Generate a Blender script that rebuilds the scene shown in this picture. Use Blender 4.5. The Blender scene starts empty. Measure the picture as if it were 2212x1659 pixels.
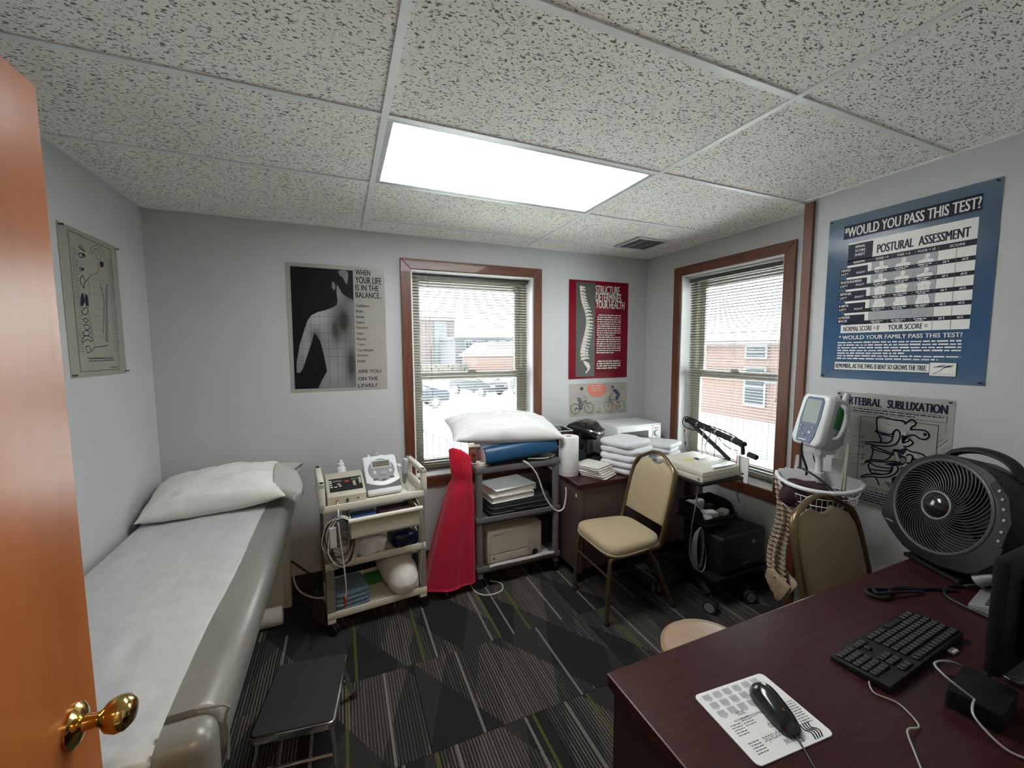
import bpy, bmesh, math, random
from mathutils import Vector, Matrix, noise
from math import pi, sin, cos, radians
random.seed(7)
S = bpy.context.scene
COL = S.collection

# ------------------------------------------------------------------ camera
W_PX, H_PX = 2212, 1659
F_PX = 873.454
CAM = Vector((-0.172, -1.525, 1.612))
ROT = (Matrix.Rotation(radians(-22.903), 3, 'Z') @ Matrix.Rotation(radians(85.135), 3, 'X')
       @ Matrix.Rotation(radians(-0.284), 3, 'Z'))
cd = bpy.data.cameras.new('camera')
cd.sensor_fit = 'HORIZONTAL'
cd.sensor_width = 36.0
cd.lens = F_PX / W_PX * 36.0
cd.clip_start = 0.01
cd.clip_end = 500
cam = bpy.data.objects.new('camera', cd)
COL.objects.link(cam)
cam.matrix_world = Matrix.Translation(CAM) @ ROT.to_4x4()
S.camera = cam

# ------------------------------------------------------------------ view, world, daylight
S.view_settings.view_transform = 'Standard'
S.view_settings.look = 'None'
S.view_settings.exposure = 1.1
S.view_settings.gamma = 1.0
S.view_settings.use_curve_mapping = False
SKY = 10.6
wd = bpy.data.worlds.new('overcast_sky')
S.world = wd
wd.use_nodes = True
bg = wd.node_tree.nodes['Background']
bg.inputs['Color'].default_value = (0.96, 0.985, 1.0, 1)
bg.inputs['Strength'].default_value = SKY

def portal(name, loc, rot, sx, sy):
    l = bpy.data.lights.new(name, 'AREA')
    l.shape = 'RECTANGLE'
    l.size, l.size_y = sx, sy
    l.cycles.is_portal = True
    o = bpy.data.objects.new(name, l)
    COL.objects.link(o)
    o.location = loc
    o.rotation_euler = rot
    return o
portal('window_daylight_back', (0.79, 1.66, 1.42), (radians(-90), 0, 0), 0.97, 1.55)
portal('window_daylight_right', (2.64, 0.615, 1.42), (0, radians(90), 0), 1.55, 0.86)

# ------------------------------------------------------------------ room dimensions
H = 2.42
XL, YB, XR, XN, YF = -1.18, 1.45, 2.43, 2.24, -1.50
YSTEP = -0.03

def ray(u, v):
    return (ROT @ Vector(((u - W_PX / 2) / F_PX, -(v - H_PX / 2) / F_PX, -1.0)))
def on_y(u, v, y):
    d = ray(u, v); return CAM + d * ((y - CAM.y) / d.y)
def on_x(u, v, x):
    d = ray(u, v); return CAM + d * ((x - CAM.x) / d.x)
def on_z(u, v, z):
    d = ray(u, v); return CAM + d * ((z - CAM.z) / d.z)

# ------------------------------------------------------------------ materials
def lin(r, g, b):
    def f(c):
        c /= 255.0
        return c / 12.92 if c <= 0.04045 else ((c + 0.055) / 1.055) ** 2.4
    return (f(r), f(g), f(b))

def mat(name, col, rough=0.5, metal=0.0, var=0.06, vscale=18.0, bump=0.0, bscale=120.0,
        spec=0.5, coat=0.0, emit=None, estr=0.0, stretch=(1, 1, 1), trans=0.0, sheen=0.0, detail=3.0):
    m = bpy.data.materials.new(name)
    m.use_nodes = True
    nt = m.node_tree
    b = nt.nodes['Principled BSDF']
    b.inputs['Roughness'].default_value = rough
    b.inputs['Metallic'].default_value = metal
    b.inputs['Specular IOR Level'].default_value = spec
    b.inputs['Coat Weight'].default_value = coat
    b.inputs['Sheen Weight'].default_value = sheen
    tc = nt.nodes.new('ShaderNodeTexCoord')
    mp = nt.nodes.new('ShaderNodeMapping')
    mp.inputs['Scale'].default_value = stretch
    nt.links.new(tc.outputs['Object'], mp.inputs['Vector'])
    n = nt.nodes.new('ShaderNodeTexNoise')
    n.inputs['Scale'].default_value = vscale
    n.inputs['Detail'].default_value = detail
    nt.links.new(mp.outputs['Vector'], n.inputs['Vector'])
    r = nt.nodes.new('ShaderNodeValToRGB')
    r.color_ramp.elements[0].position = 0.3
    r.color_ramp.elements[1].position = 0.7
    r.color_ramp.elements[0].color = tuple(max(0, c * (1 - var)) for c in col) + (1,)
    r.color_ramp.elements[1].color = tuple(min(1, c * (1 + var)) for c in col) + (1,)
    nt.links.new(n.outputs['Fac'], r.inputs['Fac'])
    nt.links.new(r.outputs['Color'], b.inputs['Base Color'])
    if bump:
        n2 = nt.nodes.new('ShaderNodeTexNoise')
        n2.inputs['Scale'].default_value = bscale
        n2.inputs['Detail'].default_value = 4
        nt.links.new(mp.outputs['Vector'], n2.inputs['Vector'])
        bp = nt.nodes.new('ShaderNodeBump')
        bp.inputs['Strength'].default_value = min(1.0, bump)
        bp.inputs['Distance'].default_value = 0.004
        nt.links.new(n2.outputs['Fac'], bp.inputs['Height'])
        nt.links.new(bp.outputs['Normal'], b.inputs['Normal'])
    if emit:
        b.inputs['Emission Color'].default_value = tuple(emit) + (1,)
        b.inputs['Emission Strength'].default_value = estr
    if trans:
        b.inputs['Transmission Weight'].default_value = trans
    return m

def nodes_of(m):
    return m.node_tree, m.node_tree.nodes['Principled BSDF']

M = {}
M['wall'] = mat('painted_wall', (0.495, 0.50, 0.495), 0.75, var=0.025, vscale=3, bump=0.12, bscale=260)
M['tile_side'] = mat('ceiling_grid_paint', (0.78, 0.78, 0.77), 0.45, var=0.02)
M['trim'] = mat('stained_wood_trim', lin(98, 56, 36), 0.38, var=0.32, vscale=9, bump=0.06, bscale=60, stretch=(6, 6, 0.5), coat=0.2)
M['trim_h'] = mat('stained_wood_trim_horizontal', lin(98, 56, 36), 0.38, var=0.32, vscale=9, bump=0.06, bscale=60, stretch=(0.5, 0.5, 6), coat=0.2)
M['jamb'] = mat('white_jamb_paint', (0.78, 0.78, 0.76), 0.5, var=0.02)
M['vinyl_frame'] = mat('cream_window_vinyl', (0.62, 0.59, 0.49), 0.4, var=0.03)
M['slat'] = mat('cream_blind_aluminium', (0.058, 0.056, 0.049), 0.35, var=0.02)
M['cord'] = mat('blind_cord', (0.62, 0.6, 0.54), 0.8)
M['base'] = mat('dark_cove_base', (0.035, 0.033, 0.034), 0.5)
M['white_plastic'] = mat('white_plastic', (0.74, 0.75, 0.76), 0.35, var=0.02)
M['ivory'] = mat('ivory_cart_plastic', (0.66, 0.635, 0.53), 0.42, var=0.04, vscale=8)
M['beige'] = mat('beige_device_plastic', (0.46, 0.43, 0.34), 0.45, var=0.03)
M['beige_printer'] = mat('beige_printer_plastic', (0.42, 0.37, 0.30), 0.5, var=0.04)
M['taupe'] = mat('taupe_upright_plastic', (0.20, 0.19, 0.165), 0.5, var=0.05)
M['grey_cart'] = mat('grey_cart_plastic', (0.125, 0.125, 0.125), 0.5, var=0.07, bump=0.1, bscale=200)
M['dark_grey'] = mat('dark_grey_plastic', (0.04, 0.042, 0.045), 0.45)
M['mid_grey'] = mat('mid_grey_plastic', (0.20, 0.205, 0.21), 0.45)
M['light_grey'] = mat('light_grey_plastic', (0.50, 0.51, 0.52), 0.4)
M['black'] = mat('black_plastic', (0.009, 0.009, 0.010), 0.5, spec=0.35)
M['fan_black'] = mat('charcoal_fan_plastic', (0.009, 0.0092, 0.010), 0.45, spec=0.35)
M['rib_grey'] = mat('grey_grille_plastic', (0.055, 0.06, 0.06), 0.45)
M['screen_black'] = mat('matte_black_plastic', (0.006, 0.006, 0.007), 0.6, spec=0.2)
M['black_gloss'] = mat('glossy_black_plastic', (0.01, 0.01, 0.011), 0.15, coat=0.4)
M['rubber'] = mat('black_rubber', (0.014, 0.014, 0.014), 0.75, bump=0.2, bscale=300)
M['chrome'] = mat('chrome', (0.75, 0.75, 0.76), 0.12, 1.0, var=0.02)
M['brass'] = mat('polished_brass', (0.62, 0.42, 0.14), 0.12, 1.0, var=0.08)
M['vinyl_grey'] = mat('grey_vinyl_upholstery', (0.20, 0.195, 0.175), 0.3, var=0.05, vscale=6, bump=0.08, bscale=380, spec=0.6)
M['vinyl_tan'] = mat('tan_vinyl_upholstery', (0.36, 0.25, 0.17), 0.33, var=0.05, bump=0.06, bscale=380)
M['chair_fabric'] = mat('tan_woven_fabric', (0.42, 0.335, 0.195), 0.8, var=0.12, vscale=140, bump=0.35, bscale=420, stretch=(1, 1, 4), sheen=0.2)
M['chair_frame'] = mat('bronze_chair_frame', (0.20, 0.14, 0.075), 0.32, 0.75, var=0.12, vscale=30)
M['exam_paper'] = mat('crepe_exam_paper', (0.92, 0.92, 0.91), 0.85, var=0.03, bump=0.5, bscale=28)
M['paper'] = mat('white_paper', (0.80, 0.80, 0.78), 0.85, var=0.02, bump=0.08, bscale=60)
M['linen'] = mat('white_pillow_linen', (0.74, 0.72, 0.68), 0.85, var=0.04, vscale=6, bump=0.25, bscale=35, sheen=0.2)
M['linen_cool'] = mat('white_cotton_linen', (0.72, 0.72, 0.70), 0.85, var=0.04, vscale=6, bump=0.25, bscale=35, sheen=0.2)
M['terry'] = mat('white_terry_cloth', (0.74, 0.74, 0.76), 0.95, var=0.05, vscale=60, bump=0.6, bscale=420, sheen=0.3)
M['napkin'] = mat('off_white_cotton', (0.68, 0.66, 0.61), 0.9, var=0.05, bump=0.4, bscale=300)
M['blue_cloth'] = mat('dusty_blue_cloth', (0.14, 0.22, 0.29), 0.95, var=0.1, vscale=50, bump=0.5, bscale=350)
M['red_cloth'] = mat('crimson_cotton', (0.74, 0.018, 0.075), 0.75, var=0.1, vscale=7, bump=0.15, bscale=90, sheen=0.3)
M['navy_plastic'] = mat('navy_plastic_bag', (0.006, 0.012, 0.035), 0.18, var=0.2, bump=0.7, bscale=45)
M['clear_bag'] = mat('clear_plastic_bag', (0.75, 0.75, 0.76), 0.15, var=0.05, bump=0.5, bscale=40)
M['blue_foam'] = mat('blue_vinyl_bolster', (0.008, 0.060, 0.135), 0.38, var=0.08, vscale=9, bump=0.1, bscale=20)
M['dark_teal'] = mat('dark_teal_fabric', (0.008, 0.022, 0.026), 0.7, bump=0.3)
M['denim'] = mat('dark_denim', (0.012, 0.025, 0.05), 0.85, bump=0.3)
M['mahogany'] = mat('mahogany_laminate', lin(58, 30, 30), 0.24, spec=0.28, var=0.16, vscale=14, stretch=(0.6, 6, 6), bump=0.05, bscale=500)
M['mahogany_edge'] = mat('dark_mahogany_edge', lin(48, 24, 24), 0.32, var=0.15)
M['brown_laminate'] = mat('brown_laminate', lin(86, 70, 66), 0.5, var=0.06, vscale=6)
M['brown_metal'] = mat('brown_desk_metal', lin(92, 76, 72), 0.5, var=0.05, vscale=6)
M['bone'] = mat('cast_bone_plastic', (0.44, 0.34, 0.23), 0.5, var=0.15, vscale=30, bump=0.2, bscale=90)
M['disc'] = mat('spinal_disc', (0.14, 0.10, 0.07), 0.6)
M['maroon'] = mat('maroon_cuff_nylon', (0.035, 0.010, 0.016), 0.6, bump=0.4, bscale=200)
M['monitor_blue'] = mat('slate_blue_panel', (0.035, 0.05, 0.11), 0.4)
M['lcd'] = mat('grey_green_lcd', (0.24, 0.28, 0.25), 0.35, spec=0.2, var=0.02)
M['lcd_dim'] = mat('dim_lcd', (0.13, 0.13, 0.085), 0.2, var=0.02)
M['green'] = mat('green_label', (0.02, 0.16, 0.03), 0.5)
M['red_plastic'] = mat('red_plastic', (0.45, 0.02, 0.02), 0.4)
M['clear'] = mat('clear_acrylic_tint', (0.62, 0.60, 0.60), 0.12, var=0.02)
M['cable_grey'] = mat('grey_cable', (0.36, 0.34, 0.28), 0.5)
M['cable_black'] = mat('black_cable', (0.010, 0.010, 0.010), 0.5)
M['cable_white'] = mat('off_white_cable', (0.55, 0.53, 0.47), 0.5)
M['cable_silver'] = mat('silver_cable', (0.32, 0.32, 0.33), 0.35)
M['yellow'] = mat('yellow_note', (0.75, 0.62, 0.10), 0.8)
M['blue'] = mat('blue_marking', (0.03, 0.08, 0.22), 0.5)
M['cardboard'] = mat('printed_tan_carton', (0.52, 0.40, 0.30), 0.7, var=0.3, vscale=26)
M['carton_red'] = mat('carton_red_print', (0.40, 0.06, 0.03), 0.6)
M['key'] = mat('black_keycap', (0.016, 0.017, 0.018), 0.5)
M['pin'] = mat('dark_push_pin', (0.012, 0.02, 0.02), 0.3)
M['wood_door'] = None
# --- door wood with broad grain
m = mat('orange_birch_door', lin(160, 92, 46), 0.29, var=0.16, vscale=3.0, stretch=(3, 3, 0.35), bump=0.10, bscale=14, spec=0.22, coat=0.0, detail=6)
M['wood_door'] = m
# --- ceiling tile: fissured mineral fibre
m = bpy.data.materials.new('fissured_ceiling_tile'); m.use_nodes = True
nt, b = nodes_of(m)
b.inputs['Roughness'].default_value = 0.95
tc = nt.nodes.new('ShaderNodeTexCoord')
geo = nt.nodes.new('ShaderNodeNewGeometry')
def noise_node(scale, stretch, detail=2.0, rough=0.5, dist=0.0):
    mp = nt.nodes.new('ShaderNodeMapping'); mp.inputs['Scale'].default_value = stretch
    nt.links.new(geo.outputs['Position'], mp.inputs['Vector'])
    n = nt.nodes.new('ShaderNodeTexNoise'); n.inputs['Scale'].default_value = scale
    n.inputs['Detail'].default_value = detail; n.inputs['Roughness'].default_value = rough
    n.inputs['Distortion'].default_value = dist
    nt.links.new(mp.outputs['Vector'], n.inputs['Vector'])
    return n
n1 = noise_node(145, (0.62, 1.15, 1), 2.0, 0.5, 0.5)
n2 = noise_node(300, (0.7, 1, 1), 1.0)
n3 = noise_node(2.2, (1, 1, 1), 2.0)
r1 = nt.nodes.new('ShaderNodeValToRGB')
r1.color_ramp.elements[0].position = 0.582; r1.color_ramp.elements[0].color = (0, 0, 0, 1)
r1.color_ramp.elements[1].position = 0.625; r1.color_ramp.elements[1].color = (1, 1, 1, 1)
nt.links.new(n1.outputs['Fac'], r1.inputs['Fac'])
r2 = nt.nodes.new('ShaderNodeValToRGB')
r2.color_ramp.elements[0].position = 0.62; r2.color_ramp.elements[0].color = (0, 0, 0, 1)
r2.color_ramp.elements[1].position = 0.72; r2.color_ramp.elements[1].color = (0.5, 0.5, 0.5, 1)
nt.links.new(n2.outputs['Fac'], r2.inputs['Fac'])
mx = nt.nodes.new('ShaderNodeMath'); mx.operation = 'MAXIMUM'
nt.links.new(r1.outputs['Color'], mx.inputs[0]); nt.links.new(r2.outputs['Color'], mx.inputs[1])
r3 = nt.nodes.new('ShaderNodeValToRGB')
r3.color_ramp.elements[0].position = 0.3; r3.color_ramp.elements[0].color = (0.88, 0.855, 0.785, 1)
r3.color_ramp.elements[1].position = 0.7; r3.color_ramp.elements[1].color = (0.93, 0.905, 0.845, 1)
nt.links.new(n3.outputs['Fac'], r3.inputs['Fac'])
mc = nt.nodes.new('ShaderNodeMix'); mc.data_type = 'RGBA'
nt.links.new(mx.outputs[0], mc.inputs['Factor']); nt.links.new(r3.outputs['Color'], mc.inputs['A'])
mc.inputs['B'].default_value = (0.17, 0.16, 0.14, 1)
nt.links.new(mc.outputs['Result'], b.inputs['Base Color'])
iv = nt.nodes.new('ShaderNodeMath'); iv.operation = 'SUBTRACT'; iv.inputs[0].default_value = 1
nt.links.new(mx.outputs[0], iv.inputs[1])
bp = nt.nodes.new('ShaderNodeBump'); bp.inputs['Strength'].default_value = 0.6; bp.inputs['Distance'].default_value = 0.003
nt.links.new(iv.outputs[0], bp.inputs['Height']); nt.links.new(bp.outputs['Normal'], b.inputs['Normal'])
M['tile'] = m
# --- prismatic acrylic lens of the ceiling light
m = mat('prismatic_lens_acrylic', (0.86, 0.88, 0.89), 0.25, var=0.02)
nt, b = nodes_of(m)
geo = nt.nodes.new('ShaderNodeNewGeometry')
def wavex(axis):
    w = nt.nodes.new('ShaderNodeTexWave'); w.wave_type = 'BANDS'; w.bands_direction = axis
    w.inputs['Scale'].default_value = 32
    nt.links.new(geo.outputs['Position'], w.inputs['Vector']); return w
wa, wb = wavex('X'), wavex('Y')
ad = nt.nodes.new('ShaderNodeMath'); ad.operation = 'MULTIPLY'
nt.links.new(wa.outputs['Fac'], ad.inputs[0]); nt.links.new(wb.outputs['Fac'], ad.inputs[1])
bp = nt.nodes.new('ShaderNodeBump'); bp.inputs['Strength'].default_value = 0.5; bp.inputs['Distance'].default_value = 0.002
nt.links.new(ad.outputs[0], bp.inputs['Height']); nt.links.new(bp.outputs['Normal'], b.inputs['Normal'])
b.inputs['Emission Color'].default_value = (0.96, 0.98, 1.0, 1)
b.inputs['Emission Strength'].default_value = 7.2
M['lens'] = m
# --- window glass: mostly transparent, mirror at grazing angles
m = bpy.data.materials.new('window_glass'); m.use_nodes = True
nt = m.node_tree; nt.nodes.remove(nt.nodes['Principled BSDF'])
tr = nt.nodes.new('ShaderNodeBsdfTransparent'); tr.inputs['Color'].default_value = (0.93, 0.97, 0.96, 1)
gl = nt.nodes.new('ShaderNodeBsdfGlossy'); gl.inputs['Roughness'].default_value = 0.02
fr = nt.nodes.new('ShaderNodeFresnel'); fr.inputs['IOR'].default_value = 1.3
ms = nt.nodes.new('ShaderNodeMixShader')
nt.links.new(fr.outputs[0], ms.inputs[0]); nt.links.new(tr.outputs[0], ms.inputs[1]); nt.links.new(gl.outputs[0], ms.inputs[2])
nt.links.new(ms.outputs[0], nt.nodes['Material Output'].inputs['Surface'])
M['glass'] = m
m = m.copy(); m.name = 'clear_plastic_film'
m.node_tree.nodes['Transparent BSDF'].inputs['Color'].default_value = (0.9, 0.9, 0.92, 1)
m.node_tree.nodes['Fresnel'].inputs['IOR'].default_value = 1.5
M['film'] = m
# --- carpet tile: loop pile stripes, tinted per tile
m = bpy.data.materials.new('striped_loop_carpet'); m.use_nodes = True
nt, b = nodes_of(m)
b.inputs['Roughness'].default_value = 1.0
b.inputs['Specular IOR Level'].default_value = 0.1
geo = nt.nodes.new('ShaderNodeNewGeometry')
oi = nt.nodes.new('ShaderNodeObjectInfo')
sp = nt.nodes.new('ShaderNodeSeparateXYZ'); nt.links.new(geo.outputs['Position'], sp.inputs[0])
def mth(op, a, c=None, clamp=False):
    n = nt.nodes.new('ShaderNodeMath'); n.operation = op; n.use_clamp = clamp
    for i, v in enumerate((a, c)):
        if v is None: continue
        if isinstance(v, (int, float)): n.inputs[i].default_value = v
        else: nt.links.new(v, n.inputs[i])
    return n.outputs[0]
X, Y, R_ = sp.outputs['X'], sp.outputs['Y'], oi.outputs['Random']
# fine stripes along Y, one about every 13 mm
ph = mth('MULTIPLY', X, 1 / 0.0135)
fl = mth('FLOOR', ph)
fr_ = mth('FRACT', ph)
wn = nt.nodes.new('ShaderNodeTexWhiteNoise'); wn.noise_dimensions = '2D'
cv = nt.nodes.new('ShaderNodeCombineXYZ'); nt.links.new(fl, cv.inputs[0]); nt.links.new(R_, cv.inputs[1])
nt.links.new(cv.outputs[0], wn.inputs['Vector'])
line = mth('LESS_THAN', mth('ABSOLUTE', mth('SUBTRACT', fr_, 0.5)), 0.24)
# diagonal blocks: region masks whose edge runs askew
dg = mth('ADD', mth('MULTIPLY', X, 1.0), mth('MULTIPLY', Y, 0.62))
blk = mth('FRACT', mth('ADD', mth('MULTIPLY', dg, 1.35), mth('MULTIPLY', R_, 3.7)))
dg2 = mth('SUBTRACT', mth('MULTIPLY', X, 1.0), mth('MULTIPLY', Y, 0.38))
blk2 = mth('FRACT', mth('ADD', mth('MULTIPLY', dg2, 1.9), mth('MULTIPLY', R_, 7.3)))
striped = mth('MULTIPLY', mth('LESS_THAN', blk, 0.56), mth('ADD', 0.45, mth('MULTIPLY', mth('GREATER_THAN', blk2, 0.35), 0.55)))
nse = nt.nodes.new('ShaderNodeTexNoise'); nse.inputs['Scale'].default_value = 260; nse.inputs['Detail'].default_value = 2
nt.links.new(geo.outputs['Position'], nse.inputs['Vector'])
amt = mth('MULTIPLY', mth('MULTIPLY', line, striped), mth('ADD', 0.35, mth('MULTIPLY', wn.outputs['Value'], 0.75)), True)
amt2 = mth('MULTIPLY', amt, mth('ADD', 0.35, nse.outputs['Fac']), True)
basec = nt.nodes.new('ShaderNodeMix'); basec.data_type = 'RGBA'
nt.links.new(mth('GREATER_THAN', blk2, 0.6), basec.inputs['Factor'])
basec.inputs['A'].default_value = (0.024, 0.025, 0.026, 1); basec.inputs['B'].default_value = (0.042, 0.040, 0.038, 1)
c1 = nt.nodes.new('ShaderNodeMix'); c1.data_type = 'RGBA'
nt.links.new(amt2, c1.inputs['Factor']); nt.links.new(basec.outputs['Result'], c1.inputs['A'])
c1.inputs['B'].default_value = (0.19, 0.165, 0.14, 1)
# accents: a pale line and an olive line per tile
def accent(period, off, w, col, prev, thr):
    t = mth('FRACT', mth('ADD', mth('DIVIDE', X, period), mth('ADD', mth('MULTIPLY', R_, 5.31), off)))
    on = mth('MULTIPLY', mth('LESS_THAN', t, w / period), mth('GREATER_THAN', mth('FRACT', mth('MULTIPLY', R_, 17.0 + off * 10)), thr))
    c = nt.nodes.new('ShaderNodeMix'); c.data_type = 'RGBA'
    nt.links.new(mth('MULTIPLY', on, mth('ADD', 0.3, mth('MULTIPLY', nse.outputs['Fac'], 0.9)), True), c.inputs['Factor'])
    nt.links.new(prev, c.inputs['A']); c.inputs['B'].default_value = col
    return c.outputs['Result']
o1 = accent(0.31, 0.0, 0.012, (0.26, 0.24, 0.22, 1), c1.outputs['Result'], 0.25)
o2 = accent(0.43, 0.37, 0.013, (0.12, 0.125, 0.030, 1), o1, 0.45)
nm = nt.nodes.new('ShaderNodeMix'); nm.data_type = 'RGBA'; nm.blend_type = 'MULTIPLY'
nm.inputs['Factor'].default_value = 0.65
nt.links.new(o2, nm.inputs['A'])
rr = nt.nodes.new('ShaderNodeValToRGB'); rr.color_ramp.elements[0].position = 0.35; rr.color_ramp.elements[1].position = 0.65
rr.color_ramp.elements[0].color = (0.35, 0.35, 0.35, 1); rr.color_ramp.elements[1].color = (1, 1, 1, 1)
nt.links.new(nse.outputs['Fac'], rr.inputs['Fac']); nt.links.new(rr.outputs['Color'], nm.inputs['B'])
nt.links.new(nm.outputs['Result'], b.inputs['Base Color'])
bp = nt.nodes.new('ShaderNodeBump'); bp.inputs['Strength'].default_value = 0.8; bp.inputs['Distance'].default_value = 0.004
nt.links.new(nse.outputs['Fac'], bp.inputs['Height']); nt.links.new(bp.outputs['Normal'], b.inputs['Normal'])
M['carpet'] = m

# ------------------------------------------------------------------ builders
def tag(o, label=None, cat=None, group=None, kind=None):
    if label: o['label'] = label
    if cat: o['category'] = cat
    if group: o['group'] = group
    if kind: o['kind'] = kind
    return o

def thing(name, label, cat, loc=(0, 0, 0), rz=0.0, group=None, kind=None):
    o = bpy.data.objects.new(name, None)
    COL.objects.link(o)
    o.empty_display_size = 0.05
    o.location = loc
    o.rotation_euler = (0, 0, rz)
    return tag(o, label, cat, group, kind)

def ob(name, bm, m, parent=None, smooth=False, ang=40):
    me = bpy.data.meshes.new(name)
    bmesh.ops.recalc_face_normals(bm, faces=bm.faces[:])
    if smooth:
        lim = radians(ang)
        for f in bm.faces: f.smooth = True
        for e in bm.edges:
            if len(e.link_faces) == 2 and e.calc_face_angle(0) > lim: e.smooth = False
    bm.to_mesh(me); bm.free()
    if isinstance(m, (list, tuple)):
        for k in m: me.materials.append(M[k])
    else:
        me.materials.append(M[m] if isinstance(m, str) else m)
    o = bpy.data.objects.new(name, me)
    COL.objects.link(o)
    if parent: o.parent = parent
    return o

def share(name, me_obj, parent=None, loc=(0, 0, 0), rot=(0, 0, 0), scale=(1, 1, 1)):
    o = bpy.data.objects.new(name, me_obj.data)
    COL.objects.link(o)
    o.location = loc; o.rotation_euler = rot; o.scale = scale
    if parent: o.parent = parent
    return o

def copy_tree(o, parent=None):
    c = o.copy(); COL.objects.link(c)
    if parent: c.parent = parent
    for ch in [x for x in bpy.data.objects if x.parent == o]:
        copy_tree(ch, c)
    return c

def BM(): return bmesh.new()

def box(bm, x0, x1, y0, y1, z0, z1, bev=0.0, seg=2, mtx=None, mi=0):
    n0 = set(bm.faces)
    r = bmesh.ops.create_cube(bm, size=1.0)
    v = r['verts']
    bmesh.ops.scale(bm, vec=(x1 - x0, y1 - y0, z1 - z0), verts=v)
    bmesh.ops.translate(bm, vec=((x0 + x1) / 2, (y0 + y1) / 2, (z0 + z1) / 2), verts=v)
    if bev:
        es = list({e for q in v for e in q.link_edges})
        bmesh.ops.bevel(bm, geom=es, offset=bev, segments=seg, profile=0.5, affect='EDGES')
    nf = [f for f in bm.faces if f not in n0]
    if mi:
        for f in nf: f.material_index = mi
    if mtx is not None:
        vs = list({q for f in nf for q in f.verts})
        bmesh.ops.transform(bm, matrix=mtx, verts=vs)
    return nf

def cat_rom(pts, n=6, closed=False):
    P_ = [Vector(p) for p in pts]
    out = []
    N = len(P_)
    rng = range(N if closed else N - 1)
    for i in rng:
        if closed:
            a, b_, c, d = P_[i - 1], P_[i], P_[(i + 1) % N], P_[(i + 2) % N]
        else:
            a, b_, c, d = P_[max(i - 1, 0)], P_[i], P_[i + 1], P_[min(i + 2, N - 1)]
        for k in range(n):
            t = k / n
            out.append(0.5 * ((2 * b_) + (c - a) * t + (2 * a - 5 * b_ + 4 * c - d) * t * t + (3 * b_ - a - 3 * c + d) * t ** 3))
    if not closed: out.append(P_[-1].copy())
    return out

def tube(bm, pts, r, n=8, smooth=0, closed=False, flat=1.0, up=None):
    """round bar along a path; r may be a list; flat squashes the second axis"""
    if smooth: 
        if isinstance(r, (list, tuple)):
            rr = []
            for i in range(len(r) - 1):
                for k in range(smooth): rr.append(r[i] + (r[i + 1] - r[i]) * k / smooth)
            rr.append(r[-1]); r = rr
        pts = cat_rom(pts, smooth, closed)
    P_ = [Vector(p) for p in pts]
    N = len(P_)
    rings = []
    prev = None
    for i in range(N):
        if closed: t = P_[(i + 1) % N] - P_[i - 1]
        else: t = P_[min(i + 1, N - 1)] - P_[max(i - 1, 0)]
        if t.length < 1e-9: t = Vector((0, 0, 1))
        t.normalize()
        if prev is None:
            a = Vector(up) if up else (Vector((0, 0, 1)) if abs(t.z) < 0.9 else Vector((1, 0, 0)))
        else: a = prev
        a = a - t * a.dot(t)
        if a.length < 1e-6: a = t.orthogonal()
        a.normalize(); prev = a
        b_ = t.cross(a)
        ri = r[i] if isinstance(r, (list, tuple)) else r
        rings.append([bm.verts.new(P_[i] + a * (ri * cos(2 * pi * k / n)) + b_ * (ri * flat * sin(2 * pi * k / n))) for k in range(n)])
    for i in range(N if closed else N - 1):
        A, B = rings[i], rings[(i + 1) % N]
        for k in range(n):
            bm.faces.new((A[k], A[(k + 1) % n], B[(k + 1) % n], B[k]))
    if not closed:
        bm.faces.new(rings[0]); bm.faces.new(list(reversed(rings[-1])))

def lathe(bm, prof, n=24, mtx=None):
    rings = []
    new = []
    for r, z in prof:
        if r < 1e-6:
            v = bm.verts.new((0, 0, z)); rings.append([v]); new.append(v)
        else:
            ring = [bm.verts.new((r * cos(2 * pi * k / n), r * sin(2 * pi * k / n), z)) for k in range(n)]
            rings.append(ring); new += ring
    for A, B in zip(rings, rings[1:]):
        for k in range(n):
            k2 = (k + 1) % n
            if len(A) == 1 and len(B) == 1: continue
            if len(A) == 1: bm.faces.new((A[0], B[k], B[k2]))
            elif len(B) == 1: bm.faces.new((A[k], A[k2], B[0]))
            else: bm.faces.new((A[k], A[k2], B[k2], B[k]))
    if len(rings[0]) > 1: bm.faces.new(rings[0])
    if len(rings[-1]) > 1: bm.faces.new(rings[-1])
    if mtx is not None: bmesh.ops.transform(bm, matrix=mtx, verts=new)

def prism(bm, poly, z0, z1, mtx=None, bev=0.0):
    n0 = set(bm.verts)
    a = [bm.verts.new((x, y, z0)) for x, y in poly]
    b_ = [bm.verts.new((x, y, z1)) for x, y in poly]
    n = len(poly)
    f0 = bm.faces.new(list(reversed(a))); f1 = bm.faces.new(b_)
    for k in range(n):
        bm.faces.new((a[k], a[(k + 1) % n], b_[(k + 1) % n], b_[k]))
    if bev:
        bmesh.ops.bevel(bm, geom=list(f0.edges) + list(f1.edges), offset=bev, segments=2, profile=0.5, affect='EDGES')
    if mtx is not None:
        bmesh.ops.transform(bm, matrix=mtx, verts=[v for v in bm.verts if v not in n0])

def cyl(bm, p0, p1, r, n=12):
    tube(bm, [p0, p1], r, n)

def rrect(x0, x1, y0, y1, r, n=5):
    out = []
    for cx, cy, a0 in ((x1 - r, y1 - r, 0), (x0 + r, y1 - r, 90), (x0 + r, y0 + r, 180), (x1 - r, y0 + r, 270)):
        for k in range(n + 1):
            a = radians(a0 + 90 * k / n)
            out.append((cx + r * cos(a), cy + r * sin(a)))
    return out

def TM(x=0, y=0, z=0, rx=0, ry=0, rz=0):
    return Matrix.Translation((x, y, z)) @ Matrix.Rotation(rz, 4, 'Z') @ Matrix.Rotation(ry, 4, 'Y') @ Matrix.Rotation(rx, 4, 'X')

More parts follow.
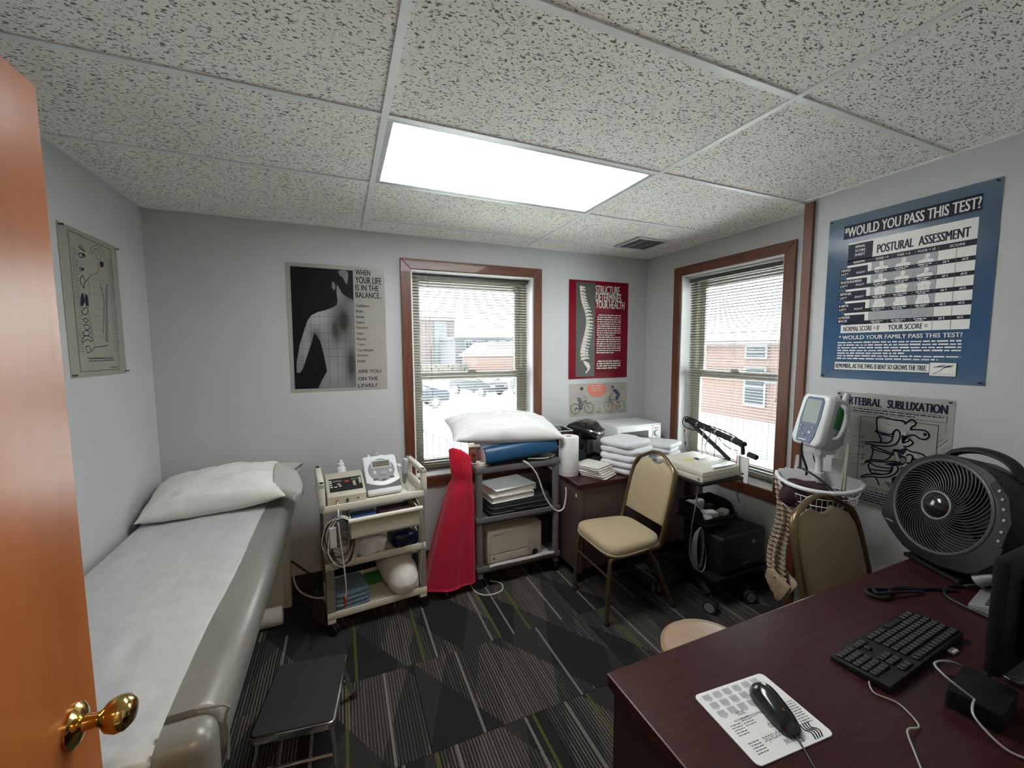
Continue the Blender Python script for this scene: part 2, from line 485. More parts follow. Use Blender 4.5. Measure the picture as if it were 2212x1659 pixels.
def struct(name, bm, m, parent=None, smooth=False):
    o = ob(name, bm, m, parent, smooth)
    if parent is None: o['kind'] = 'structure'
    return o

def fbm(p, s=1.0, o=3):
    return noise.fractal(Vector(p) * s, 1.0, 2.0, o)

# ================================================================== ROOM SHELL
WX0, WX1, WZ0, WZ1 = 0.305, 1.275, 0.665, 2.185      # back window opening
VY0, VY1 = 0.198, 1.04                                # right window opening (along y)
CW = 0.07

# floor slab with carpet tiles as parts
bm = BM(); box(bm, XL - 0.1, XR + 0.2, -3.0, YB + 0.2, -0.06, -0.007)
floor = struct('floor', bm, 'base')
TS = 0.5
tx0, ty0 = 0.11 - 3 * TS, 0.475 - 4 * TS
bm = BM(); box(bm, 0.0006, TS - 0.0006, 0.0006, TS - 0.0006, -0.007, 0.0, 0.0012, 1)
proto = ob('carpet_tile', bm, 'carpet', floor)
first = True
for i in range(9):
    for j in range(8):
        x, y = tx0 + i * TS, ty0 + j * TS
        if x > XR or x + TS < XL or y > YB or y + TS < -1.7: continue
        # cut at the walls by scaling the piece
        xa, xb, ya, yb = max(x, XL), min(x + TS, XR), max(y, -1.65), min(y + TS, YB)
        if xb - xa < 0.02 or yb - ya < 0.02: continue
        o = proto if first else share('carpet_tile', proto, floor)
        first = False
        o.location = (xa, ya, 0)
        o.scale = ((xb - xa) / TS, (yb - ya) / TS, 1)

# walls
bm = BM(); box(bm, XL - 0.15, XL, -3.0, YB + 0.25, 0, H + 0.05)
struct('wall_left', bm, 'wall')
bm = BM()
T = 0.25
box(bm, XL, WX0, YB, YB + T, 0, H + 0.05); box(bm, WX1, XR + T, YB, YB + T, 0, H + 0.05)
box(bm, WX0, WX1, YB, YB + T, 0, WZ0); box(bm, WX0, WX1, YB, YB + T, WZ1, H + 0.05)
wall_back = struct('wall_back', bm, 'wall')
bm = BM()
box(bm, XR, XR + T, YSTEP, VY0, 0, H + 0.05); box(bm, XR, XR + T, VY1, YB, 0, H + 0.05)
box(bm, XR, XR + T, VY0, VY1, 0, WZ0); box(bm, XR, XR + T, VY0, VY1, WZ1 + 0.02, H + 0.05)
struct('wall_right', bm, 'wall')
bm = BM(); box(bm, XN, XR + T, -3.0, YSTEP, 0, H + 0.05)
struct('wall_right_front', bm, 'wall')
bm = BM()
box(bm, XL, -0.65, YF - 0.12, YF, 0, H + 0.05); box(bm, 0.30, XN, YF - 0.12, YF, 0, H + 0.05)
box(bm, -0.65, 0.30, YF - 0.12, YF, 2.06, H + 0.05)
struct('wall_front', bm, 'wall')
bm = BM(); box(bm, XL - 0.15, XN, -3.1, -3.0, 0, H + 0.05)
struct('wall_hall', bm, 'wall')

# baseboards (dark rubber cove)
for nm, a in (('baseboard_back', (XL, XR, YB - 0.008, YB, 0, 0.10)), ('baseboard_left', (XL, XL + 0.008, YF, YB - 0.008, 0, 0.10)),
              ('baseboard_right', (XR - 0.008, XR, YSTEP, YB - 0.008, 0, 0.10)), ('baseboard_right_front', (XN - 0.008, XN, YF, YSTEP - 0.05, 0, 0.10))):
    bm = BM(); box(bm, *a, bev=0.002, seg=1); struct(nm, bm, 'base')
# wooden corner strip at the step in the right wall
bm = BM(); box(bm, XN - 0.016, XN, YSTEP - 0.046, YSTEP + 0.004, 0, H - 0.012, 0.004)
struct('trim_1', bm, 'trim')

# ceiling: substrate, lay-in panels, T-bars
bm = BM(); box(bm, XL - 0.15, XR + T, -3.1, YB + T, H + 0.05, H + 0.10)
ceiling = struct('ceiling', bm, 'tile_side')
GX = [XL, 0.0, 1.2192, XR]
GY = [-3.0, -2.438, -1.829, -1.219, -0.6096, 0.0, 0.6096, 1.2192, YB]
for i in range(3):
    for j in range(8):
        if i == 1 and j == 5: continue
        x1 = GX[i + 1]
        if i == 2 and GY[j + 1] <= 0.01: x1 = XN
        bm = BM(); box(bm, GX[i] + 0.004, x1 - 0.004, GY[j] + 0.004, GY[j + 1] - 0.004, H + 0.003, H + 0.02, 0.0015, 1)
        ob('ceiling_tile', bm, 'tile', ceiling)
bar = 0.012
for x in GX[1:3]:
    bm = BM(); box(bm, x - bar, x + bar, -3.0, YB, H - 0.002, H + 0.004, 0.0008, 1)
    ob('grid_bar', bm, 'tile_side', ceiling)
for j in range(1, 8):
    for i in range(3):
        x1 = XN if (i == 2 and GY[j] < 0.01) else GX[i + 1]
        bm = BM(); box(bm, GX[i] + (bar if i else 0.02), x1 - (bar if i < 2 else 0.02), GY[j] - bar, GY[j] + bar, H - 0.0015, H + 0.004, 0.0008, 1)
        ob('grid_bar', bm, 'tile_side', ceiling)
def angle_strip(x0, x1, y0, y1):
    bm = BM(); box(bm, x0, x1, y0, y1, H - 0.0025, H + 0.006, 0.0008, 1)
    ob('wall_angle', bm, 'tile_side', ceiling)
angle_strip(XL, XL + 0.022, -1.5, YB); angle_strip(XL, XR, YB - 0.022, YB)
angle_strip(XR - 0.022, XR, YSTEP, YB); angle_strip(XN - 0.022, XN, -1.5, YSTEP)

# ------------------------------------------------------------------ windows (local: x along, y outward, z up)
def make_window(name, x0, x1, z0, z1, mtx):
    root = bpy.data.objects.new(name, None); COL.objects.link(root)
    root.matrix_world = mtx
    root['kind'] = 'structure'
    t = 0.018
    mid = (x0 + x1) / 2
    # mitred casing boards
    def board(poly, vert):
        bm = BM(); prism(bm, poly, 0, t, Matrix.Rotation(radians(90), 4, 'X'), 0.003)
        ob('casing', bm, 'trim' if vert else 'trim_h', root)
    c = CW
    board([(x0 - c, z0 - c), (x0, z0), (x0, z1), (x0 - c, z1 + c)], True)
    board([(x1, z0), (x1 + c, z0 - c), (x1 + c, z1 + c), (x1, z1)], True)
    board([(x0 - c, z1 + c), (x0, z1), (x1, z1), (x1 + c, z1 + c)], False)
    board([(x0 - c, z0 - c), (x1 + c, z0 - c), (x1, z0), (x0, z0)], False)
    # jamb liner and sill
    d = 0.215
    bm = BM()
    box(bm, x0, x0 + 0.012, -0.002, d, z0, z1); box(bm, x1 - 0.012, x1, -0.002, d, z0, z1); box(bm, x0 + 0.012, x1 - 0.012, -0.002, d, z1 - 0.012, z1)
    ob('jamb', bm, 'jamb', root)
    bm = BM(); box(bm, x0 + 0.012, x1 - 0.012, -0.004, d, z0, z0 + 0.014, 0.004)
    ob('sill', bm, 'jamb', root)
    # outer vinyl frame
    xa, xb, za, zb = x0 + 0.012, x1 - 0.012, z0 + 0.014, z1 - 0.012
    fw = 0.035
    bm = BM()
    for a in ((xa, xa + fw, 0.125, 0.205, za, zb), (xb - fw, xb, 0.125, 0.205, za, zb), (xa + fw, xb - fw, 0.125, 0.205, zb - fw, zb), (xa + fw, xb - fw, 0.125, 0.205, za, za + 0.03)):
        box(bm, *a, bev=0.003, seg=1)
    ob('frame', bm, 'vinyl_frame', root)
    zm = 1.405
    def sash(nm, ya, yb, zlo, zhi, rail_lo, rail_hi):
        s = 0.045
        bm = BM()
        for a in ((xa + fw, xa + fw + s, ya, yb, zlo, zhi), (xb - fw - s, xb - fw, ya, yb, zlo, zhi),
                  (xa + fw + s, xb - fw - s, ya, yb, zhi - rail_hi, zhi), (xa + fw + s, xb - fw - s, ya, yb, zlo, zlo + rail_lo)):
            box(bm, *a, bev=0.003, seg=1)
        so = ob(nm, bm, 'vinyl_frame', root)
        bm = BM(); ym = (ya + yb) / 2
        box(bm, xa + fw + s - 0.004, xb - fw - s + 0.004, ym - 0.002, ym + 0.002, zlo + rail_lo - 0.004, zhi - rail_hi + 0.004)
        ob('pane', bm, 'glass', so)
        return so
    sash('upper_sash', 0.168, 0.196, zm - 0.03, zb - fw, 0.05, 0.05)
    lo = sash('lower_sash', 0.132, 0.160, za + 0.03, zm + 0.035, 0.06, 0.06)
    bm = BM(); box(bm, mid - 0.035, mid + 0.035, 0.118, 0.142, zm + 0.033, zm + 0.045, 0.003); cyl(bm, (mid - 0.02, 0.125, zm + 0.05), (mid + 0.035, 0.118, zm + 0.052), 0.006)
    ob('sash_lock', bm, 'vinyl_frame', lo)
    return root

W1 = Matrix.Translation((0, YB, 0))
W2 = Matrix.Translation((XR, 0, 0)) @ Matrix.Rotation(radians(-90), 4, 'Z')   # local x -> -y, local y -> +x
make_window('window_1', WX0, WX1, WZ0, WZ1, W1)
make_window('window_2', -VY1, -VY0, WZ0, WZ1 + 0.02, W2)

# ------------------------------------------------------------------ mini blinds
def make_blind(label, x0, x1, ztop, zbot, mtx, wand_x, tassel_x):
    root = thing('mini_blind', label, 'blind')
    root.matrix_world = mtx @ Matrix.Translation(((x0 + x1) / 2, 0.08, zbot))
    hw = (x1 - x0) / 2
    zt = ztop - zbot
    bm = BM(); box(bm, -hw, hw, -0.0125, 0.0125, zt - 0.028, zt, 0.002, 1)
    ob('headrail', bm, 'slat', root)
    bm = BM(); box(bm, -hw + 0.004, hw - 0.004, -0.012, 0.012, 0.0, 0.012, 0.004)
    ob('bottom_rail', bm, 'slat', root)
    # curved slat
    bm = BM()
    prof = []
    for k in range(5):
        a = -1 + k * 0.5
        prof.append((a * 0.0125, 0.0022 * (1 - a * a)))
    rows = [[bm.verts.new((sx * (hw - 0.004), y, z)) for y, z in prof] for sx in (-1, 1)]
    low = [[bm.verts.new((sx * (hw - 0.004), y, z - 0.0004)) for y, z in prof] for sx in (-1, 1)]
    for k in range(4):
        bm.faces.new((rows[0][k], rows[1][k], rows[1][k + 1], rows[0][k + 1]))
        bm.faces.new((low[0][k + 1], low[1][k + 1], low[1][k], low[0][k]))
    proto = ob('slat', bm, 'slat', root, True)
    n = int((zt - 0.045) / 0.0212)
    for k in range(n):
        o = proto if k == 0 else share('slat', proto, root)
        o.location = (0, 0, 0.022 + k * 0.0212)
        o.rotation_euler = (radians(-13 + random.uniform(-1.5, 1.5)), 0, 0)
    for cx in (-hw * 0.78, 0.02, hw * 0.78):
        bm = BM()
        for yy in (-0.0128, 0.0128): cyl(bm, (cx, yy, 0.006), (cx, yy, zt - 0.02), 0.0007, 5)
        ob('ladder_cord', bm, 'cord', root)
    bm = BM(); cyl(bm, (wand_x, -0.024, zt - 0.03), (wand_x + 0.02, -0.024, zt - 0.95), 0.0028, 6); cyl(bm, (wand_x, -0.006, zt - 0.02), (wand_x, -0.024, zt - 0.03), 0.002, 6)
    ob('tilt_wand', bm, 'film', root)
    bm = BM(); cyl(bm, (tassel_x, -0.02, zt - 0.02), (tassel_x + 0.005, -0.02, zt - 0.9), 0.0012, 5)
    lathe(bm, [(0, 0.03), (0.003, 0.028), (0.009, 0.004), (0.007, 0)], 8, TM(tassel_x + 0.005, -0.02, zt - 0.93))
    ob('pull_cord', bm, 'cord', root)
    return root
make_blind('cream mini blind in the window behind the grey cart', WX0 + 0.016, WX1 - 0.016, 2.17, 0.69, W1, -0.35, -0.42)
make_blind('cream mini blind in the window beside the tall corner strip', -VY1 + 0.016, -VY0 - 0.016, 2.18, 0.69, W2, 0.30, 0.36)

# ------------------------------------------------------------------ ceiling light and vent
t = thing('ceiling_light', 'long rectangular fluorescent ceiling light with white prismatic lens', 'light', (0.6096, 0.3048, H))
bm = BM()
x, y = 0.6096 - bar, 0.3048 - bar
for a in ((-x, x, y - 0.022, y), (-x, x, -y, -y + 0.022), (-x, -x + 0.022, -y + 0.022, y - 0.022), (x - 0.022, x, -y + 0.022, y - 0.022)):
    box(bm, *a, 0.0, 0.012, 0.002, 1)
ob('frame', bm, 'light_grey', t)
bm = BM(); box(bm, -x + 0.018, x - 0.018, -y + 0.018, y - 0.018, 0.009, 0.013)
ob('lens', bm, 'lens', t)
bm = BM(); box(bm, -x, x, -y, y, 0.030, 0.04)
ob('housing', bm, 'white_plastic', t)

t = thing('ceiling_vent', 'square grey louvred vent in the ceiling near the corner', 'vent', (2.0, 1.03, H))
bm = BM()
w = 0.15
for a in ((-w, w, w - 0.025, w), (-w, w, -w, -w + 0.025), (-w, -w + 0.025, -w + 0.025, w - 0.025), (w - 0.025, w, -w + 0.025, w - 0.025)):
    box(bm, *a, -0.008, 0.002, 0.002, 1)
ob('frame', bm, 'light_grey', t)
bm = BM(); box(bm, -w + 0.02, w - 0.02, -w + 0.02, w - 0.02, 0.0, 0.0025); ob('backing', bm, 'black', t)
bm = BM(); box(bm, -w + 0.025, w - 0.025, -0.006, 0.006, -0.0008, 0.0008, mtx=TM(rx=radians(35)))
lv = ob('louvre', bm, 'mid_grey', t)
for k in range(13):
    o = lv if k == 0 else share('louvre', lv, t)
    o.location = (0, -0.114 + k * 0.019, -0.004)
bm = BM(); box(bm, -0.003, 0.003, -w + 0.025, w - 0.025, -0.007, -0.004)
lv = ob('cross_bar', bm, 'mid_grey', t); lv.location.x = -0.05
share('cross_bar', lv, t, (0.05, 0, 0))

# ------------------------------------------------------------------ door (open, hinged on the front wall)
door = bpy.data.objects.new('door_1', None); COL.objects.link(door)
door.location = (-0.60, -0.608, 0.012); door['kind'] = 'structure'
bm = BM(); box(bm, -0.044, 0.0, -0.865, 0.0, 0.0, 2.02, 0.002, 1)
ob('door_leaf', bm, 'wood_door', door)
bm = BM()
K = TM(0, -0.066, 0.985, 0, radians(90), 0)
lathe(bm, [(0, 0), (0.034, 0.0), (0.034, 0.004), (0.026, 0.010), (0.013, 0.014), (0.011, 0.030), (0.014, 0.036), (0.024, 0.044), (0.0285, 0.056), (0.027, 0.068), (0.018, 0.077), (0, 0.080)], 28, K)
ob('door_knob', bm, 'brass', door, True)
bm = BM()
lathe(bm, [(0, 0), (0.034, 0.0), (0.030, 0.008), (0.012, 0.014), (0.012, 0.03), (0.027, 0.05), (0.0, 0.078)], 24, TM(-0.044, -0.066, 0.985, 0, radians(-90), 0))
ob('door_knob', bm, 'brass', door, True)
bm = BM(); box(bm, -0.032, -0.012, -0.001, 0.0012, 0.93, 1.04)
ob('latch_plate', bm, 'brass', door)
for z in (0.2, 1.0, 1.8):
    bm = BM(); cyl(bm, (0.004, -0.868, z), (0.004, -0.868, z + 0.09), 0.006, 10)
    ob('hinge', bm, 'brass', door, True)
# door frame of the opening behind the camera
bm = BM()
box(bm, -0.65, -0.632, YF - 0.13, YF + 0.01, 0, 2.06, 0.003); box(bm, 0.282, 0.30, YF - 0.13, YF + 0.01, 0, 2.06, 0.003); box(bm, -0.632, 0.282, YF - 0.13, YF + 0.01, 2.042, 2.06, 0.003)
struct('trim_2', bm, 'trim')
# hallway ceiling lamp behind the doorway
t = thing('hall_lamp', 'round warm ceiling lamp in the hallway behind the doorway', 'lamp', (0.0, -2.3, H))
bm = BM(); lathe(bm, [(0, 0), (0.15, 0), (0.15, -0.02), (0.14, -0.025), (0, -0.025)], 28); ob('base', bm, 'white_plastic', t, True)
m = mat('warm_lamp_glass', (0.9, 0.8, 0.6), 0.4, emit=(1.0, 0.72, 0.42), estr=40.0)
bm = BM(); lathe(bm, [(0.135, -0.025), (0.13, -0.05), (0.10, -0.075), (0.05, -0.088), (0, -0.092)], 28); ob('shade', bm, m, t, True)
# the deadbolt / switch plate sized details are out of view

# ================================================================== OUTSIDE
GZ = -1.5
EM = {}
EM['asphalt'] = mat('parking_asphalt', (0.76, 0.76, 0.75), 0.9, var=0.12, vscale=0.8, bump=0.2, bscale=30)
EM['brick'] = mat('far_red_brick', (0.042, 0.030, 0.030), 0.9, var=0.12, vscale=6, stretch=(1, 1, 6))
EM['brick_orange'] = mat('orange_brick', (0.046, 0.024, 0.019), 0.9, var=0.12, vscale=6, stretch=(1, 1, 6))
EM['dark_brick'] = mat('dark_purple_brick', (0.026, 0.025, 0.030), 0.9, var=0.12, vscale=6, stretch=(1, 1, 6))
EM['glass'] = mat('teal_facade_glass', (0.026, 0.037, 0.038), 0.5, var=0.25, vscale=0.6)
EM['white'] = mat('pale_roof_membrane', (0.050, 0.046, 0.044), 0.8)
EM['wtrim'] = mat('white_window_trim', (0.055, 0.055, 0.055), 0.6)
EM['dark'] = mat('dark_window', (0.014, 0.017, 0.020), 0.6, spec=0.1)
EM['stone'] = mat('retaining_stone', (0.042, 0.038, 0.032), 0.9, var=0.3, vscale=4)
EM['fence'] = mat('white_picket_paint', (0.035, 0.035, 0.036), 0.6)
EM['fence_dark'] = mat('grey_rail_paint', (0.026, 0.028, 0.030), 0.6)
EM['car_blue'] = mat('dark_blue_car_paint', (0.013, 0.016, 0.019), 0.5, spec=0.15)
EM['car_black'] = mat('dark_car_paint', (0.010, 0.011, 0.012), 0.5, spec=0.15)
EM['car_glass'] = mat('pale_car_glass', (0.034, 0.038, 0.040), 0.5)
EM['tyre'] = mat('tyre_rubber', (0.015, 0.015, 0.015), 0.8)
EM['grey_roof'] = mat('blue_grey_shingle', (0.028, 0.029, 0.033), 0.8)
bm = BM(); box(bm, -80, 140, 2.2, 160, GZ - 0.3, GZ); box(bm, 3.2, 140, -60, 2.2, GZ - 0.3, GZ)
g = ob('ground', bm, EM['asphalt']); tag(g, kind='structure')

def building(name, label, x0, x1, y0, y1, z1, wall, roof=None):
    t = thing(name, label, 'building', ((x0 + x1) / 2, (y0 + y1) / 2, GZ))
    a, b_ = (x1 - x0) / 2, (y1 - y0) / 2
    bm = BM(); box(bm, -a, a, -b_, b_, 0, z1 - GZ); ob('wall', bm, EM[wall], t)
    bm = BM(); box(bm, -a - 0.2, a + 0.2, -b_ - 0.2, b_ + 0.2, z1 - GZ, z1 - GZ + 0.35); ob('roof', bm, EM[roof or 'white'], t)
    return t, a, b_
def fwindow(t, x, y, z, w, h, face='y', m='dark'):
    # window on a facade facing -y or -x, local coordinates
    if face == 'y':
        bm = BM(); box(bm, x - w / 2 - 0.12, x + w / 2 + 0.12, y - 0.08, y + 0.05, z - 0.12, z + h + 0.12); f = ob('window', bm, EM['wtrim'], t)
        bm = BM(); box(bm, x - w / 2, x - 0.04, y - 0.11, y, z, z + h / 2 - 0.04); box(bm, x + 0.04, x + w / 2, y - 0.11, y, z, z + h / 2 - 0.04)
        box(bm, x - w / 2, x - 0.04, y - 0.11, y, z + h / 2 + 0.04, z + h); box(bm, x + 0.04, x + w / 2, y - 0.11, y, z + h / 2 + 0.04, z + h)
    else:
        bm = BM(); box(bm, x - 0.08, x + 0.05, y - w / 2 - 0.1, y + w / 2 + 0.1, z - 0.1, z + h + 0.1); f = ob('window', bm, EM['wtrim'], t)
        bm = BM(); box(bm, x - 0.11, x, y - w / 2, y + w / 2, z, z + h / 2 - 0.04); box(bm, x - 0.11, x, y - w / 2, y + w / 2, z + h / 2 + 0.04, z + h)
    ob('pane', bm, EM[m], f)
def atx(u, y): return on_y(u, 780, y).x

# tall pink brick building with glass stairwell
t, a, b_ = building('brick_building', 'pale brick office building with a tall teal glass stairwell across the parking lot', atx(820, 60), atx(983, 60), 60, 72, 6.1, 'brick')
cx = (atx(820, 60) + atx(983, 60)) / 2
gx0, gx1 = atx(939, 60) - cx, atx(966, 60) - cx
bm = BM(); box(bm, gx0, gx1, -b_ - 0.3, -b_ + 0.3, 0.4, 7.4); gl = ob('glass_stairwell', bm, EM['glass'], t)
for k in range(1, 6):
    bm = BM(); box(bm, gx0, gx1, -b_ - 0.36, -b_ - 0.28, 0.4 + k * 1.17 - 0.06, 0.4 + k * 1.17 + 0.06); ob('mullion', bm, EM['wtrim'], gl)
for k in range(1, 4):
    xx = gx0 + (gx1 - gx0) * k / 4
    bm = BM(); box(bm, xx - 0.05, xx + 0.05, -b_ - 0.36, -b_ - 0.28, 0.4, 7.4); ob('mullion', bm, EM['wtrim'], gl)
# dark brick house
t, a, b_ = building('dark_building', 'low dark brick building with white double windows beyond the parking lot', atx(984, 49.5), atx(1150, 49.5), 49.5, 58, 3.0, 'dark_brick', 'grey_roof')
cx = (atx(984, 49.5) + atx(1150, 49.5)) / 2
for u in (1012.5, 1038, 1062, 1086, 1108):
    for z in (1.3, 3.0):
        fwindow(t, atx(u, 49.5) - cx, -b_, z + 0.2, 0.8, 1.0)
# orange brick garage with pale roof
x0, x1 = atx(1030, 42), atx(1150, 42)
t = thing('brick_garage', 'low orange brick garage with a broad pale roof', 'building', ((x0 + x1) / 2, 45, GZ))
a = (x1 - x0) / 2
bm = BM(); box(bm, -a, a, -3, 3, 0, 2.4); ob('wall', bm, EM['brick_orange'], t)
bm = BM(); prism(bm, [(-a - 0.4, 2.4), (a + 0.4, 2.4), (a + 0.4, 4.0), (-a + 1.8, 4.0)], -3.3, 3.3, Matrix.Rotation(radians(90), 4, 'X')); ob('roof', bm, EM['white'], t)
# stone retaining wall
x0, x1 = atx(860, 46), atx(1028, 46)
o = thing('retaining_wall', 'rough beige stone retaining wall at the back of the parking lot', 'wall', ((x0 + x1) / 2, 46, GZ))
k = 0
for r in range(3):
    x = x0
    while x < x1:
        w = random.uniform(0.9, 1.7)
        bm = BM(); box(bm, x - (x0 + x1) / 2, min(x + w, x1) - (x0 + x1) / 2 - 0.05, -0.3 + random.uniform(-.05, .05), 0.3, r * 0.5, r * 0.5 + 0.46, 0.05, 1)
        ob('stone', bm, EM['stone'], o)
        x += w

def car(label, loc, rz, paint):
    t = thing('parked_car', label, 'car', loc, rz, 'cars in the parking lot')
    prof = [(-2.2, 0.35), (-2.25, 0.75), (-2.1, 0.95), (-1.3, 1.02), (-0.6, 1.42), (0.7, 1.45), (1.5, 1.05), (2.1, 0.98), (2.22, 0.7), (2.2, 0.35)]
    bm = BM(); prism(bm, prof, -0.86, 0.86, Matrix.Rotation(radians(90), 4, 'X'), 0.08); ob('body', bm, EM[paint], t, True)
    bm = BM(); prism(bm, [(-1.15, 1.03), (-0.55, 1.36), (0.66, 1.39), (1.3, 1.06)], -0.875, 0.875, Matrix.Rotation(radians(90), 4, 'X')); ob('side_window', bm, EM['car_glass'], t)
    bm = BM(); prism(bm, [(-1.32, 1.035), (-0.62, 1.44), (-0.58, 1.40), (-1.26, 1.0)], -0.7, 0.7, Matrix.Rotation(radians(90), 4, 'X')); ob('windscreen', bm, EM['car_glass'], t)
    for sx in (-1.4, 1.35):
        for sy in (-0.8, 0.8):
            bm = BM(); cyl(bm, (sx, sy - 0.1, 0.33), (sx, sy + 0.1, 0.33), 0.33, 16); wh = ob('wheel', bm, EM['tyre'], t, True)
            bm = BM(); cyl(bm, (sx, sy - 0.11, 0.33), (sx, sy + 0.11, 0.33), 0.2, 12); ob('hubcap', bm, EM['wtrim'], wh, True)
    for sy in (-0.6, 0.6):
        bm = BM(); box(bm, -2.27, -2.2, sy - 0.2, sy + 0.2, 0.66, 0.8, 0.02); ob('headlight', bm, EM['wtrim'], t)
    return t
g1 = on_z(905, 883, GZ)
car('dark blue car at the left edge of the window, side on, parked nearest', (g1.x - 0.6, g1.y + 0.6, GZ), radians(182), 'car_blue')
g1 = on_z(1048, 857, GZ)
car('dark car facing the window by the orange brick garage', (g1.x, g1.y + 1.6, GZ), radians(112), 'car_black')
g1 = on_z(1118, 860, GZ)
car('dark blue car half hidden by the window frame on the right', (g1.x + 1.6, g1.y + 0.6, GZ), radians(95), 'car_blue')

# access ramp railing seen through the lower sash
def railing(name, label, p0, p1, z0, z1, n, mk, pick=0.0):
    p0, p1 = Vector(p0), Vector(p1)
    t = thing(name, label, 'railing' if pick == 0 else 'fence', ((p0 + p1) / 2).to_tuple()[:2] + (z0,))
    c = t.location.copy()
    q0, q1 = p0 - Vector((c.x, c.y, 0)), p1 - Vector((c.x, c.y, 0))
    for z in ((z1 - z0), (z1 - z0) * 0.15):
        bm = BM(); cyl(bm, (q0.x, q0.y, z + q0.z), (q1.x, q1.y, z + q1.z), 0.035, 6); ob('rail', bm, EM[mk], t)
    bm = BM(); box(bm, -0.018 - pick, 0.018 + pick, -0.018, 0.018, 0, 1)
    proto = None
    for k in range(n):
        q = q0.lerp(q1, k / (n - 1))
        if proto is None: proto = ob('picket', bm, EM[mk], t); o = proto
        else: o = share('picket', proto, t)
        o.location = (q.x, q.y, q.z); o.scale = (1, 1, z1 - z0)
        o.rotation_euler.z = math.atan2((q1 - q0).y, (q1 - q0).x)
    return t
railing('ramp_railing', 'grey ramp railing sloping down outside the back window', (0.4, 11.0, 0), (2.6, 6.0, 0), GZ, -0.35, 22, 'fence_dark')
railing('picket_fence', 'white picket fence along the yard below the back window', (2.75, 6.0, 0), (6.5, 6.2, 0), GZ, -0.55, 26, 'fence', 0.02)

# red brick building and picket fence seen through the right window
t = thing('corner_building', 'orange red brick building with tall windows and a grey porch roof', 'building', (16, 5, GZ))
bm = BM(); box(bm, 0, 8, -9, 14, 0, 3.25); ob('wall', bm, EM['brick_orange'], t)
bm = BM(); box(bm, -0.2, 8.2, -9.2, 14.2, 3.25, 3.5); ob('roof', bm, EM['white'], t)
for yy in (5.2, 3.0, 0.8, -1.4):
    fwindow(t, 0, yy, 0.75, 0.8, 1.5, 'x')
    fwindow(t, 0, yy, 2.75, 0.8, 0.4, 'x')
bm = BM(); prism(bm, [(-1.9, 1.95), (0, 2.8), (0, 2.5), (-1.9, 1.8)], -4.5, 0.2, TM(rx=radians(90)), 0); o = ob('porch_roof', bm, EM['grey_roof'], t)
o.location.y = -1.0
for yy in (-1.0, -3.4):
    bm = BM(); box(bm, -1.75, -1.6, yy - 0.08, yy + 0.08, 0, 1.85); ob('porch_post', bm, EM['wtrim'], t)
bm = BM(); box(bm, -0.06, 0.05, -2.9, -1.6, 0, 2.0); ob('door', bm, EM['dark'], t)
railing('picket_fence', 'white picket fence in front of the orange brick building', (10.5, 9.0, 0), (10.5, -4.0, 0), GZ, -0.45, 70, 'fence', 0.02)

# ================================================================== FURNITURE
# ---- examination table along the left wall
t = thing('exam_table', 'long grey vinyl padded examination table along the left wall', 'exam table', (-0.815, 0.48, 0))
hx, y0, y1 = 0.335, -0.935, 0.92
def pad(bm, xa, xb, ya, yb, za, zb, r=0.05):
    poly = rrect(xa, xb, za, zb, r, 6)
    prism(bm, poly, ya, yb, Matrix(((1, 0, 0, 0), (0, 0, 1, 0), (0, 1, 0, 0), (0, 0, 0, 1))), 0.02)
bm = BM(); pad(bm, -hx, hx, -0.835, y1, 0.555, 0.725, 0.06)
ob('cushion', bm, 'vinyl_grey', t, True, 50)
bm = BM(); box(bm, -hx + 0.004, hx - 0.004, y0, -0.828, 0.50, 0.722, 0.045, 5)
cu = ob('foot_cushion', bm, 'vinyl_grey', t, True, 50)
bm = BM(); tube(bm, [(-hx - 0.002, -0.832, 0.56), (-hx - 0.002, -0.832, 0.67), (-hx + 0.05, -0.832, 0.719), (hx - 0.05, -0.832, 0.719), (hx + 0.001, -0.832, 0.67), (hx + 0.001, -0.832, 0.56)], 0.0035, 6, 4)
ob('piping', bm, 'vinyl_grey', cu, True)
bm = BM(); box(bm, -hx + 0.12, hx - 0.12, -0.80, y1 - 0.05, 0.47, 0.555, 0.004)
ob('apron', bm, 'dark_grey', t)
for sx in (-1, 1):
    for yy in (-0.80, 0.80):
        bm = BM(); box(bm, sx * 0.27 - 0.03, sx * 0.27 + 0.03, yy - 0.03, yy + 0.03, 0.0, 0.45, 0.004)
        ob('leg', bm, 'beige', t)
bm = BM(); box(bm, -0.27, 0.27, 0.70, 0.72, 0.06, 0.45, 0.002)
ob('end_panel', bm, 'beige', t)
bm = BM(); box(bm, -0.26, 0.08, -0.78, 0.78, 0.10, 0.12, 0.003)
ob('shelf', bm, 'taupe', t)
# end flap hanging beige strip
# ---- paper sheet on the table
def sheet(name, label, cat, path, x0, x1, m, amp=0.004, seed=0.0, parent=None, nx=30, edge=None, th=0.0012):
    """path: list of (y, z); sheet spans x0..x1 (or edge(y)->(x0,x1)), wrinkled"""
    P_ = cat_rom([Vector((0, p[0], p[1])) for p in path], 7)
    bm = BM(); rows = []
    for j, p in enumerate(P_):
        a, b_ = edge(p.y) if edge else (x0, x1)
        row = []
        for i in range(nx + 1):
            x = a + (b_ - a) * i / nx
            w = amp * (abs(fbm((x * 3 + seed, p.y * 9, seed), 1.4)) + 0.6 * abs(fbm((x * 9, p.y * 14, seed + 3), 1.0)))
            w *= min(1.0, 0.15 + 8.0 * min(i, nx - i) / nx)
            row.append(bm.verts.new((x, p.y - (w if p.z < 0.6 else 0), p.z + w)))
        rows.append(row)
    for A, B in zip(rows, rows[1:]):
        for k in range(nx): bm.faces.new((A[k], A[k + 1], B[k + 1], B[k]))
    bmesh.ops.solidify(bm, geom=bm.faces[:], thickness=th)
    return ob(name, bm, m, parent, True, 60)
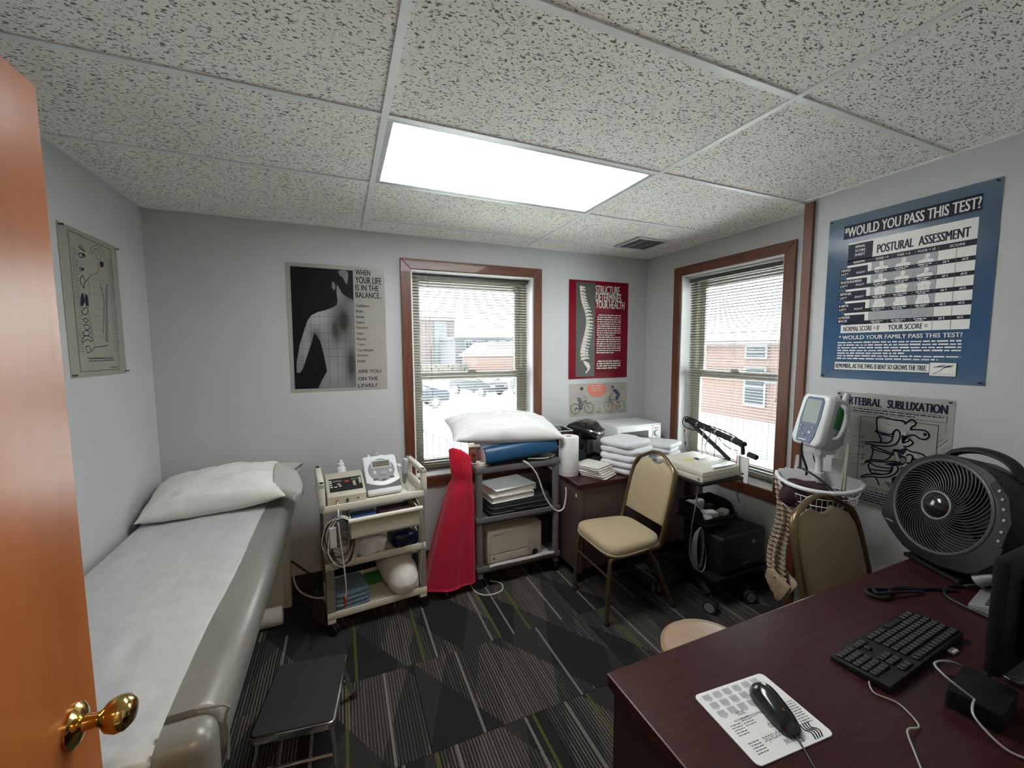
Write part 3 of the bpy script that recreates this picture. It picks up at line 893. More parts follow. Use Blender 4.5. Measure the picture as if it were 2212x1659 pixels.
def sheet_edge(y):
    s = (y + 0.5) / 1.9
    return (-1.14 - 0.004 * sin(y * 7), -0.60 + 0.006 * sin(y * 5) + 0.035 * max(0, -y) + 0.022 * max(0, s - 0.3))
o = sheet('paper_sheet', None, None, [(1.16, 0.7275), (0.9, 0.7275), (0.5, 0.7275), (0.1, 0.7275), (-0.2, 0.7275), (-0.40, 0.7275), (-0.452, 0.724), (-0.474, 0.70), (-0.478, 0.6), (-0.479, 0.42), (-0.479, 0.30)], 0, 0, 'exam_paper', 0.012, 2.0, edge=sheet_edge, nx=60)
tag(o, 'wrinkled white paper sheet spread along the examination table', 'paper sheet')

# ---- pillows
def pillow(name, label, L, Wd, T_, m, loc, rz, tilt=(0, 0), seed=0.0, flange=0.0, sag=0.0, pinch=0.13, ry=0.0):
    n = 44
    bm = BM()
    top, bot = {}, {}
    for i in range(n + 1):
        for j in range(n + 1):
            u, v = -1 + 2 * i / n, -1 + 2 * j / n
            k = pinch
            x = u * L / 2 * (1 - k * (1 - abs(u)) * 0 - k * (v * v) * 0.0 - k * (1 - v * v) * abs(u) ** 3 * 0.35)
            y = v * Wd / 2 * (1 - k * (1 - u * u) * abs(v) ** 3 * 0.35)
            e = max(0.0, (1 - abs(u) ** 2.4)) * max(0.0, (1 - abs(v) ** 2.4))
            h = T_ / 2 * e ** 0.5
            rad = math.hypot(u, v)
            # radiating wrinkles from the corners and long creases
            wr = 0.015 * fbm((u * 2.2 + seed, v * 5.5, seed), 1.0) + 0.006 * fbm((u * 7 + seed, v * 9, seed + 5), 1.0)
            cr = 0.0
            for sx in (-1, 1):
                for sy in (-1, 1):
                    du, dv = u - sx, v - sy
                    d = math.hypot(du, dv)
                    cr += 0.008 * math.exp(-d * 2.0) * sin(math.atan2(dv, du) * 13 + seed)
            edge = min(1.0, e * 6)
            z0 = sag * (u * u)
            top[i, j] = bm.verts.new((x, y, z0 + h * 1.08 + (wr + cr) * edge))
            if 0 < i < n and 0 < j < n:
                bot[i, j] = bm.verts.new((x, y, z0 - h * 0.72 + wr * 0.25 * edge))
            else: bot[i, j] = top[i, j]
    for i in range(n):
        for j in range(n):
            bm.faces.new((top[i, j], top[i + 1, j], top[i + 1, j + 1], top[i, j + 1]))
            q = []
            for a in (bot[i, j], bot[i, j + 1], bot[i + 1, j + 1], bot[i + 1, j]):
                if a not in q: q.append(a)
            try: bm.faces.new(q)
            except ValueError: pass
    o = ob(name, bm, m, None, True, 80)
    o.location = loc; o.rotation_euler = (tilt[0], tilt[1], rz)
    tag(o, label, 'pillow')
    return o
p = pillow('pillow', 'plump white pillow in a loose pillowcase on the examination table', 0.66, 0.42, 0.22, 'linen', (-0.83, 1.205, 0.815), radians(3), (radians(10), radians(-3)), 1.3)
# loose open end of the pillowcase
bm = BM()
rows = []
for j in range(9):
    s = j / 8
    row = []
    for k in range(40):
        a = 2 * pi * k / 40
        ry_ = 0.17 + 0.05 * s + 0.012 * sin(5 * a + 2) * s
        rz_ = 0.075 * (1 - 0.25 * s) + 0.016 * sin(4 * a + 1) * s
        row.append(bm.verts.new((0.275 + 0.12 * s + 0.022 * sin(3 * a + 1.0) * s, ry_ * cos(a), 0.012 + rz_ * sin(a) - 0.035 * s * s)))
    rows.append(row)
for A, B in zip(rows, rows[1:]):
    for k in range(40): bm.faces.new((A[k], A[(k + 1) % 40], B[(k + 1) % 40], B[k]))
bmesh.ops.solidify(bm, geom=bm.faces[:], thickness=0.002)
ob('pillowcase_hem', bm, 'linen', p, True, 60)

# roll of table paper on the shelf under the table head
t = thing('paper_roll', 'cream paper roll lying under the head of the examination table', 'paper roll', (-0.61, 1.10, 0.0), radians(2))
bm = BM(); lathe(bm, [(0.02, 0), (0.052, 0), (0.052, 0.13), (0.02, 0.13), (0.02, 0.0)], 24, TM(-0.065, 0, 0.052, 0, radians(90), 0))
ob('roll', bm, 'napkin', t, True)

# ---- chrome step stool
t = thing('step_stool', 'low chrome step stool with black rubber top on the carpet', 'step stool', (-0.360, 0.218, 0), radians(-8.5))
hw, hd = 0.143, 0.178
bm = BM(); prism(bm, rrect(-hw, hw, -hd, hd, 0.02), 0.205, 0.232, None, 0.003); ob('top_frame', bm, 'chrome', t, True)
bm = BM(); prism(bm, rrect(-hw + 0.006, hw - 0.006, -hd + 0.006, hd - 0.006, 0.016), 0.231, 0.2365, None, 0.001); ob('rubber_mat', bm, 'rubber', t)
for sx in (-1, 1):
    for sy in (-1, 1):
        bm = BM(); tube(bm, [(sx * (hw - 0.02), sy * (hd - 0.03), 0.215), (sx * (hw - 0.014), sy * (hd - 0.022), 0.16), (sx * (hw + 0.012), sy * (hd + 0.012), 0.012)], 0.011, 10, 4); lg = ob('leg', bm, 'chrome', t, True)
        bm = BM(); lathe(bm, [(0, 0), (0.016, 0), (0.015, 0.03), (0.0115, 0.034)], 12, TM(sx * (hw + 0.013), sy * (hd + 0.013), 0)); ob('foot_tip', bm, 'rubber', lg, True)
for sy in (-1, 1):
    bm = BM(); cyl(bm, (-hw + 0.01, sy * (hd - 0.003), 0.10), (hw - 0.01, sy * (hd - 0.003), 0.10), 0.006, 8); ob('brace', bm, 'chrome', t, True)

# ---- near desk (mahogany top)
D1Y = -0.69
t = thing('office_desk', 'dark mahogany laminate desk in the near right corner', 'desk', (1.345, -1.07, 0))
bm = BM(); box(bm, -0.895, 0.893, -0.38, 0.38, 0.715, 0.75, 0.004); ob('desk_top', bm, 'mahogany', t)
bm = BM(); box(bm, -0.885, -0.86, -0.36, 0.36, 0.02, 0.715, 0.003); ob('end_panel', bm, 'mahogany_edge', t)
bm = BM(); box(bm, 0.86, 0.885, -0.36, 0.36, 0.02, 0.715, 0.003); ob('end_panel', bm, 'mahogany_edge', t)
bm = BM(); box(bm, -0.86, 0.86, -0.30, -0.28, 0.18, 0.715, 0.002); ob('modesty_panel', bm, 'mahogany_edge', t)
bm = BM(); box(bm, -0.86, -0.50, -0.28, 0.34, 0.06, 0.712, 0.003); pd = ob('pedestal', bm, 'mahogany_edge', t)
for k in range(3):
    bm = BM(); box(bm, -0.852, -0.508, 0.34, 0.356, 0.07 + k * 0.215, 0.275 + k * 0.215, 0.003); dr = ob('drawer_front', bm, 'mahogany', t)
    bm = BM(); cyl(bm, (-0.73, 0.372, 0.2 + k * 0.215), (-0.63, 0.372, 0.2 + k * 0.215), 0.005, 8); ob('pull', bm, 'chrome', dr)
for sx in (-0.872, 0.872):
    for yy in (-0.33, 0.33):
        bm = BM(); cyl(bm, (sx, yy, 0.0), (sx, yy, 0.022), 0.014, 10); ob('glide', bm, 'chrome', t)

# ---- back desk in the corner
t = thing('corner_desk', 'brown desk with dark top pushed into the back corner', 'desk', (1.845, 1.09, 0))
bm = BM(); box(bm, -0.568, 0.568, -0.345, 0.345, 0.668, 0.70, 0.003); ob('desk_top', bm, 'mahogany', t)
bm = BM(); box(bm, -0.56, -0.53, -0.335, 0.335, 0.07, 0.668, 0.003); ob('end_panel', bm, 'brown_laminate', t)
bm = BM(); box(bm, 0.53, 0.56, -0.335, 0.335, 0.07, 0.668, 0.003); ob('end_panel', bm, 'brown_laminate', t)
bm = BM(); box(bm, -0.53, 0.53, -0.325, -0.307, 0.62, 0.668, 0.002); ob('top_rail', bm, 'brown_laminate', t)
bm = BM(); box(bm, -0.53, 0.10, -0.322, -0.304, 0.30, 0.62, 0.002); ob('front_panel', bm, 'brown_laminate', t)
bm = BM(); box(bm, -0.53, 0.10, -0.322, -0.304, 0.085, 0.297, 0.002); ob('front_panel', bm, 'brown_laminate', t)
bm = BM(); box(bm, 0.10, 0.53, -0.29, -0.27, 0.10, 0.62, 0.002); ob('front_panel', bm, 'brown_laminate', t)
bm = BM(); box(bm, -0.53, 0.53, 0.315, 0.33, 0.10, 0.668, 0.002); ob('back_panel', bm, 'brown_laminate', t)
for sx in (-0.545, 0.545):
    for yy in (-0.31, 0.31):
        bm = BM(); cyl(bm, (sx, yy, 0.0), (sx, yy, 0.072), 0.018, 10); ob('foot', bm, 'black', t)
bm = BM(); box(bm, -0.5612, -0.56, -0.30, -0.285, 0.60, 0.62); ob('sticker', bm, 'paper', t)

# ---- banquet chairs (local: faces -y; origin at floor centre of the seat)
def banquet_chair(name, label, loc, rz):
    t = thing(name, label, 'chair', loc, rz, 'tan banquet chairs')
    # seat cushion: trapezoid with round front
    poly = []
    for k in range(48):
        a = 2 * pi * k / 48
        c, s = cos(a), sin(a)
        e = 0.42
        x = math.copysign(abs(c) ** e, c) * 0.205
        y = math.copysign(abs(s) ** e, s) * 0.205
        x *= 1 + 0.10 * (-y / 0.205)
        poly.append((x, y - 0.01))
    bm = BM()
    rings = []
    for z, sc in ((0.400, 0.94), (0.405, 0.985), (0.42, 1.0), (0.445, 1.0), (0.462, 0.975), (0.472, 0.90), (0.480, 0.72), (0.484, 0.4)):
        rings.append([bm.verts.new((x * sc, y * sc, z)) for x, y in poly])
    for A, B in zip(rings, rings[1:]):
        for k in range(48): bm.faces.new((A[k], A[(k + 1) % 48], B[(k + 1) % 48], B[k]))
    bm.faces.new(rings[0]); bm.faces.new(rings[-1])
    st_ = ob('seat', bm, 'chair_fabric', t, True, 50)
    bm = BM(); tube(bm, [(x * 1.0, y * 1.0, 0.418) for x, y in poly], 0.004, 5, 0, True); ob('piping', bm, 'chair_fabric', st_, True)
    # back frame plane leans backwards (+y) with height
    def bp(x, z): return (x, 0.165 + (z - 0.45) * 0.24 + 0.06 * max(0, (z - 0.45)) ** 2, z)
    outline = [(-0.195, 0.50), (-0.198, 0.62), (-0.196, 0.74), (-0.188, 0.82), (-0.165, 0.868), (-0.12, 0.895), (-0.06, 0.925), (0.0, 0.935), (0.06, 0.925), (0.12, 0.895), (0.165, 0.868), (0.188, 0.82), (0.196, 0.74), (0.198, 0.62), (0.195, 0.50)]
    frame = [(-0.185, 0.01, 0.408), (-0.193, 0.10, 0.412), (-0.195, 0.15, 0.425)] + [bp(x, z) for x, z in outline] + [(0.195, 0.15, 0.425), (0.193, 0.10, 0.412), (0.185, 0.01, 0.408)]
    bm = BM(); tube(bm, frame, 0.018, 10, 4, flat=0.62); ob('back_frame', bm, 'chair_frame', t, True)
    # back pad with handle notch at the top
    inner = [(-0.180, 0.53), (-0.184, 0.62), (-0.182, 0.74), (-0.174, 0.81), (-0.152, 0.850), (-0.105, 0.872), (-0.062, 0.888), (-0.045, 0.878), (-0.030, 0.866), (0.0, 0.862), (0.030, 0.866), (0.045, 0.878), (0.062, 0.888), (0.105, 0.872), (0.152, 0.850), (0.174, 0.81), (0.182, 0.74), (0.184, 0.62), (0.180, 0.53)]
    c = (0.0, 0.70)
    bm = BM()
    rings = []
    for off, sc in ((-0.020, 0.0), (-0.020, 0.55), (-0.018, 0.84), (-0.012, 0.96), (0.0, 1.0), (0.010, 0.985), (0.014, 0.9), (0.015, 0.0)):
        if sc == 0.0:
            q = bp(c[0], c[1]); rings.append([bm.verts.new((q[0], q[1] + off, q[2]))]); continue
        ring = []
        for x, z in inner:
            q = bp(c[0] + (x - c[0]) * sc, c[1] + (z - c[1]) * sc)
            ring.append(bm.verts.new((q[0], q[1] + off, q[2])))
        rings.append(ring)
    for A, B in zip(rings, rings[1:]):
        n = max(len(A), len(B))
        for k in range(n):
            k2 = (k + 1) % n
            if len(A) == 1: bm.faces.new((A[0], B[k], B[k2]))
            elif len(B) == 1: bm.faces.new((A[k], A[k2], B[0]))
            else: bm.faces.new((A[k], A[k2], B[k2], B[k]))
    ob('backrest', bm, 'chair_fabric', t, True, 50)
    for sx in (-1, 1):
        bm = BM(); tube(bm, [(sx * 0.16, -0.14, 0.400), (sx * 0.172, -0.17, 0.392), (sx * 0.178, -0.19, 0.36), (sx * 0.185, -0.205, 0.2), (sx * 0.188, -0.215, 0.012)], 0.0145, 10, 4); lg = ob('leg', bm, 'chair_frame', t, True)
        bm = BM(); lathe(bm, [(0, 0), (0.017, 0), (0.016, 0.02), (0, 0.02)], 10, TM(sx * 0.188, -0.215, 0)); ob('foot_cap', bm, 'rubber', lg, True)
        bm = BM(); tube(bm, [(sx * 0.183, 0.02, 0.402), (sx * 0.185, 0.07, 0.395), (sx * 0.186, 0.12, 0.33), (sx * 0.188, 0.20, 0.16), (sx * 0.19, 0.27, 0.012)], 0.0145, 10, 4); lg = ob('leg', bm, 'chair_frame', t, True)
        bm = BM(); lathe(bm, [(0, 0), (0.017, 0), (0.016, 0.02), (0, 0.02)], 10, TM(sx * 0.19, 0.272, 0)); ob('foot_cap', bm, 'rubber', lg, True)
        bm = BM(); cyl(bm, (sx * 0.17, -0.17, 0.398), (sx * 0.17, 0.10, 0.400), 0.009, 8); ob('seat_rail', bm, 'chair_frame', t, True)
    bm = BM(); cyl(bm, (-0.184, -0.198, 0.28), (0.184, -0.198, 0.28), 0.006, 8); ob('stretcher', bm, 'chair_frame', t, True)
    return t
banquet_chair('banquet_chair', 'tan banquet chair standing free in front of the corner desk', (1.425, 0.505, 0), radians(-92))
banquet_chair('banquet_chair', 'tan banquet chair tucked behind the mahogany desk by the basket stand', (1.795, -0.70, 0), radians(-7))

# ---- round stool behind the desk
t = thing('round_stool', 'round tan vinyl stool half hidden behind the mahogany desk', 'stool', (1.085, -0.475, 0))
bm = BM(); lathe(bm, [(0, 0.415), (0.165, 0.415), (0.172, 0.425), (0.172, 0.452), (0.168, 0.468), (0.15, 0.484), (0.10, 0.494), (0, 0.497)], 48); ob('seat', bm, 'vinyl_tan', t, True, 50)
bm = BM(); tube(bm, [(0.171 * cos(2 * pi * k / 48), 0.171 * sin(2 * pi * k / 48), 0.462) for k in range(48)], 0.0035, 5, 0, True); ob('piping', bm, 'vinyl_tan', t, True)
bm = BM(); lathe(bm, [(0.0, 0.08), (0.028, 0.08), (0.026, 0.25), (0.016, 0.25), (0.016, 0.415), (0, 0.415)], 20); ob('column', bm, 'chrome', t, True)
for k in range(5):
    a = 2 * pi * k / 5 + 0.3
    bm = BM(); tube(bm, [(0.02 * cos(a), 0.02 * sin(a), 0.10), (0.2 * cos(a), 0.2 * sin(a), 0.065)], [0.016, 0.011], 8); lg = ob('base_arm', bm, 'chrome', t, True)
    bm = BM()
    for d in (-0.012, 0.012):
        q = Vector((0.2 * cos(a) - d * sin(a), 0.2 * sin(a) + d * cos(a), 0.025)); e = Vector((-sin(a), cos(a), 0)) * 0.008
        cyl(bm, q - e, q + e, 0.025, 14)
    cyl(bm, (0.2 * cos(a), 0.2 * sin(a), 0.03), (0.2 * cos(a), 0.2 * sin(a), 0.068), 0.006, 8)
    ob('caster', bm, 'black', lg, True)

# ---- caster helper for the carts
def caster(bm, x, y, r=0.032, a=0.6):
    c, s = cos(a), sin(a)
    for d in (-0.011, 0.011):
        q = Vector((x - d * s + 0.012 * c, y + d * c + 0.012 * s, r)); e = Vector((-s, c, 0)) * 0.007
        cyl(bm, q - e, q + e, r, 16)
    box(bm, -0.008, 0.026, -0.019, 0.019, r + 0.005, r * 2 + 0.008, 0.004, mtx=TM(x, y, 0, rz=a))
    cyl(bm, (x, y, r), (x, y, r * 2 + 0.03), 0.007, 8)

# ---- ivory plastic utility cart (local: front at -y)
WC = thing('utility_cart', 'ivory plastic three tier utility cart with an open drawer', 'cart', (-0.03, 1.085, 0), radians(5.5))
wx, wy = 0.285, 0.20
def tray(bm, z0, z1, lip, wx_=wx, wy_=wy, wall=0.012):
    box(bm, -wx_, wx_, -wy_, wy_, z0, z0 + 0.014, 0.004)
    for a in ((-wx_, wx_, -wy_, -wy_ + wall), (-wx_, wx_, wy_ - wall, wy_), (-wx_, -wx_ + wall, -wy_ + wall, wy_ - wall), (wx_ - wall, wx_, -wy_ + wall, wy_ - wall)):
        box(bm, *a, z0, z1, 0.003)
bm = BM(); tray(bm, 0.715, 0.755, 0.02); ob('top_shelf', bm, 'ivory', WC, True)
bm = BM(); tray(bm, 0.385, 0.425, 0.02); ob('middle_shelf', bm, 'ivory', WC, True)
bm = BM(); tray(bm, 0.095, 0.135, 0.02); ob('bottom_shelf', bm, 'ivory', WC, True)
for sx in (-1, 1):
    # raised end handle with slot
    bm = BM()
    xa, xb = sx * wx - 0.016, sx * wx + 0.016
    for a in ((-wy, -wy + 0.05, 0.72, 0.885), (wy - 0.05, wy, 0.72, 0.885), (-wy, wy, 0.852, 0.885), (-wy, wy, 0.72, 0.77)):
        box(bm, xa, xb, *a[:2], *a[2:], bev=0.008)
    ob('end_handle', bm, 'ivory', WC, True)
    for sy in (-1, 1):
        for za, zb in ((0.425, 0.718), (0.135, 0.388)):
            bm = BM(); box(bm, sx * (wx - 0.022) - 0.022, sx * (wx - 0.022) + 0.022, sy * (wy - 0.02) - 0.018, sy * (wy - 0.02) + 0.018, za, zb, 0.004)
            ob('upright', bm, 'taupe', WC)
        bm = BM(); box(bm, sx * (wx - 0.022) - 0.022, sx * (wx - 0.022) + 0.022, sy * (wy - 0.02) - 0.018, sy * (wy - 0.02) + 0.018, 0.07, 0.10, 0.004)
        lg = ob('leg_socket', bm, 'ivory', WC)
        bm = BM(); caster(bm, sx * (wx - 0.022), sy * (wy - 0.02), 0.030, -0.8 if sx < 0 else 0.5); ob('caster', bm, 'black', lg, True)
# drawer pulled partly out under the top shelf
dw0, dw1, dy = -0.155, 0.225, -0.30
bm = BM()
box(bm, dw0, dw1, dy, dy + 0.012, 0.585, 0.690, 0.003); box(bm, dw0, dw0 + 0.008, dy, 0.05, 0.595, 0.685); box(bm, dw1 - 0.008, dw1, dy, 0.05, 0.595, 0.685)
box(bm, dw0, dw1, dy, 0.05, 0.588, 0.596)
dr = ob('drawer', bm, 'beige', WC)
bm = BM(); tube(bm, [(dw0 - 0.012, dy - 0.006, 0.690), (dw1 + 0.014, dy - 0.006, 0.690)], 0.014, 10, flat=0.8); ob('drawer_lip', bm, 'ivory', dr, True)
bm = BM(); box(bm, dw0 - 0.02, dw0 - 0.008, -0.18, 0.12, 0.665, 0.715); box(bm, dw1 + 0.008, dw1 + 0.02, -0.18, 0.12, 0.665, 0.715); ob('drawer_runner', bm, 'taupe', WC)

# ---- grey plastic cart
GC = thing('grey_cart', 'dark grey plastic cart on casters in front of the window', 'cart', (0.93, 1.135, 0), 0)
gx, gy = 0.315, 0.19
for z0, z1, nm in ((0.795, 0.84, 'top_shelf'), (0.452, 0.495, 'middle_shelf'), (0.112, 0.155, 'bottom_shelf')):
    bm = BM()
    if nm == 'top_shelf': box(bm, -gx, gx, -gy, gy, z0, z1, 0.008)
    else: 
        tray(bm, z0, z1, 0.02, gx, gy, 0.016)
    ob(nm, bm, 'grey_cart', GC, True)
for sx in (-1, 1):
    for sy in (-1, 1):
        for za, zb in ((0.155, 0.455), (0.495, 0.798)):
            bm = BM(); cyl(bm, (sx * (gx - 0.026), sy * (gy - 0.026), za), (sx * (gx - 0.026), sy * (gy - 0.026), zb), 0.024, 14); ob('upright', bm, 'grey_cart', GC, True)
        bm = BM(); cyl(bm, (sx * (gx - 0.026), sy * (gy - 0.026), 0.075), (sx * (gx - 0.026), sy * (gy - 0.026), 0.115), 0.022, 12); lg = ob('leg_socket', bm, 'grey_cart', GC, True)
        bm = BM(); caster(bm, sx * (gx - 0.026), sy * (gy - 0.026), 0.034, 2.5 if sx < 0 else 0.4); ob('caster', bm, 'black', lg, True)

# ================================================================== SMALL THINGS
def path_ob(name, pts, r, m, parent=None, sm=6, n=7, closed=False):
    bm = BM(); tube(bm, pts, r, n, sm, closed)
    return ob(name, bm, m, parent, True)

# folded towel: layered slab with a rounded fold along the front
def folded(name, label, cat, loc, rz, sx, sy, h, m, layers=3, seed=0.0, group=None, wob=0.004):
    bm = BM()
    n = 14
    lh = h / layers
    for L in range(layers):
        z0 = L * lh
        k = 0.97 + 0.03 * random.random()
        a, b_ = sx / 2 * k, sy / 2 * (0.97 + 0.03 * random.random())
        r = lh * 0.5
        prof = []
        for q in range(7):
            an = -pi / 2 + pi * q / 6
            prof.append((r * cos(an), r + r * sin(an)))
        rings = []
        base = rrect(-a + r, a - r, -b_ + r, b_ - r, 0.012, 3)
        # outward offset ring profile (rounded edges), densified loop
        loop = []
        for i in range(len(base)):
            p, q = Vector(base[i]), Vector(base[(i + 1) % len(base)])
            seg = max(1, int((q - p).length / 0.03))
            for s in range(seg): loop.append(p.lerp(q, s / seg))
        cen = Vector((0, 0))
        for ro, zo in prof:
            ring = []
            for p in loop:
                d = p.copy()
                nx = max(-1, min(1, p.x / (a - r))) ; ny = max(-1, min(1, p.y / (b_ - r)))
                dv = Vector((nx if abs(nx) > 0.93 else 0, ny if abs(ny) > 0.93 else 0))
                if dv.length: dv.normalize()
                w = fbm((p.x * 14 + seed, p.y * 14 + L * 3.1, z0 * 40 + seed), 1.0) * wob
                ring.append(bm.verts.new((p.x + dv.x * (ro + w), p.y + dv.y * (ro + w), z0 + zo * 0.98 + w * 0.5)))
            rings.append(ring)
        N = len(loop)
        for A, B in zip(rings, rings[1:]):
            for i in range(N): bm.faces.new((A[i], A[(i + 1) % N], B[(i + 1) % N], B[i]))
        bm.faces.new(rings[0])
        # gently domed top
        c = bm.verts.new((0, 0, z0 + lh * 1.0))
        T_ = rings[-1]
        mid = [bm.verts.new((v.co.x * 0.6, v.co.y * 0.6, v.co.z + 0.003 * fbm((v.co.x * 9, v.co.y * 9, seed), 1.0))) for v in T_]
        for i in range(N):
            bm.faces.new((T_[i], T_[(i + 1) % N], mid[(i + 1) % N], mid[i])); bm.faces.new((mid[i], mid[(i + 1) % N], c))
    o = ob(name, bm, m, None, True, 55)
    o.location = loc; o.rotation_euler.z = rz
    return tag(o, label, cat, group)

# ------------------------------------------------------------------ on the ivory cart
rz = radians(5.5)
Rc = Matrix.Rotation(rz, 4, 'Z')
def wc(x, y, z):
    v = Rc @ Vector((x, y, z)); return (v.x - 0.03, v.y + 1.085, v.z)
ZT = 0.7295
t = thing('stimulator_unit', 'beige muscle stimulator box with black button panel on the ivory cart', 'medical device', wc(-0.150, -0.02, ZT), rz)
w2 = 0.105
prof = [(-0.115, 0.0), (0.115, 0.0), (0.115, 0.125), (0.03, 0.128), (-0.108, 0.060), (-0.115, 0.05)]
MYZ = Matrix(((0, 0, 1, 0), (1, 0, 0, 0), (0, 1, 0, 0), (0, 0, 0, 1)))     # (a,b,c)->(c,a,b)
bm = BM(); prism(bm, prof, -w2, w2, MYZ, 0.004); ob('case', bm, 'beige', t, True, 30)
sl = math.atan2(0.068, 0.138)
PM = TM(0, -0.108, 0.0605, sl, 0, 0)          # panel frame: local x right, y up the slope, z out
def on_panel(nm, x0, x1, y0, y1, h, m, par, bev=0.0008):
    bm = BM(); box(bm, x0, x1, y0, y1, 0.0, h, bev, 1, PM); return ob(nm, bm, m, par)
pn = on_panel('control_panel', -0.088, 0.092, 0.022, 0.132, 0.0016, 'black', t)
on_panel('display', -0.066, -0.018, 0.100, 0.116, 0.0024, 'lcd_dim', pn); on_panel('display', 0.032, 0.070, 0.102, 0.118, 0.0024, 'lcd_dim', pn)
on_panel('logo_plate', -0.004, 0.020, 0.092, 0.106, 0.0024, 'red_plastic', pn); on_panel('logo_plate', -0.004, 0.020, 0.109, 0.118, 0.0024, 'dark_teal', pn)
bp0 = None
for x, y in ((-0.08, .112), (-0.08, .098), (-0.08, .080), (-0.078, .062), (-0.055, .060), (-0.030, .064), (-0.036, .080), (0.048, .088), (0.048, .074), (0.05, .060), (0.082, .114), (0.082, .100), (0.082, .086), (0.082, .072)):
    if bp0 is None: bp0 = on_panel('button', -0.0075, 0.0075, -0.004, 0.004, 0.004, 'ivory', pn); bp0.location = PM @ Vector((x, y, 0)) - PM @ Vector((0, 0, 0)); o = bp0
    else:
        o = share('button', bp0, pn); o.location = PM @ Vector((x, y, 0)) - PM @ Vector((0, 0, 0))
for i, x in enumerate((-0.02, -0.01, 0.0, 0.01, 0.018)):
    pass
for x, m, nm in ((-0.055, 'red_plastic', 'jack'), (0.0, 'black', 'jack'), (0.058, 'black', 'jack')):
    bm = BM(); cyl(bm, (x, -0.113, 0.026), (x, -0.128 if x < 0.05 else -0.116, 0.024), 0.006, 10); ob(nm, bm, m, t, True)
path_ob('lead', [(-0.055, -0.128, 0.024), (-0.056, -0.15, 0.01), (-0.058, -0.196, -0.01), (-0.06, -0.21, -0.06)], 0.004, 'cable_white', t)
path_ob('lead', [(0.0, -0.128, 0.024), (0.002, -0.16, 0.0), (0.0, -0.196, -0.025), (-0.01, -0.208, -0.06)], 0.0035, 'cable_black', t)

t = thing('ultrasound_unit', 'white and grey therapy unit with sloped face and small screen on the ivory cart', 'medical device', wc(0.068, 0.0, ZT), rz)
prof = [(-0.10, 0.006), (-0.02, 0.0), (0.10, 0.0), (0.11, 0.185), (0.095, 0.20), (0.07, 0.198), (-0.105, 0.045), (-0.112, 0.025)]
bm = BM(); prism(bm, prof, -0.102, 0.102, MYZ, 0.012); ob('case', bm, 'white_plastic', t, True, 35)
sl = math.atan2(0.153, 0.175)
PM = TM(0, -0.105, 0.0455, sl, 0, 0)
def pl(nm, poly, h, m, par, bev=0.0006):
    bm = BM(); prism(bm, poly, 0.0, h, PM, bev); return ob(nm, bm, m, par)
disc = [(0.080 * cos(2 * pi * k / 40), 0.135 + 0.083 * sin(2 * pi * k / 40)) for k in range(40)]
fp = pl('face_panel', [(x, min(y, 0.218)) for x, y in disc], 0.0015, 'mid_grey', t)
pl('screen_bezel', rrect(-0.058, 0.062, 0.150, 0.206, 0.004), 0.003, 'light_grey', fp)
pl('screen', rrect(-0.050, 0.054, 0.157, 0.199, 0.002), 0.0036, 'lcd_dim', fp)
el = lambda cx, cy, a, b_: [(cx + a * cos(2 * pi * k / 20), cy + b_ * sin(2 * pi * k / 20)) for k in range(20)]
dk = pl('dial_pad', el(0.005, 0.108, 0.024, 0.015), 0.005, 'chrome', fp)
for cx in (-0.044, 0.052): pl('button', el(cx, 0.120, 0.010, 0.013), 0.004, 'light_grey', fp)
pl('front_band', [(-0.10, 0.004), (0.10, 0.004), (0.101, 0.055)] + [(0.098 - 0.196 * k / 10, 0.052 - 0.030 * sin(pi * k / 10)) for k in range(11)] + [(-0.101, 0.05)], 0.0016, 'dark_grey', t)
for cx, cy in ((-0.045, 0.070), (0.003, 0.060), (0.054, 0.074)): pl('button', el(cx, cy, 0.016, 0.007), 0.003, 'dark_grey', t)
bm = BM(); box(bm, 0.100, 0.122, -0.035, 0.03, 0.09, 0.15, 0.004); ob('probe_holder', bm, 'white_plastic', t)
bm = BM(); lathe(bm, [(0, -0.005), (0.012, 0.0), (0.015, 0.025), (0.013, 0.055), (0.016, 0.09), (0.017, 0.115), (0.012, 0.128), (0, 0.13)], 16, TM(0.136, -0.03, 0.075, radians(14))); pb = ob('probe', bm, 'light_grey', t, True)
bm = BM(); lathe(bm, [(0.0105, -0.045), (0.0135, -0.02), (0.0155, 0.028), (0.0, 0.03)], 16, TM(0.136, -0.031, 0.076, radians(14))); ob('probe_tip', bm, 'mid_grey', pb, True)
path_ob('probe_cable', [(0.136, -0.04, 0.03), (0.15, -0.10, -0.01), (0.165, -0.19, -0.02), (0.182, -0.225, -0.10), (0.19, -0.222, -0.28), (0.178, -0.22, -0.42), (0.168, -0.215, -0.50), (0.176, -0.21, -0.56)], 0.0035, 'cable_grey', t)
bm = BM(); box(bm, 0.06, 0.085, 0.0, 0.0, 0, 0)
bm.free()

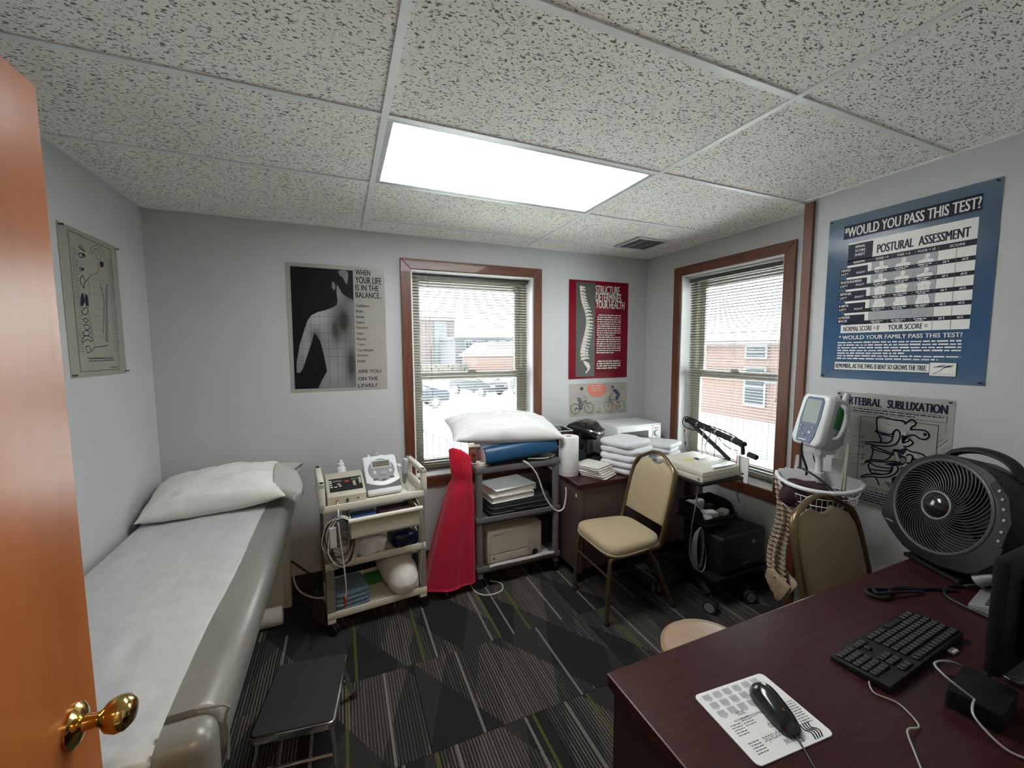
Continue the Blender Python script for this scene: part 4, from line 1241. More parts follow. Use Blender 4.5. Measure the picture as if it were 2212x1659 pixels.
def bottle(label, loc, h, r, band, cap):
    t = thing('squeeze_bottle', label, 'bottle', loc, 0, 'bottles on the ivory cart')
    bm = BM(); lathe(bm, [(0, 0), (r * 0.95, 0), (r, 0.006), (r, h * 0.66), (r * 0.85, h * 0.76), (r * 0.45, h * 0.80), (r * 0.45, h * 0.82)], 20); ob('body', bm, 'white_plastic', t, True)
    if band:
        bm = BM(); lathe(bm, [(r * 1.01, h * 0.34), (r * 1.015, h * 0.35), (r * 1.015, h * 0.55), (r * 1.01, h * 0.56)], 20); ob('label_band', bm, 'blue', t, True)
    bm = BM()
    if cap == 'flip':
        lathe(bm, [(0, h * 0.80), (r * 0.62, h * 0.80), (r * 0.6, h * 0.90), (r * 0.3, h * 0.92), (r * 0.26, h * 1.0), (0, h)], 16)
    elif cap == 'cone':
        lathe(bm, [(0, h * 0.80), (r * 0.6, h * 0.80), (r * 0.55, h * 0.84), (r * 0.2, h * 1.0), (0, h)], 16)
    else:
        lathe(bm, [(0, h * 0.80), (r * 0.62, h * 0.80), (r * 0.6, h * 0.91), (0, h * 0.93)], 16)
        lathe(bm, [(0, 0), (r * 0.5, 0), (r * 0.5, 0.004), (0, 0.004)], 14, TM(-r * 0.85, 0, h * 0.98, 0, radians(-50), 0))
    ob('cap', bm, 'white_plastic', t, True)
bottle('white squeeze bottle with a blue band behind the beige stimulator', wc(-0.155, 0.125, ZT), 0.195, 0.030, True, 'flip')
bottle('white bottle with a pointed nozzle behind the therapy unit', wc(0.015, 0.150, ZT), 0.20, 0.030, False, 'cone')
bottle('white bottle with its cap flipped open behind the therapy unit', wc(0.095, 0.150, ZT), 0.205, 0.030, False, 'open')

# coil of leads hanging on the cart's left front corner
t = thing('cable_coil', 'tangled coil of grey and black leads hanging on the ivory cart front', 'cable', wc(-0.205, -0.235, 0.70), rz)
random.seed(11)
for mk, cnt in (('cable_grey', 9), ('cable_black', 5), ('cable_white', 3)):
    bm = BM()
    for k in range(cnt):
        rx_, rz_ = random.uniform(0.048, 0.085), random.uniform(0.10, 0.15)
        cx, yo = random.uniform(-0.012, 0.012), random.uniform(-0.022, 0.012)
        pts = []
        for q in range(10):
            a = 2 * pi * q / 10
            pts.append((cx + rx_ * sin(a) * (1 + random.uniform(-0.08, 0.08)), yo + random.uniform(-0.006, 0.006), -rz_ + rz_ * cos(a) + random.uniform(-0.006, 0.0)))
        tube(bm, pts, 0.0032, 6, 5, True)
    ob('loop', bm, mk, t, True)
bm = BM(); tube(bm, [(-0.01, -0.03, -0.02), (0.0, -0.035, -0.15), (0.012, -0.03, -0.30), (0.018, -0.012, -0.42), (0.012, -0.01, -0.47)], 0.004, 6, 5); ob('lead', bm, 'cable_white', t, True)
bm = BM(); tube(bm, [(0.012, -0.01, -0.465), (0.008, -0.01, -0.52)], [0.007, 0.005], 8); ob('lead_tip', bm, 'red_plastic', t, True)
bm = BM(); box(bm, -0.055, -0.02, -0.028, -0.014, -0.16, -0.045, 0.004); ob('inline_box', bm, 'light_grey', t)
bm = BM(); cyl(bm, (0.0, -0.01, -0.004), (0.0, 0.04, 0.01), 0.004, 6); ob('hook', bm, 'chrome', t)
random.seed(5)

# middle shelf: plastic bags
def lump(name, label, cat, loc, rz_, sx, sy, sz, m, amp=0.25, fr=3.0, seed=0.0, power=0.6, tilt=(0, 0), n=28, group=None, flatb=True):
    bm = BM()
    bmesh.ops.create_uvsphere(bm, u_segments=n, v_segments=n // 2, radius=1.0)
    for v in bm.verts:
        c = v.co
        x = math.copysign(abs(c.x) ** power, c.x); y = math.copysign(abs(c.y) ** power, c.y); z = math.copysign(abs(c.z) ** power, c.z)
        d = 1 + amp * fbm((c.x * fr + seed, c.y * fr, c.z * fr + seed), 1.0)
        v.co = Vector((x * sx / 2 * d, y * sy / 2 * d, max(-sz / 2, z * sz / 2 * d) if flatb else z * sz / 2 * d))
    o = ob(name, bm, m, None, True, 70)
    o.location = loc; o.rotation_euler = (tilt[0], tilt[1], rz_)
    if label: tag(o, label, cat, group)
    return o
lump('plastic_bag', 'crumpled white plastic bag on the middle shelf of the ivory cart', 'bag', wc(-0.03, -0.10, 0.46), rz, 0.17, 0.20, 0.115, 'clear_bag', 0.28, 2.2, 4.0)
lump('navy_package', 'shiny navy plastic package on the middle shelf of the ivory cart', 'package', wc(0.165, -0.09, 0.455), rz + 0.1, 0.15, 0.20, 0.10, 'navy_plastic', 0.12, 3.5, 8.0, 0.4)
t = thing('wire_box', 'low carton with coiled wires on the middle shelf of the ivory cart', 'carton', wc(-0.185, -0.05, 0.3995), rz)
bm = BM()
for a in ((-0.075, 0.075, -0.10, -0.096), (-0.075, 0.075, 0.096, 0.10), (-0.075, -0.071, -0.096, 0.096), (0.071, 0.075, -0.096, 0.096)): box(bm, *a, 0, 0.085)
box(bm, -0.075, 0.075, -0.1, 0.1, 0, 0.003)
ob('box', bm, 'napkin', t)
bm = BM()
for k in range(6): tube(bm, [(0.05 * cos(q) * (1 - 0.05 * k), 0.07 * sin(q), 0.05 + 0.008 * k + 0.01 * sin(q * 2 + k)) for q in [2 * pi * i / 10 for i in range(10)]], 0.004, 6, 4, True)
ob('wire', bm, 'cable_grey', t, True)
o = lump('pink_tassel', 'small pale pink knotted strap end beside the drawer of the ivory cart', 'strap', wc(0.236, -0.18, 0.615), rz, 0.028, 0.03, 0.085, 'linen', 0.3, 4.0, 2.0, 0.8)
# drawer contents
for nm, lb, x0, x1, m, h in (('blue_binder', 'blue binder lying in the open cart drawer', -0.14, 0.0, 'blue', 0.07), ('dark_pouch', 'dark pouch lying in the open cart drawer', 0.01, 0.20, 'maroon', 0.075)):
    bm = BM(); box(bm, x0, x1, -0.285, -0.10, 0, h, 0.008); o = ob(nm, bm, m, None, True); o.location = wc(0, 0, 0.5965); o.rotation_euler.z = rz; tag(o, lb, 'stationery' if 'binder' in nm else 'pouch')
# bottom shelf
folded('blue_towel', 'folded dusty blue towel on the bottom shelf of the ivory cart', 'towel', wc(-0.155, -0.06, 0.1095), rz + 0.12, 0.20, 0.22, 0.105, 'blue_cloth', 4, 3.0, wob=0.007)
bm = BM(); box(bm, -0.05, 0.05, -0.04, 0.04, 0, 0.05, 0.006); o = ob('green_pouch', bm, 'green', None, True); o.location = wc(0.0, 0.07, 0.1095); o.rotation_euler.z = rz
tag(o, 'small dark green pouch behind the folded blue towel', 'pouch')
# rolled white pillow poking out of the cart
t = thing('rolled_pillow', 'rolled white pillow poking out of the bottom shelf of the ivory cart', 'pillow', wc(0.135, -0.02, 0.23), rz + radians(6))
bm = BM()
rows = []
nl, nr = 26, 40
for j in range(nl + 1):
    s = -1 + 2 * j / nl
    e = (1 - abs(s) ** 5) ** 0.5
    row = []
    for k in range(nr):
        a = 2 * pi * k / nr
        r = (0.100 + 0.005 * fbm((s * 3, cos(a) * 2, sin(a) * 2), 1.0)) * max(e, 0.05) + 0.003 * sin(6 * a + 5 * s) * (1 - e)
        row.append(bm.verts.new((r * cos(a), s * 0.225, r * sin(a) + 0.03 * s)))
    rows.append(row)
for A, B in zip(rows, rows[1:]):
    for k in range(nr): bm.faces.new((A[k], A[(k + 1) % nr], B[(k + 1) % nr], B[k]))
bm.faces.new(rows[0]); bm.faces.new(rows[-1])
ob('roll', bm, 'linen', t, True, 70)

# ------------------------------------------------------------------ on the grey cart
zt = 0.8405
t = thing('heating_pad', 'flat black pad with cords under the blue bolster on the grey cart', 'heating pad', (0.97, 1.10, zt))
bm = BM(); prism(bm, rrect(-0.22, 0.22, -0.15, 0.12, 0.03), 0.0, 0.013, None, 0.004); ob('pad', bm, 'cable_black', t, True)
path_ob('cord', [(-0.22, -0.03, 0.012), (-0.30, -0.06, 0.01), (-0.30, 0.06, 0.03), (-0.26, 0.07, 0.06), (-0.24, 0.02, 0.03)], 0.0045, 'cable_white', t)
path_ob('cord', [(0.22, -0.03, 0.012), (0.26, -0.09, 0.01), (0.16, -0.155, 0.012), (0.02, -0.15, 0.024)], 0.0045, 'cable_white', t)
path_ob('cord', [(-0.02, -0.15, 0.012), (0.0, -0.20, 0.0), (0.06, -0.212, -0.08), (0.12, -0.215, -0.24), (0.19, -0.23, -0.34), (0.25, -0.235, -0.34), (0.285, -0.215, -0.26), (0.29, -0.205, -0.20)], 0.0055, 'cable_white', t)
t = thing('blue_bolster', 'blue vinyl contour bolster on top of the grey cart', 'bolster', (0.945, 1.09, 0.921), 0)
t.rotation_euler = (0, radians(-4), 0)
prof = [(-0.15, -0.045), (-0.06, -0.05), (0.15, -0.05), (0.16, -0.01), (0.15, 0.045), (0.11, 0.055), (0.05, 0.035), (-0.02, 0.03), (-0.09, 0.058), (-0.135, 0.05), (-0.158, 0.0)]
pp = cat_rom([Vector((a, b_, 0)) for a, b_ in prof], 4, True)
bm = BM(); prism(bm, [(q.x, q.y) for q in pp], -0.265, 0.265, MYZ, 0.012); ob('cushion', bm, 'blue_foam', t, True, 40)
bm = BM(); prism(bm, [(q.x * 0.9, q.y * 0.85) for q in pp], -0.2665, -0.264, MYZ); ob('end_label', bm, 'clear_bag', t)
pillow('pillow', 'white pillow lying on the blue bolster in front of the window', 0.80, 0.42, 0.205, 'linen_cool', (0.885, 1.150, 1.045), radians(-4), (radians(10), radians(3)), 4.7)
t = thing('small_carton', 'small printed tan carton beside the blue bolster on the grey cart', 'carton', (0.665, 1.145, zt), radians(-14))
bm = BM(); box(bm, -0.04, 0.04, -0.05, 0.05, 0, 0.105, 0.001, 1); ob('box', bm, 'cardboard', t)
bm = BM(); prism(bm, [(-0.025, 0.045), (-0.005, 0.06), (0.012, 0.045), (-0.005, 0.03)], 0.0501, 0.0507, TM(rx=radians(90))); ob('print', bm, 'carton_red', t)
t = thing('pad_controller', 'white wired controller on the front corner of the grey cart', 'controller', (0.672, 0.995, zt), radians(4))
bm = BM(); prism(bm, [(-0.035, 0.0), (0.035, 0.0), (0.032, 0.024), (-0.03, 0.028)], -0.032, 0.032, TM(rx=radians(90)), 0.003); ob('case', bm, 'ivory', t, True)
for k in range(3):
    bm = BM(); box(bm, -0.02 + k * 0.016, -0.008 + k * 0.016, -0.012, 0.008, 0.0245, 0.028, 0.001, 1); ob('button', bm, 'black', t)
path_ob('cord', [(-0.03, 0.01, 0.012), (-0.055, 0.05, 0.01), (-0.03, 0.12, 0.005)], 0.004, 'cable_white', t)

# middle shelf: black case and white binders
t = thing('laptop_case', 'black padded laptop case on the middle shelf of the grey cart', 'case', (0.955, 1.14, 0.4665), radians(2))
bm = BM(); prism(bm, rrect(-0.235, 0.235, -0.165, 0.165, 0.04), 0, 0.105, None, 0.022); ob('body', bm, 'rubber', t, True, 50)
for z in (0.035, 0.07):
    bm = BM(); tube(bm, [(x * 1.003, y * 1.003, z) for x, y in rrect(-0.235, 0.235, -0.165, 0.165, 0.04)], 0.004, 5, 0, True); ob('zip', bm, 'dark_grey', t, True)
bm = BM(); tube(bm, [(-0.06, -0.168, 0.052), (-0.055, -0.185, 0.052), (0.055, -0.185, 0.052), (0.06, -0.168, 0.052)], 0.007, 8, 4); ob('handle', bm, 'rubber', t, True)
for k, (lb, dx, dy, a) in enumerate((('white binder lying directly on the black laptop case', 0.0, 0.0, 6), ('white binder lying on top of the other white binder', 0.02, 0.01, 10))):
    t = thing('ring_binder', lb, 'binder', (0.885 + dx, 1.11 + dy, 0.572 + k * 0.043), radians(a), 'white binders on the grey cart')
    w_, d_ = (0.165, 0.125)
    bm = BM(); box(bm, -w_, w_, -d_, d_, 0.0, 0.003, 0.001, 1); box(bm, -w_, w_, -d_, d_, 0.038, 0.041, 0.001, 1); box(bm, w_ - 0.003, w_, -d_, d_, 0.0, 0.041, 0.001, 1); ob('cover', bm, 'paper', t)
    bm = BM(); box(bm, -w_ + 0.008, w_ - 0.01, -d_ + 0.008, d_ - 0.008, 0.004, 0.037); ob('pages', bm, 'napkin', t)

# bottom shelf: beige laser printer on a white cloth
o = sheet('white_cloth', None, None, [(1.28, 0.1285), (1.05, 0.1285), (0.975, 0.131), (0.955, 0.158), (0.946, 0.160), (0.938, 0.148)], 0.70, 1.19, 'paper', 0.016, 9.0, nx=40)
tag(o, 'white cloth under the beige printer, drooping over the cart edge', 'cloth')
t = thing('laser_printer', 'beige laser printer on the bottom shelf of the grey cart', 'printer', (0.90, 1.145, 0.150), radians(2))
bm = BM(); box(bm, -0.21, 0.21, -0.165, 0.165, 0.0, 0.235, 0.010); ob('case', bm, 'beige_printer', t, True)
bm = BM(); box(bm, -0.19, 0.10, -0.170, -0.162, 0.065, 0.222, 0.004); ob('front_door', bm, 'beige_printer', t)
bm = BM(); box(bm, -0.19, 0.10, -0.170, -0.162, 0.010, 0.060, 0.004); ob('paper_tray', bm, 'beige_printer', t)
bm = BM(); cyl(bm, (0.155, -0.168, 0.018), (0.155, -0.160, 0.018), 0.022, 18); ob('recess', bm, 'black', t)
bm = BM(); box(bm, -0.168, -0.160, -0.1715, -0.169, 0.028, 0.044, 0.001, 1); ob('switch', bm, 'black', t)
bm = BM(); box(bm, -0.17, -0.09, -0.171, -0.1695, 0.198, 0.203); ob('name_strip', bm, 'taupe', t)
bm = BM(); box(bm, -0.15, 0.10, -0.08, 0.0, 0.2345, 0.243, 0.002, 1); ob('top_ridge', bm, 'beige_printer', t)

# crimson gown hanging on the cart's side
t = thing('red_gown', 'crimson gathered skirt hanging on the side of the grey cart', 'garment', (0.50, 1.06, 0.03))
bm = BM()
rows = []
nz, na = 40, 120
for j in range(nz + 1):
    s = j / nz                      # 0 top .. 1 hem
    z = 0.885 - 0.855 * s
    if s < 0.2:
        q = s / 0.2
        rx_, ry_ = 0.066 + 0.004 * q, 0.115 - 0.012 * q
        cx, cy = 0.035 + 0.018 * q, 0.0
        amp, fq = 0.0035, 34
    else:
        q = (s - 0.2) / 0.8
        rx_ = 0.070 + 0.118 * q ** 0.8; ry_ = 0.103 + 0.035 * q
        cx = 0.053 - 0.095 * q ** 0.85; cy = 0.0
        amp, fq = 0.003 + 0.011 * min(1, q * 1.4), 5
    row = []
    for k in range(na):
        a = 2 * pi * k / na
        w = amp * (sin(fq * a + 1.8 * sin(2 * a + 1) + 0.6 * s) + 0.9 * fbm((cos(a) * 2.2, sin(a) * 2.2, s * 0.8), 1.0)) + (0.003 * sin(26 * a) * math.exp(-((s - 0.24) / 0.07) ** 2))
        if abs(s - 0.2) < 0.03: w -= 0.006
        zz = z + (0.028 * cos(a) * -1 - 0.03 * sin(a)) * max(0, 1 - s * 4) * 1.6
        row.append(bm.verts.new((cx + (rx_ + w) * cos(a), cy + (ry_ + w) * sin(a), zz + (0.006 * sin(5 * a) if j == nz else 0))))
    rows.append(row)
for A, B in zip(rows, rows[1:]):
    for k in range(na): bm.faces.new((A[k], A[(k + 1) % na], B[(k + 1) % na], B[k]))
bmesh.ops.solidify(bm, geom=bm.faces[:], thickness=0.002)
ob('skirt', bm, 'red_cloth', t, True, 75)
bm = BM(); tube(bm, [(0.10, -0.04, 0.80), (0.118, -0.035, 0.815), (0.118, -0.03, 0.83)], 0.003, 6, 4); ob('hook', bm, 'chrome', t, True)
t = thing('floor_cable', 'loop of white cable on the carpet at the grey cart caster', 'cable', (0.66, 0.93, 0.0))
path_ob('loop', [(-0.07, 0.10, 0.006), (-0.06, 0.0, 0.005), (0.0, -0.06, 0.005), (0.10, -0.05, 0.005), (0.13, 0.03, 0.005), (0.07, 0.09, 0.005)], 0.004, 'cable_white', t)

# ------------------------------------------------------------------ on the corner desk
zd = 0.7005
t = thing('paper_towel_roll', 'white paper towel roll standing on the corner desk', 'paper towels', (1.335, 0.985, zd))
bm = BM(); lathe(bm, [(0.021, 0.0), (0.070, 0.0), (0.072, 0.004), (0.072, 0.278), (0.070, 0.282), (0.021, 0.282), (0.021, 0.0)], 40); ob('roll', bm, 'paper', t, True, 50)
bm = BM(); lathe(bm, [(0.0195, 0.001), (0.0208, 0.001), (0.0208, 0.2825), (0.0195, 0.2825), (0.0195, 0.001)], 24); ob('core', bm, 'cardboard', t, True, 50)
z = zd
for k in range(5):
    h = random.uniform(0.044, 0.052)
    lb = ['lowest white towel of the tall stack beside the napkins', 'second white towel from the bottom of the tall stack', 'middle white towel of the tall stack', 'white towel just under the top of the tall stack', 'topmost white towel of the tall stack on the corner desk'][k]
    folded('white_towel', lb, 'towel', (1.79 + random.uniform(-.008, .008), 0.915 + random.uniform(-.006, .006), z), radians(20 + random.uniform(-4, 4)), 0.31 + random.uniform(-.015, .015), 0.29 + random.uniform(-.015, .015), h, 'terry', 1, k * 3.3, 'white towels on the corner desk', 0.011)
    z += h * 1.005
z = zd
for k in range(5):
    h = random.uniform(0.034, 0.038)
    lb = ['lowest white towel of the stack next to the window casing', 'second white towel from the bottom of the stack next to the window casing', 'middle white towel of the stack next to the window casing', 'white towel just under the top of the stack next to the window casing', 'topmost white towel of the stack next to the window casing'][k]
    folded('white_towel', lb, 'towel', (2.165 + random.uniform(-.006, .006), 0.945 + random.uniform(-.006, .006), z), radians(22 + random.uniform(-4, 4)), 0.25 + random.uniform(-.012, .012), 0.24, h, 'terry', 1, 20 + k * 3.3, 'white towels on the corner desk', 0.009)
    z += h * 1.005
z = zd
for k in range(6):
    lb = ['bottom napkin', 'second lowest napkin', 'third lowest napkin', 'third napkin from the top', 'napkin under the top one', 'top napkin'][k] + ' of the short off white stack by the paper towels'
    folded('napkin', lb, 'napkin', (1.525 - 0.006 * k, 0.88 + 0.007 * k, z), radians(24 + random.uniform(-3, 3)), 0.19, 0.21, 0.0135, 'napkin', 1, 40 + k, 'napkins on the corner desk', 0.003)
    z += 0.0136
# coffee maker
t = thing('coffee_maker', 'black pod coffee maker with silver lid handle on the corner desk', 'coffee maker', (1.615, 1.225, zd), radians(36))
bm = BM(); prism(bm, rrect(-0.10, 0.10, -0.06, 0.13, 0.04), 0.0, 0.25, None, 0.01); ob('body', bm, 'black_gloss', t, True)
bm = BM(); prism(bm, rrect(-0.09, 0.09, -0.13, 0.0, 0.03), 0.0, 0.035, None, 0.006); ob('drip_tray', bm, 'black', t, True)
prof = [(-0.13, 0.21), (-0.135, 0.255), (-0.11, 0.30), (-0.04, 0.335), (0.05, 0.335), (0.11, 0.30), (0.135, 0.24), (0.10, 0.21)]
bm = BM(); prism(bm, [(q.x, q.y) for q in cat_rom([Vector((a, b_, 0)) for a, b_ in prof], 3, True)], -0.10, 0.10, MYZ, 0.022); ob('brew_head', bm, 'black_gloss', t, True, 50)
bm = BM(); tube(bm, [(-0.085, -0.06, 0.285), (-0.09, -0.11, 0.275), (-0.06, -0.142, 0.262), (0.0, -0.150, 0.258), (0.06, -0.142, 0.262), (0.09, -0.11, 0.275), (0.085, -0.06, 0.285)], 0.010, 8, 4, flat=1.6); ob('lid_handle', bm, 'chrome', t, True)
# microwave
t = thing('microwave_oven', 'white microwave oven in the back corner behind the towels', 'microwave', (2.085, 1.275, zd))
bm = BM(); box(bm, -0.235, 0.235, -0.16, 0.155, 0.012, 0.285, 0.006); ob('case', bm, 'white_plastic', t, True)
bm = BM(); box(bm, -0.225, 0.13, -0.172, -0.158, 0.022, 0.275, 0.004); d_ = ob('door', bm, 'white_plastic', t, True)
bm = BM(); box(bm, -0.19, 0.09, -0.174, -0.171, 0.06, 0.235, 0.002, 1); ob('door_window', bm, 'dark_grey', d_)
bm = BM(); box(bm, 0.135, 0.228, -0.168, -0.158, 0.022, 0.275, 0.003); cp = ob('control_panel', bm, 'white_plastic', t)
for zz in (0.205, 0.12):
    bm = BM(); lathe(bm, [(0, 0), (0.024, 0), (0.022, 0.014), (0, 0.016)], 20, TM(0.182, -0.168, zz, radians(90))); k_ = ob('knob', bm, 'white_plastic', cp, True)
    bm = BM(); lathe(bm, [(0.026, 0), (0.028, 0), (0.028, 0.0012), (0.026, 0.0012)], 24, TM(0.182, -0.168, zz, radians(90))); ob('dial_ring', bm, 'mid_grey', cp)
bm = BM(); box(bm, 0.15, 0.20, -0.1688, -0.1678, 0.245, 0.252); ob('logo', bm, 'red_plastic', cp)
for sx in (-0.2, 0.2):
    for sy in (-0.13, 0.12):
        bm = BM(); cyl(bm, (sx, sy, 0), (sx, sy, 0.013), 0.012, 10); ob('foot', bm, 'rubber', t)
# clear box with red contents, left of the coffee maker
t = thing('storage_box', 'clear plastic box with dark red contents behind the paper towels', 'storage box', (1.385, 1.255, zd), radians(-6))
bm = BM()
for a in ((-0.085, 0.085, -0.115, -0.112), (-0.085, 0.085, 0.112, 0.115), (-0.085, -0.082, -0.112, 0.112), (0.082, 0.085, -0.112, 0.112)): box(bm, *a, 0.0, 0.285)
box(bm, -0.085, 0.085, -0.115, 0.115, 0, 0.003); ob('box', bm, 'film', t)
bm = BM(); tube(bm, [(x, y, 0.287) for x, y in rrect(-0.088, 0.088, -0.118, 0.118, 0.012)], 0.004, 6, 0, True); ob('rim', bm, 'clear', t, True)
bm = BM(); tube(bm, [(x, y, 0.17) for x, y in rrect(-0.088, 0.088, -0.118, 0.118, 0.012)], 0.004, 6, 0, True); ob('rim', bm, 'clear', t, True)
bm = BM(); box(bm, -0.078, 0.078, -0.108, 0.108, 0.004, 0.165, 0.01); ob('contents', bm, 'maroon', t, True)
bm = BM(); box(bm, -0.078, 0.078, -0.108, 0.108, 0.178, 0.255, 0.01); ob('contents', bm, 'maroon', t, True)
bm = BM(); tube(bm, [(0.088, -0.06, 0.26), (0.10, -0.06, 0.25), (0.10, -0.06, 0.21)], 0.006, 6, 3); ob('latch', bm, 'chrome', t, True)
lump('green_bag', 'dark green soft bag behind the paper towel roll', 'bag', (1.475, 1.075, zd + 0.075), 0.4, 0.10, 0.09, 0.15, 'dark_teal', 0.1, 2.0, 3.0)
lump('denim_cloth', 'crumpled dark blue cloth at the window end of the corner desk', 'cloth', (2.355, 0.80, zd + 0.045), 0.3, 0.12, 0.12, 0.09, 'denim', 0.2, 2.5, 6.0)

# cord and plug between the table and the ivory cart
t = thing('power_lead', 'off white power lead with connector between table and ivory cart', 'cable', (-0.45, 1.30, 0.0))
path_ob('lead', [(-0.05, 0.10, 0.22), (-0.06, 0.07, 0.12), (-0.02, 0.02, 0.05), (0.06, -0.04, 0.025), (0.12, -0.06, 0.02)], 0.006, 'cable_white', t)
bm = BM(); box(bm, 0.115, 0.175, -0.078, -0.042, 0.004, 0.034, 0.004); ob('connector', bm, 'ivory', t)
path_ob('lead', [(0.175, -0.06, 0.018), (0.23, -0.05, 0.01), (0.30, 0.0, 0.008)], 0.006, 'cable_white', t)
t = thing('black_lead', 'black cord running from the exam table to the wall base', 'cable', (-0.45, 1.36, 0.0))
path_ob('lead', [(-0.07, 0.02, 0.24), (0.0, 0.03, 0.16), (0.08, 0.04, 0.07), (0.14, 0.045, 0.01), (0.22, 0.03, 0.006)], 0.005, 'cable_black', t)

# ------------------------------------------------------------------ black equipment stand by the right window
ES = thing('equipment_stand', 'black rolling equipment stand with shelves below the right window', 'stand', (2.03, 0.53, 0))
bm = BM(); cyl(bm, (0, 0, 0.06), (0, 0, 0.785), 0.022, 16); ob('column', bm, 'black', ES, True)
for wx_, wy_ in ((1.70, 0.45), (1.90, 0.715), (1.862, 0.175), (2.17, 0.155), (2.27, 0.66)):
    dx, dy = wx_ - 2.03, wy_ - 0.53
    bm = BM(); tube(bm, [(0, 0, 0.105), (dx * 0.5, dy * 0.5, 0.115), (dx * 0.95, dy * 0.95, 0.095)], [0.03, 0.026, 0.02], 8, 3); ar = ob('base_arm', bm, 'black', ES, True)
    a = math.atan2(dy, dx) + 0.9
    c, s = cos(a), sin(a)
    bm = BM()
    for d in (-0.018, 0.018):
        q = Vector((dx - d * s, dy + d * c, 0.04)); e = Vector((-s, c, 0)) * 0.012
        cyl(bm, q - e, q + e, 0.04, 20)
    cyl(bm, (dx, dy, 0.05), (dx, dy, 0.10), 0.010, 8)
    cs = ob('caster', bm, 'rubber', ar, True)
    bm = BM()
    cyl(bm, Vector((dx, dy, 0.04)) - Vector((-s, c, 0)) * 0.032, Vector((dx, dy, 0.04)) + Vector((-s, c, 0)) * 0.032, 0.029, 20); ob('hub', bm, 'mid_grey', ar, True)
bm = BM(); box(bm, -0.14, 0.35, -0.36, 0.02, 0.175, 0.195, 0.003); ob('lower_shelf', bm, 'black', ES)
bm = BM(); box(bm, -0.245, 0.14, -0.32, 0.07, 0.785, 0.80, 0.003); ob('top_platform', bm, 'black', ES)
bm = BM(); box(bm, -0.13, 0.19, -0.27, -0.02, 0.492, 0.499, 0.002); box(bm, -0.02, 0.02, -0.04, 0.0, 0.45, 0.499); ob('tray_bracket', bm, 'black', ES)
path_ob('hanging_cable', [(-0.16, -0.22, 0.785), (-0.19, -0.24, 0.66), (-0.18, -0.20, 0.45), (-0.20, -0.22, 0.28), (-0.14, -0.26, 0.20), (-0.09, -0.24, 0.30), (-0.11, -0.2, 0.45)], 0.0045, 'mid_grey', ES)
for k in range(5):
    bm = BM(); tube(bm, [(-0.155 + 0.03 * sin(q) * (1 + 0.1 * k), -0.25 + 0.006 * k, 0.36 + 0.13 * cos(q) - 0.008 * k) for q in [2 * pi * i / 9 for i in range(9)]], 0.004, 6, 5, True); ob('cable_loop', bm, 'mid_grey', ES, True)
for x in (-0.06, 0.02, 0.09):
    path_ob('hanging_cable', [(x, 0.05, 0.785), (x + 0.02, 0.06, 0.70), (x - 0.01, 0.05, 0.60), (x + 0.03, 0.03, 0.52)], 0.003, 'cable_black', ES)

# flat white device on the platform
t = thing('scanner_unit', 'flat ivory desktop unit with a hinged lid on the black stand', 'medical device', (1.98, 0.415, 0.8005), radians(3))
bm = BM(); box(bm, -0.18, 0.18, -0.185, 0.185, 0, 0.036, 0.006); ob('base', bm, 'ivory', t, True)
prof = [(-0.185, 0.037), (0.13, 0.037), (0.13, 0.082), (-0.15, 0.074), (-0.18, 0.062)]
bm = BM(); prism(bm, prof, -0.18, 0.18, MYZ, 0.006); ob('lid', bm, 'ivory', t, True)
bm = BM(); box(bm, -0.18, 0.18, 0.133, 0.185, 0.036, 0.078, 0.006); ob('rear_housing', bm, 'ivory', t, True)
bm = BM(); prism(bm, [(-0.07, -0.172), (0.13, -0.172), (0.10, -0.135), (0.02, -0.125), (-0.06, -0.14)], 0.070, 0.0775, None, 0.001); ob('grip', bm, 'white_plastic', t, True)
for k in range(2):
    bm = BM(); box(bm, -0.1812, -0.179, -0.165, -0.150, 0.012 + k * 0.010, 0.017 + k * 0.010); ob('port', bm, 'black', t)
bm = BM(); box(bm, -0.025, 0.025, -0.02, 0.02, 0, 0.0008); o = ob('sticky_note', bm, 'yellow'); o.location = (1.93, 0.44, 0.8805); o.rotation_euler = (radians(1.6), 0, 0.2); tag(o, 'small yellow note on the ivory unit lid', 'note')
t = thing('scissors', 'small scissors with blue handles on the ivory unit lid', 'scissors', (2.005, 0.42, 0.8805), radians(-20))
bm = BM(); box(bm, -0.005, 0.05, -0.003, 0.003, 0.0, 0.002); box(bm, -0.005, 0.05, -0.003, 0.003, 0.0022, 0.004, mtx=TM(rz=0.25)); ob('blade', bm, 'chrome', t)
for sy in (-1, 1):
    bm = BM(); tube(bm, [(-0.022 + 0.014 * cos(q), sy * 0.012 + 0.009 * sin(q), 0.003) for q in [2 * pi * i / 10 for i in range(10)]], 0.0022, 6, 2, True); ob('handle', bm, 'blue', t, True)

# articulated arm with hanging card
t = thing('articulated_arm', 'black jointed arm wrapped in cables above the ivory unit', 'arm', (2.19, 0.35, 0.80))
bm = BM(); box(bm, -0.035, 0.02, -0.02, 0.02, -0.018, 0.03, 0.004); cyl(bm, (0, 0, 0.02), (0, 0, 0.085), 0.010, 10); ob('clamp', bm, 'black', t, True)
def beam(nm, p0, p1, w=0.017):
    bm = BM(); tube(bm, [p0, p1], w, 4, up=(1, 0, 0)); return ob(nm, bm, 'rubber', t)
E0, E1, E2 = (0, 0.0, 0.075), (-0.03, 0.325, 0.290), (-0.03, -0.115, 0.205)
beam('lower_beam', E0, E1); beam('upper_beam', E1, E2, 0.021)
for e in (E1, E2):
    bm = BM(); cyl(bm, (e[0] - 0.022, e[1], e[2]), (e[0] + 0.022, e[1], e[2]), 0.016, 14); ob('joint', bm, 'black', t, True)
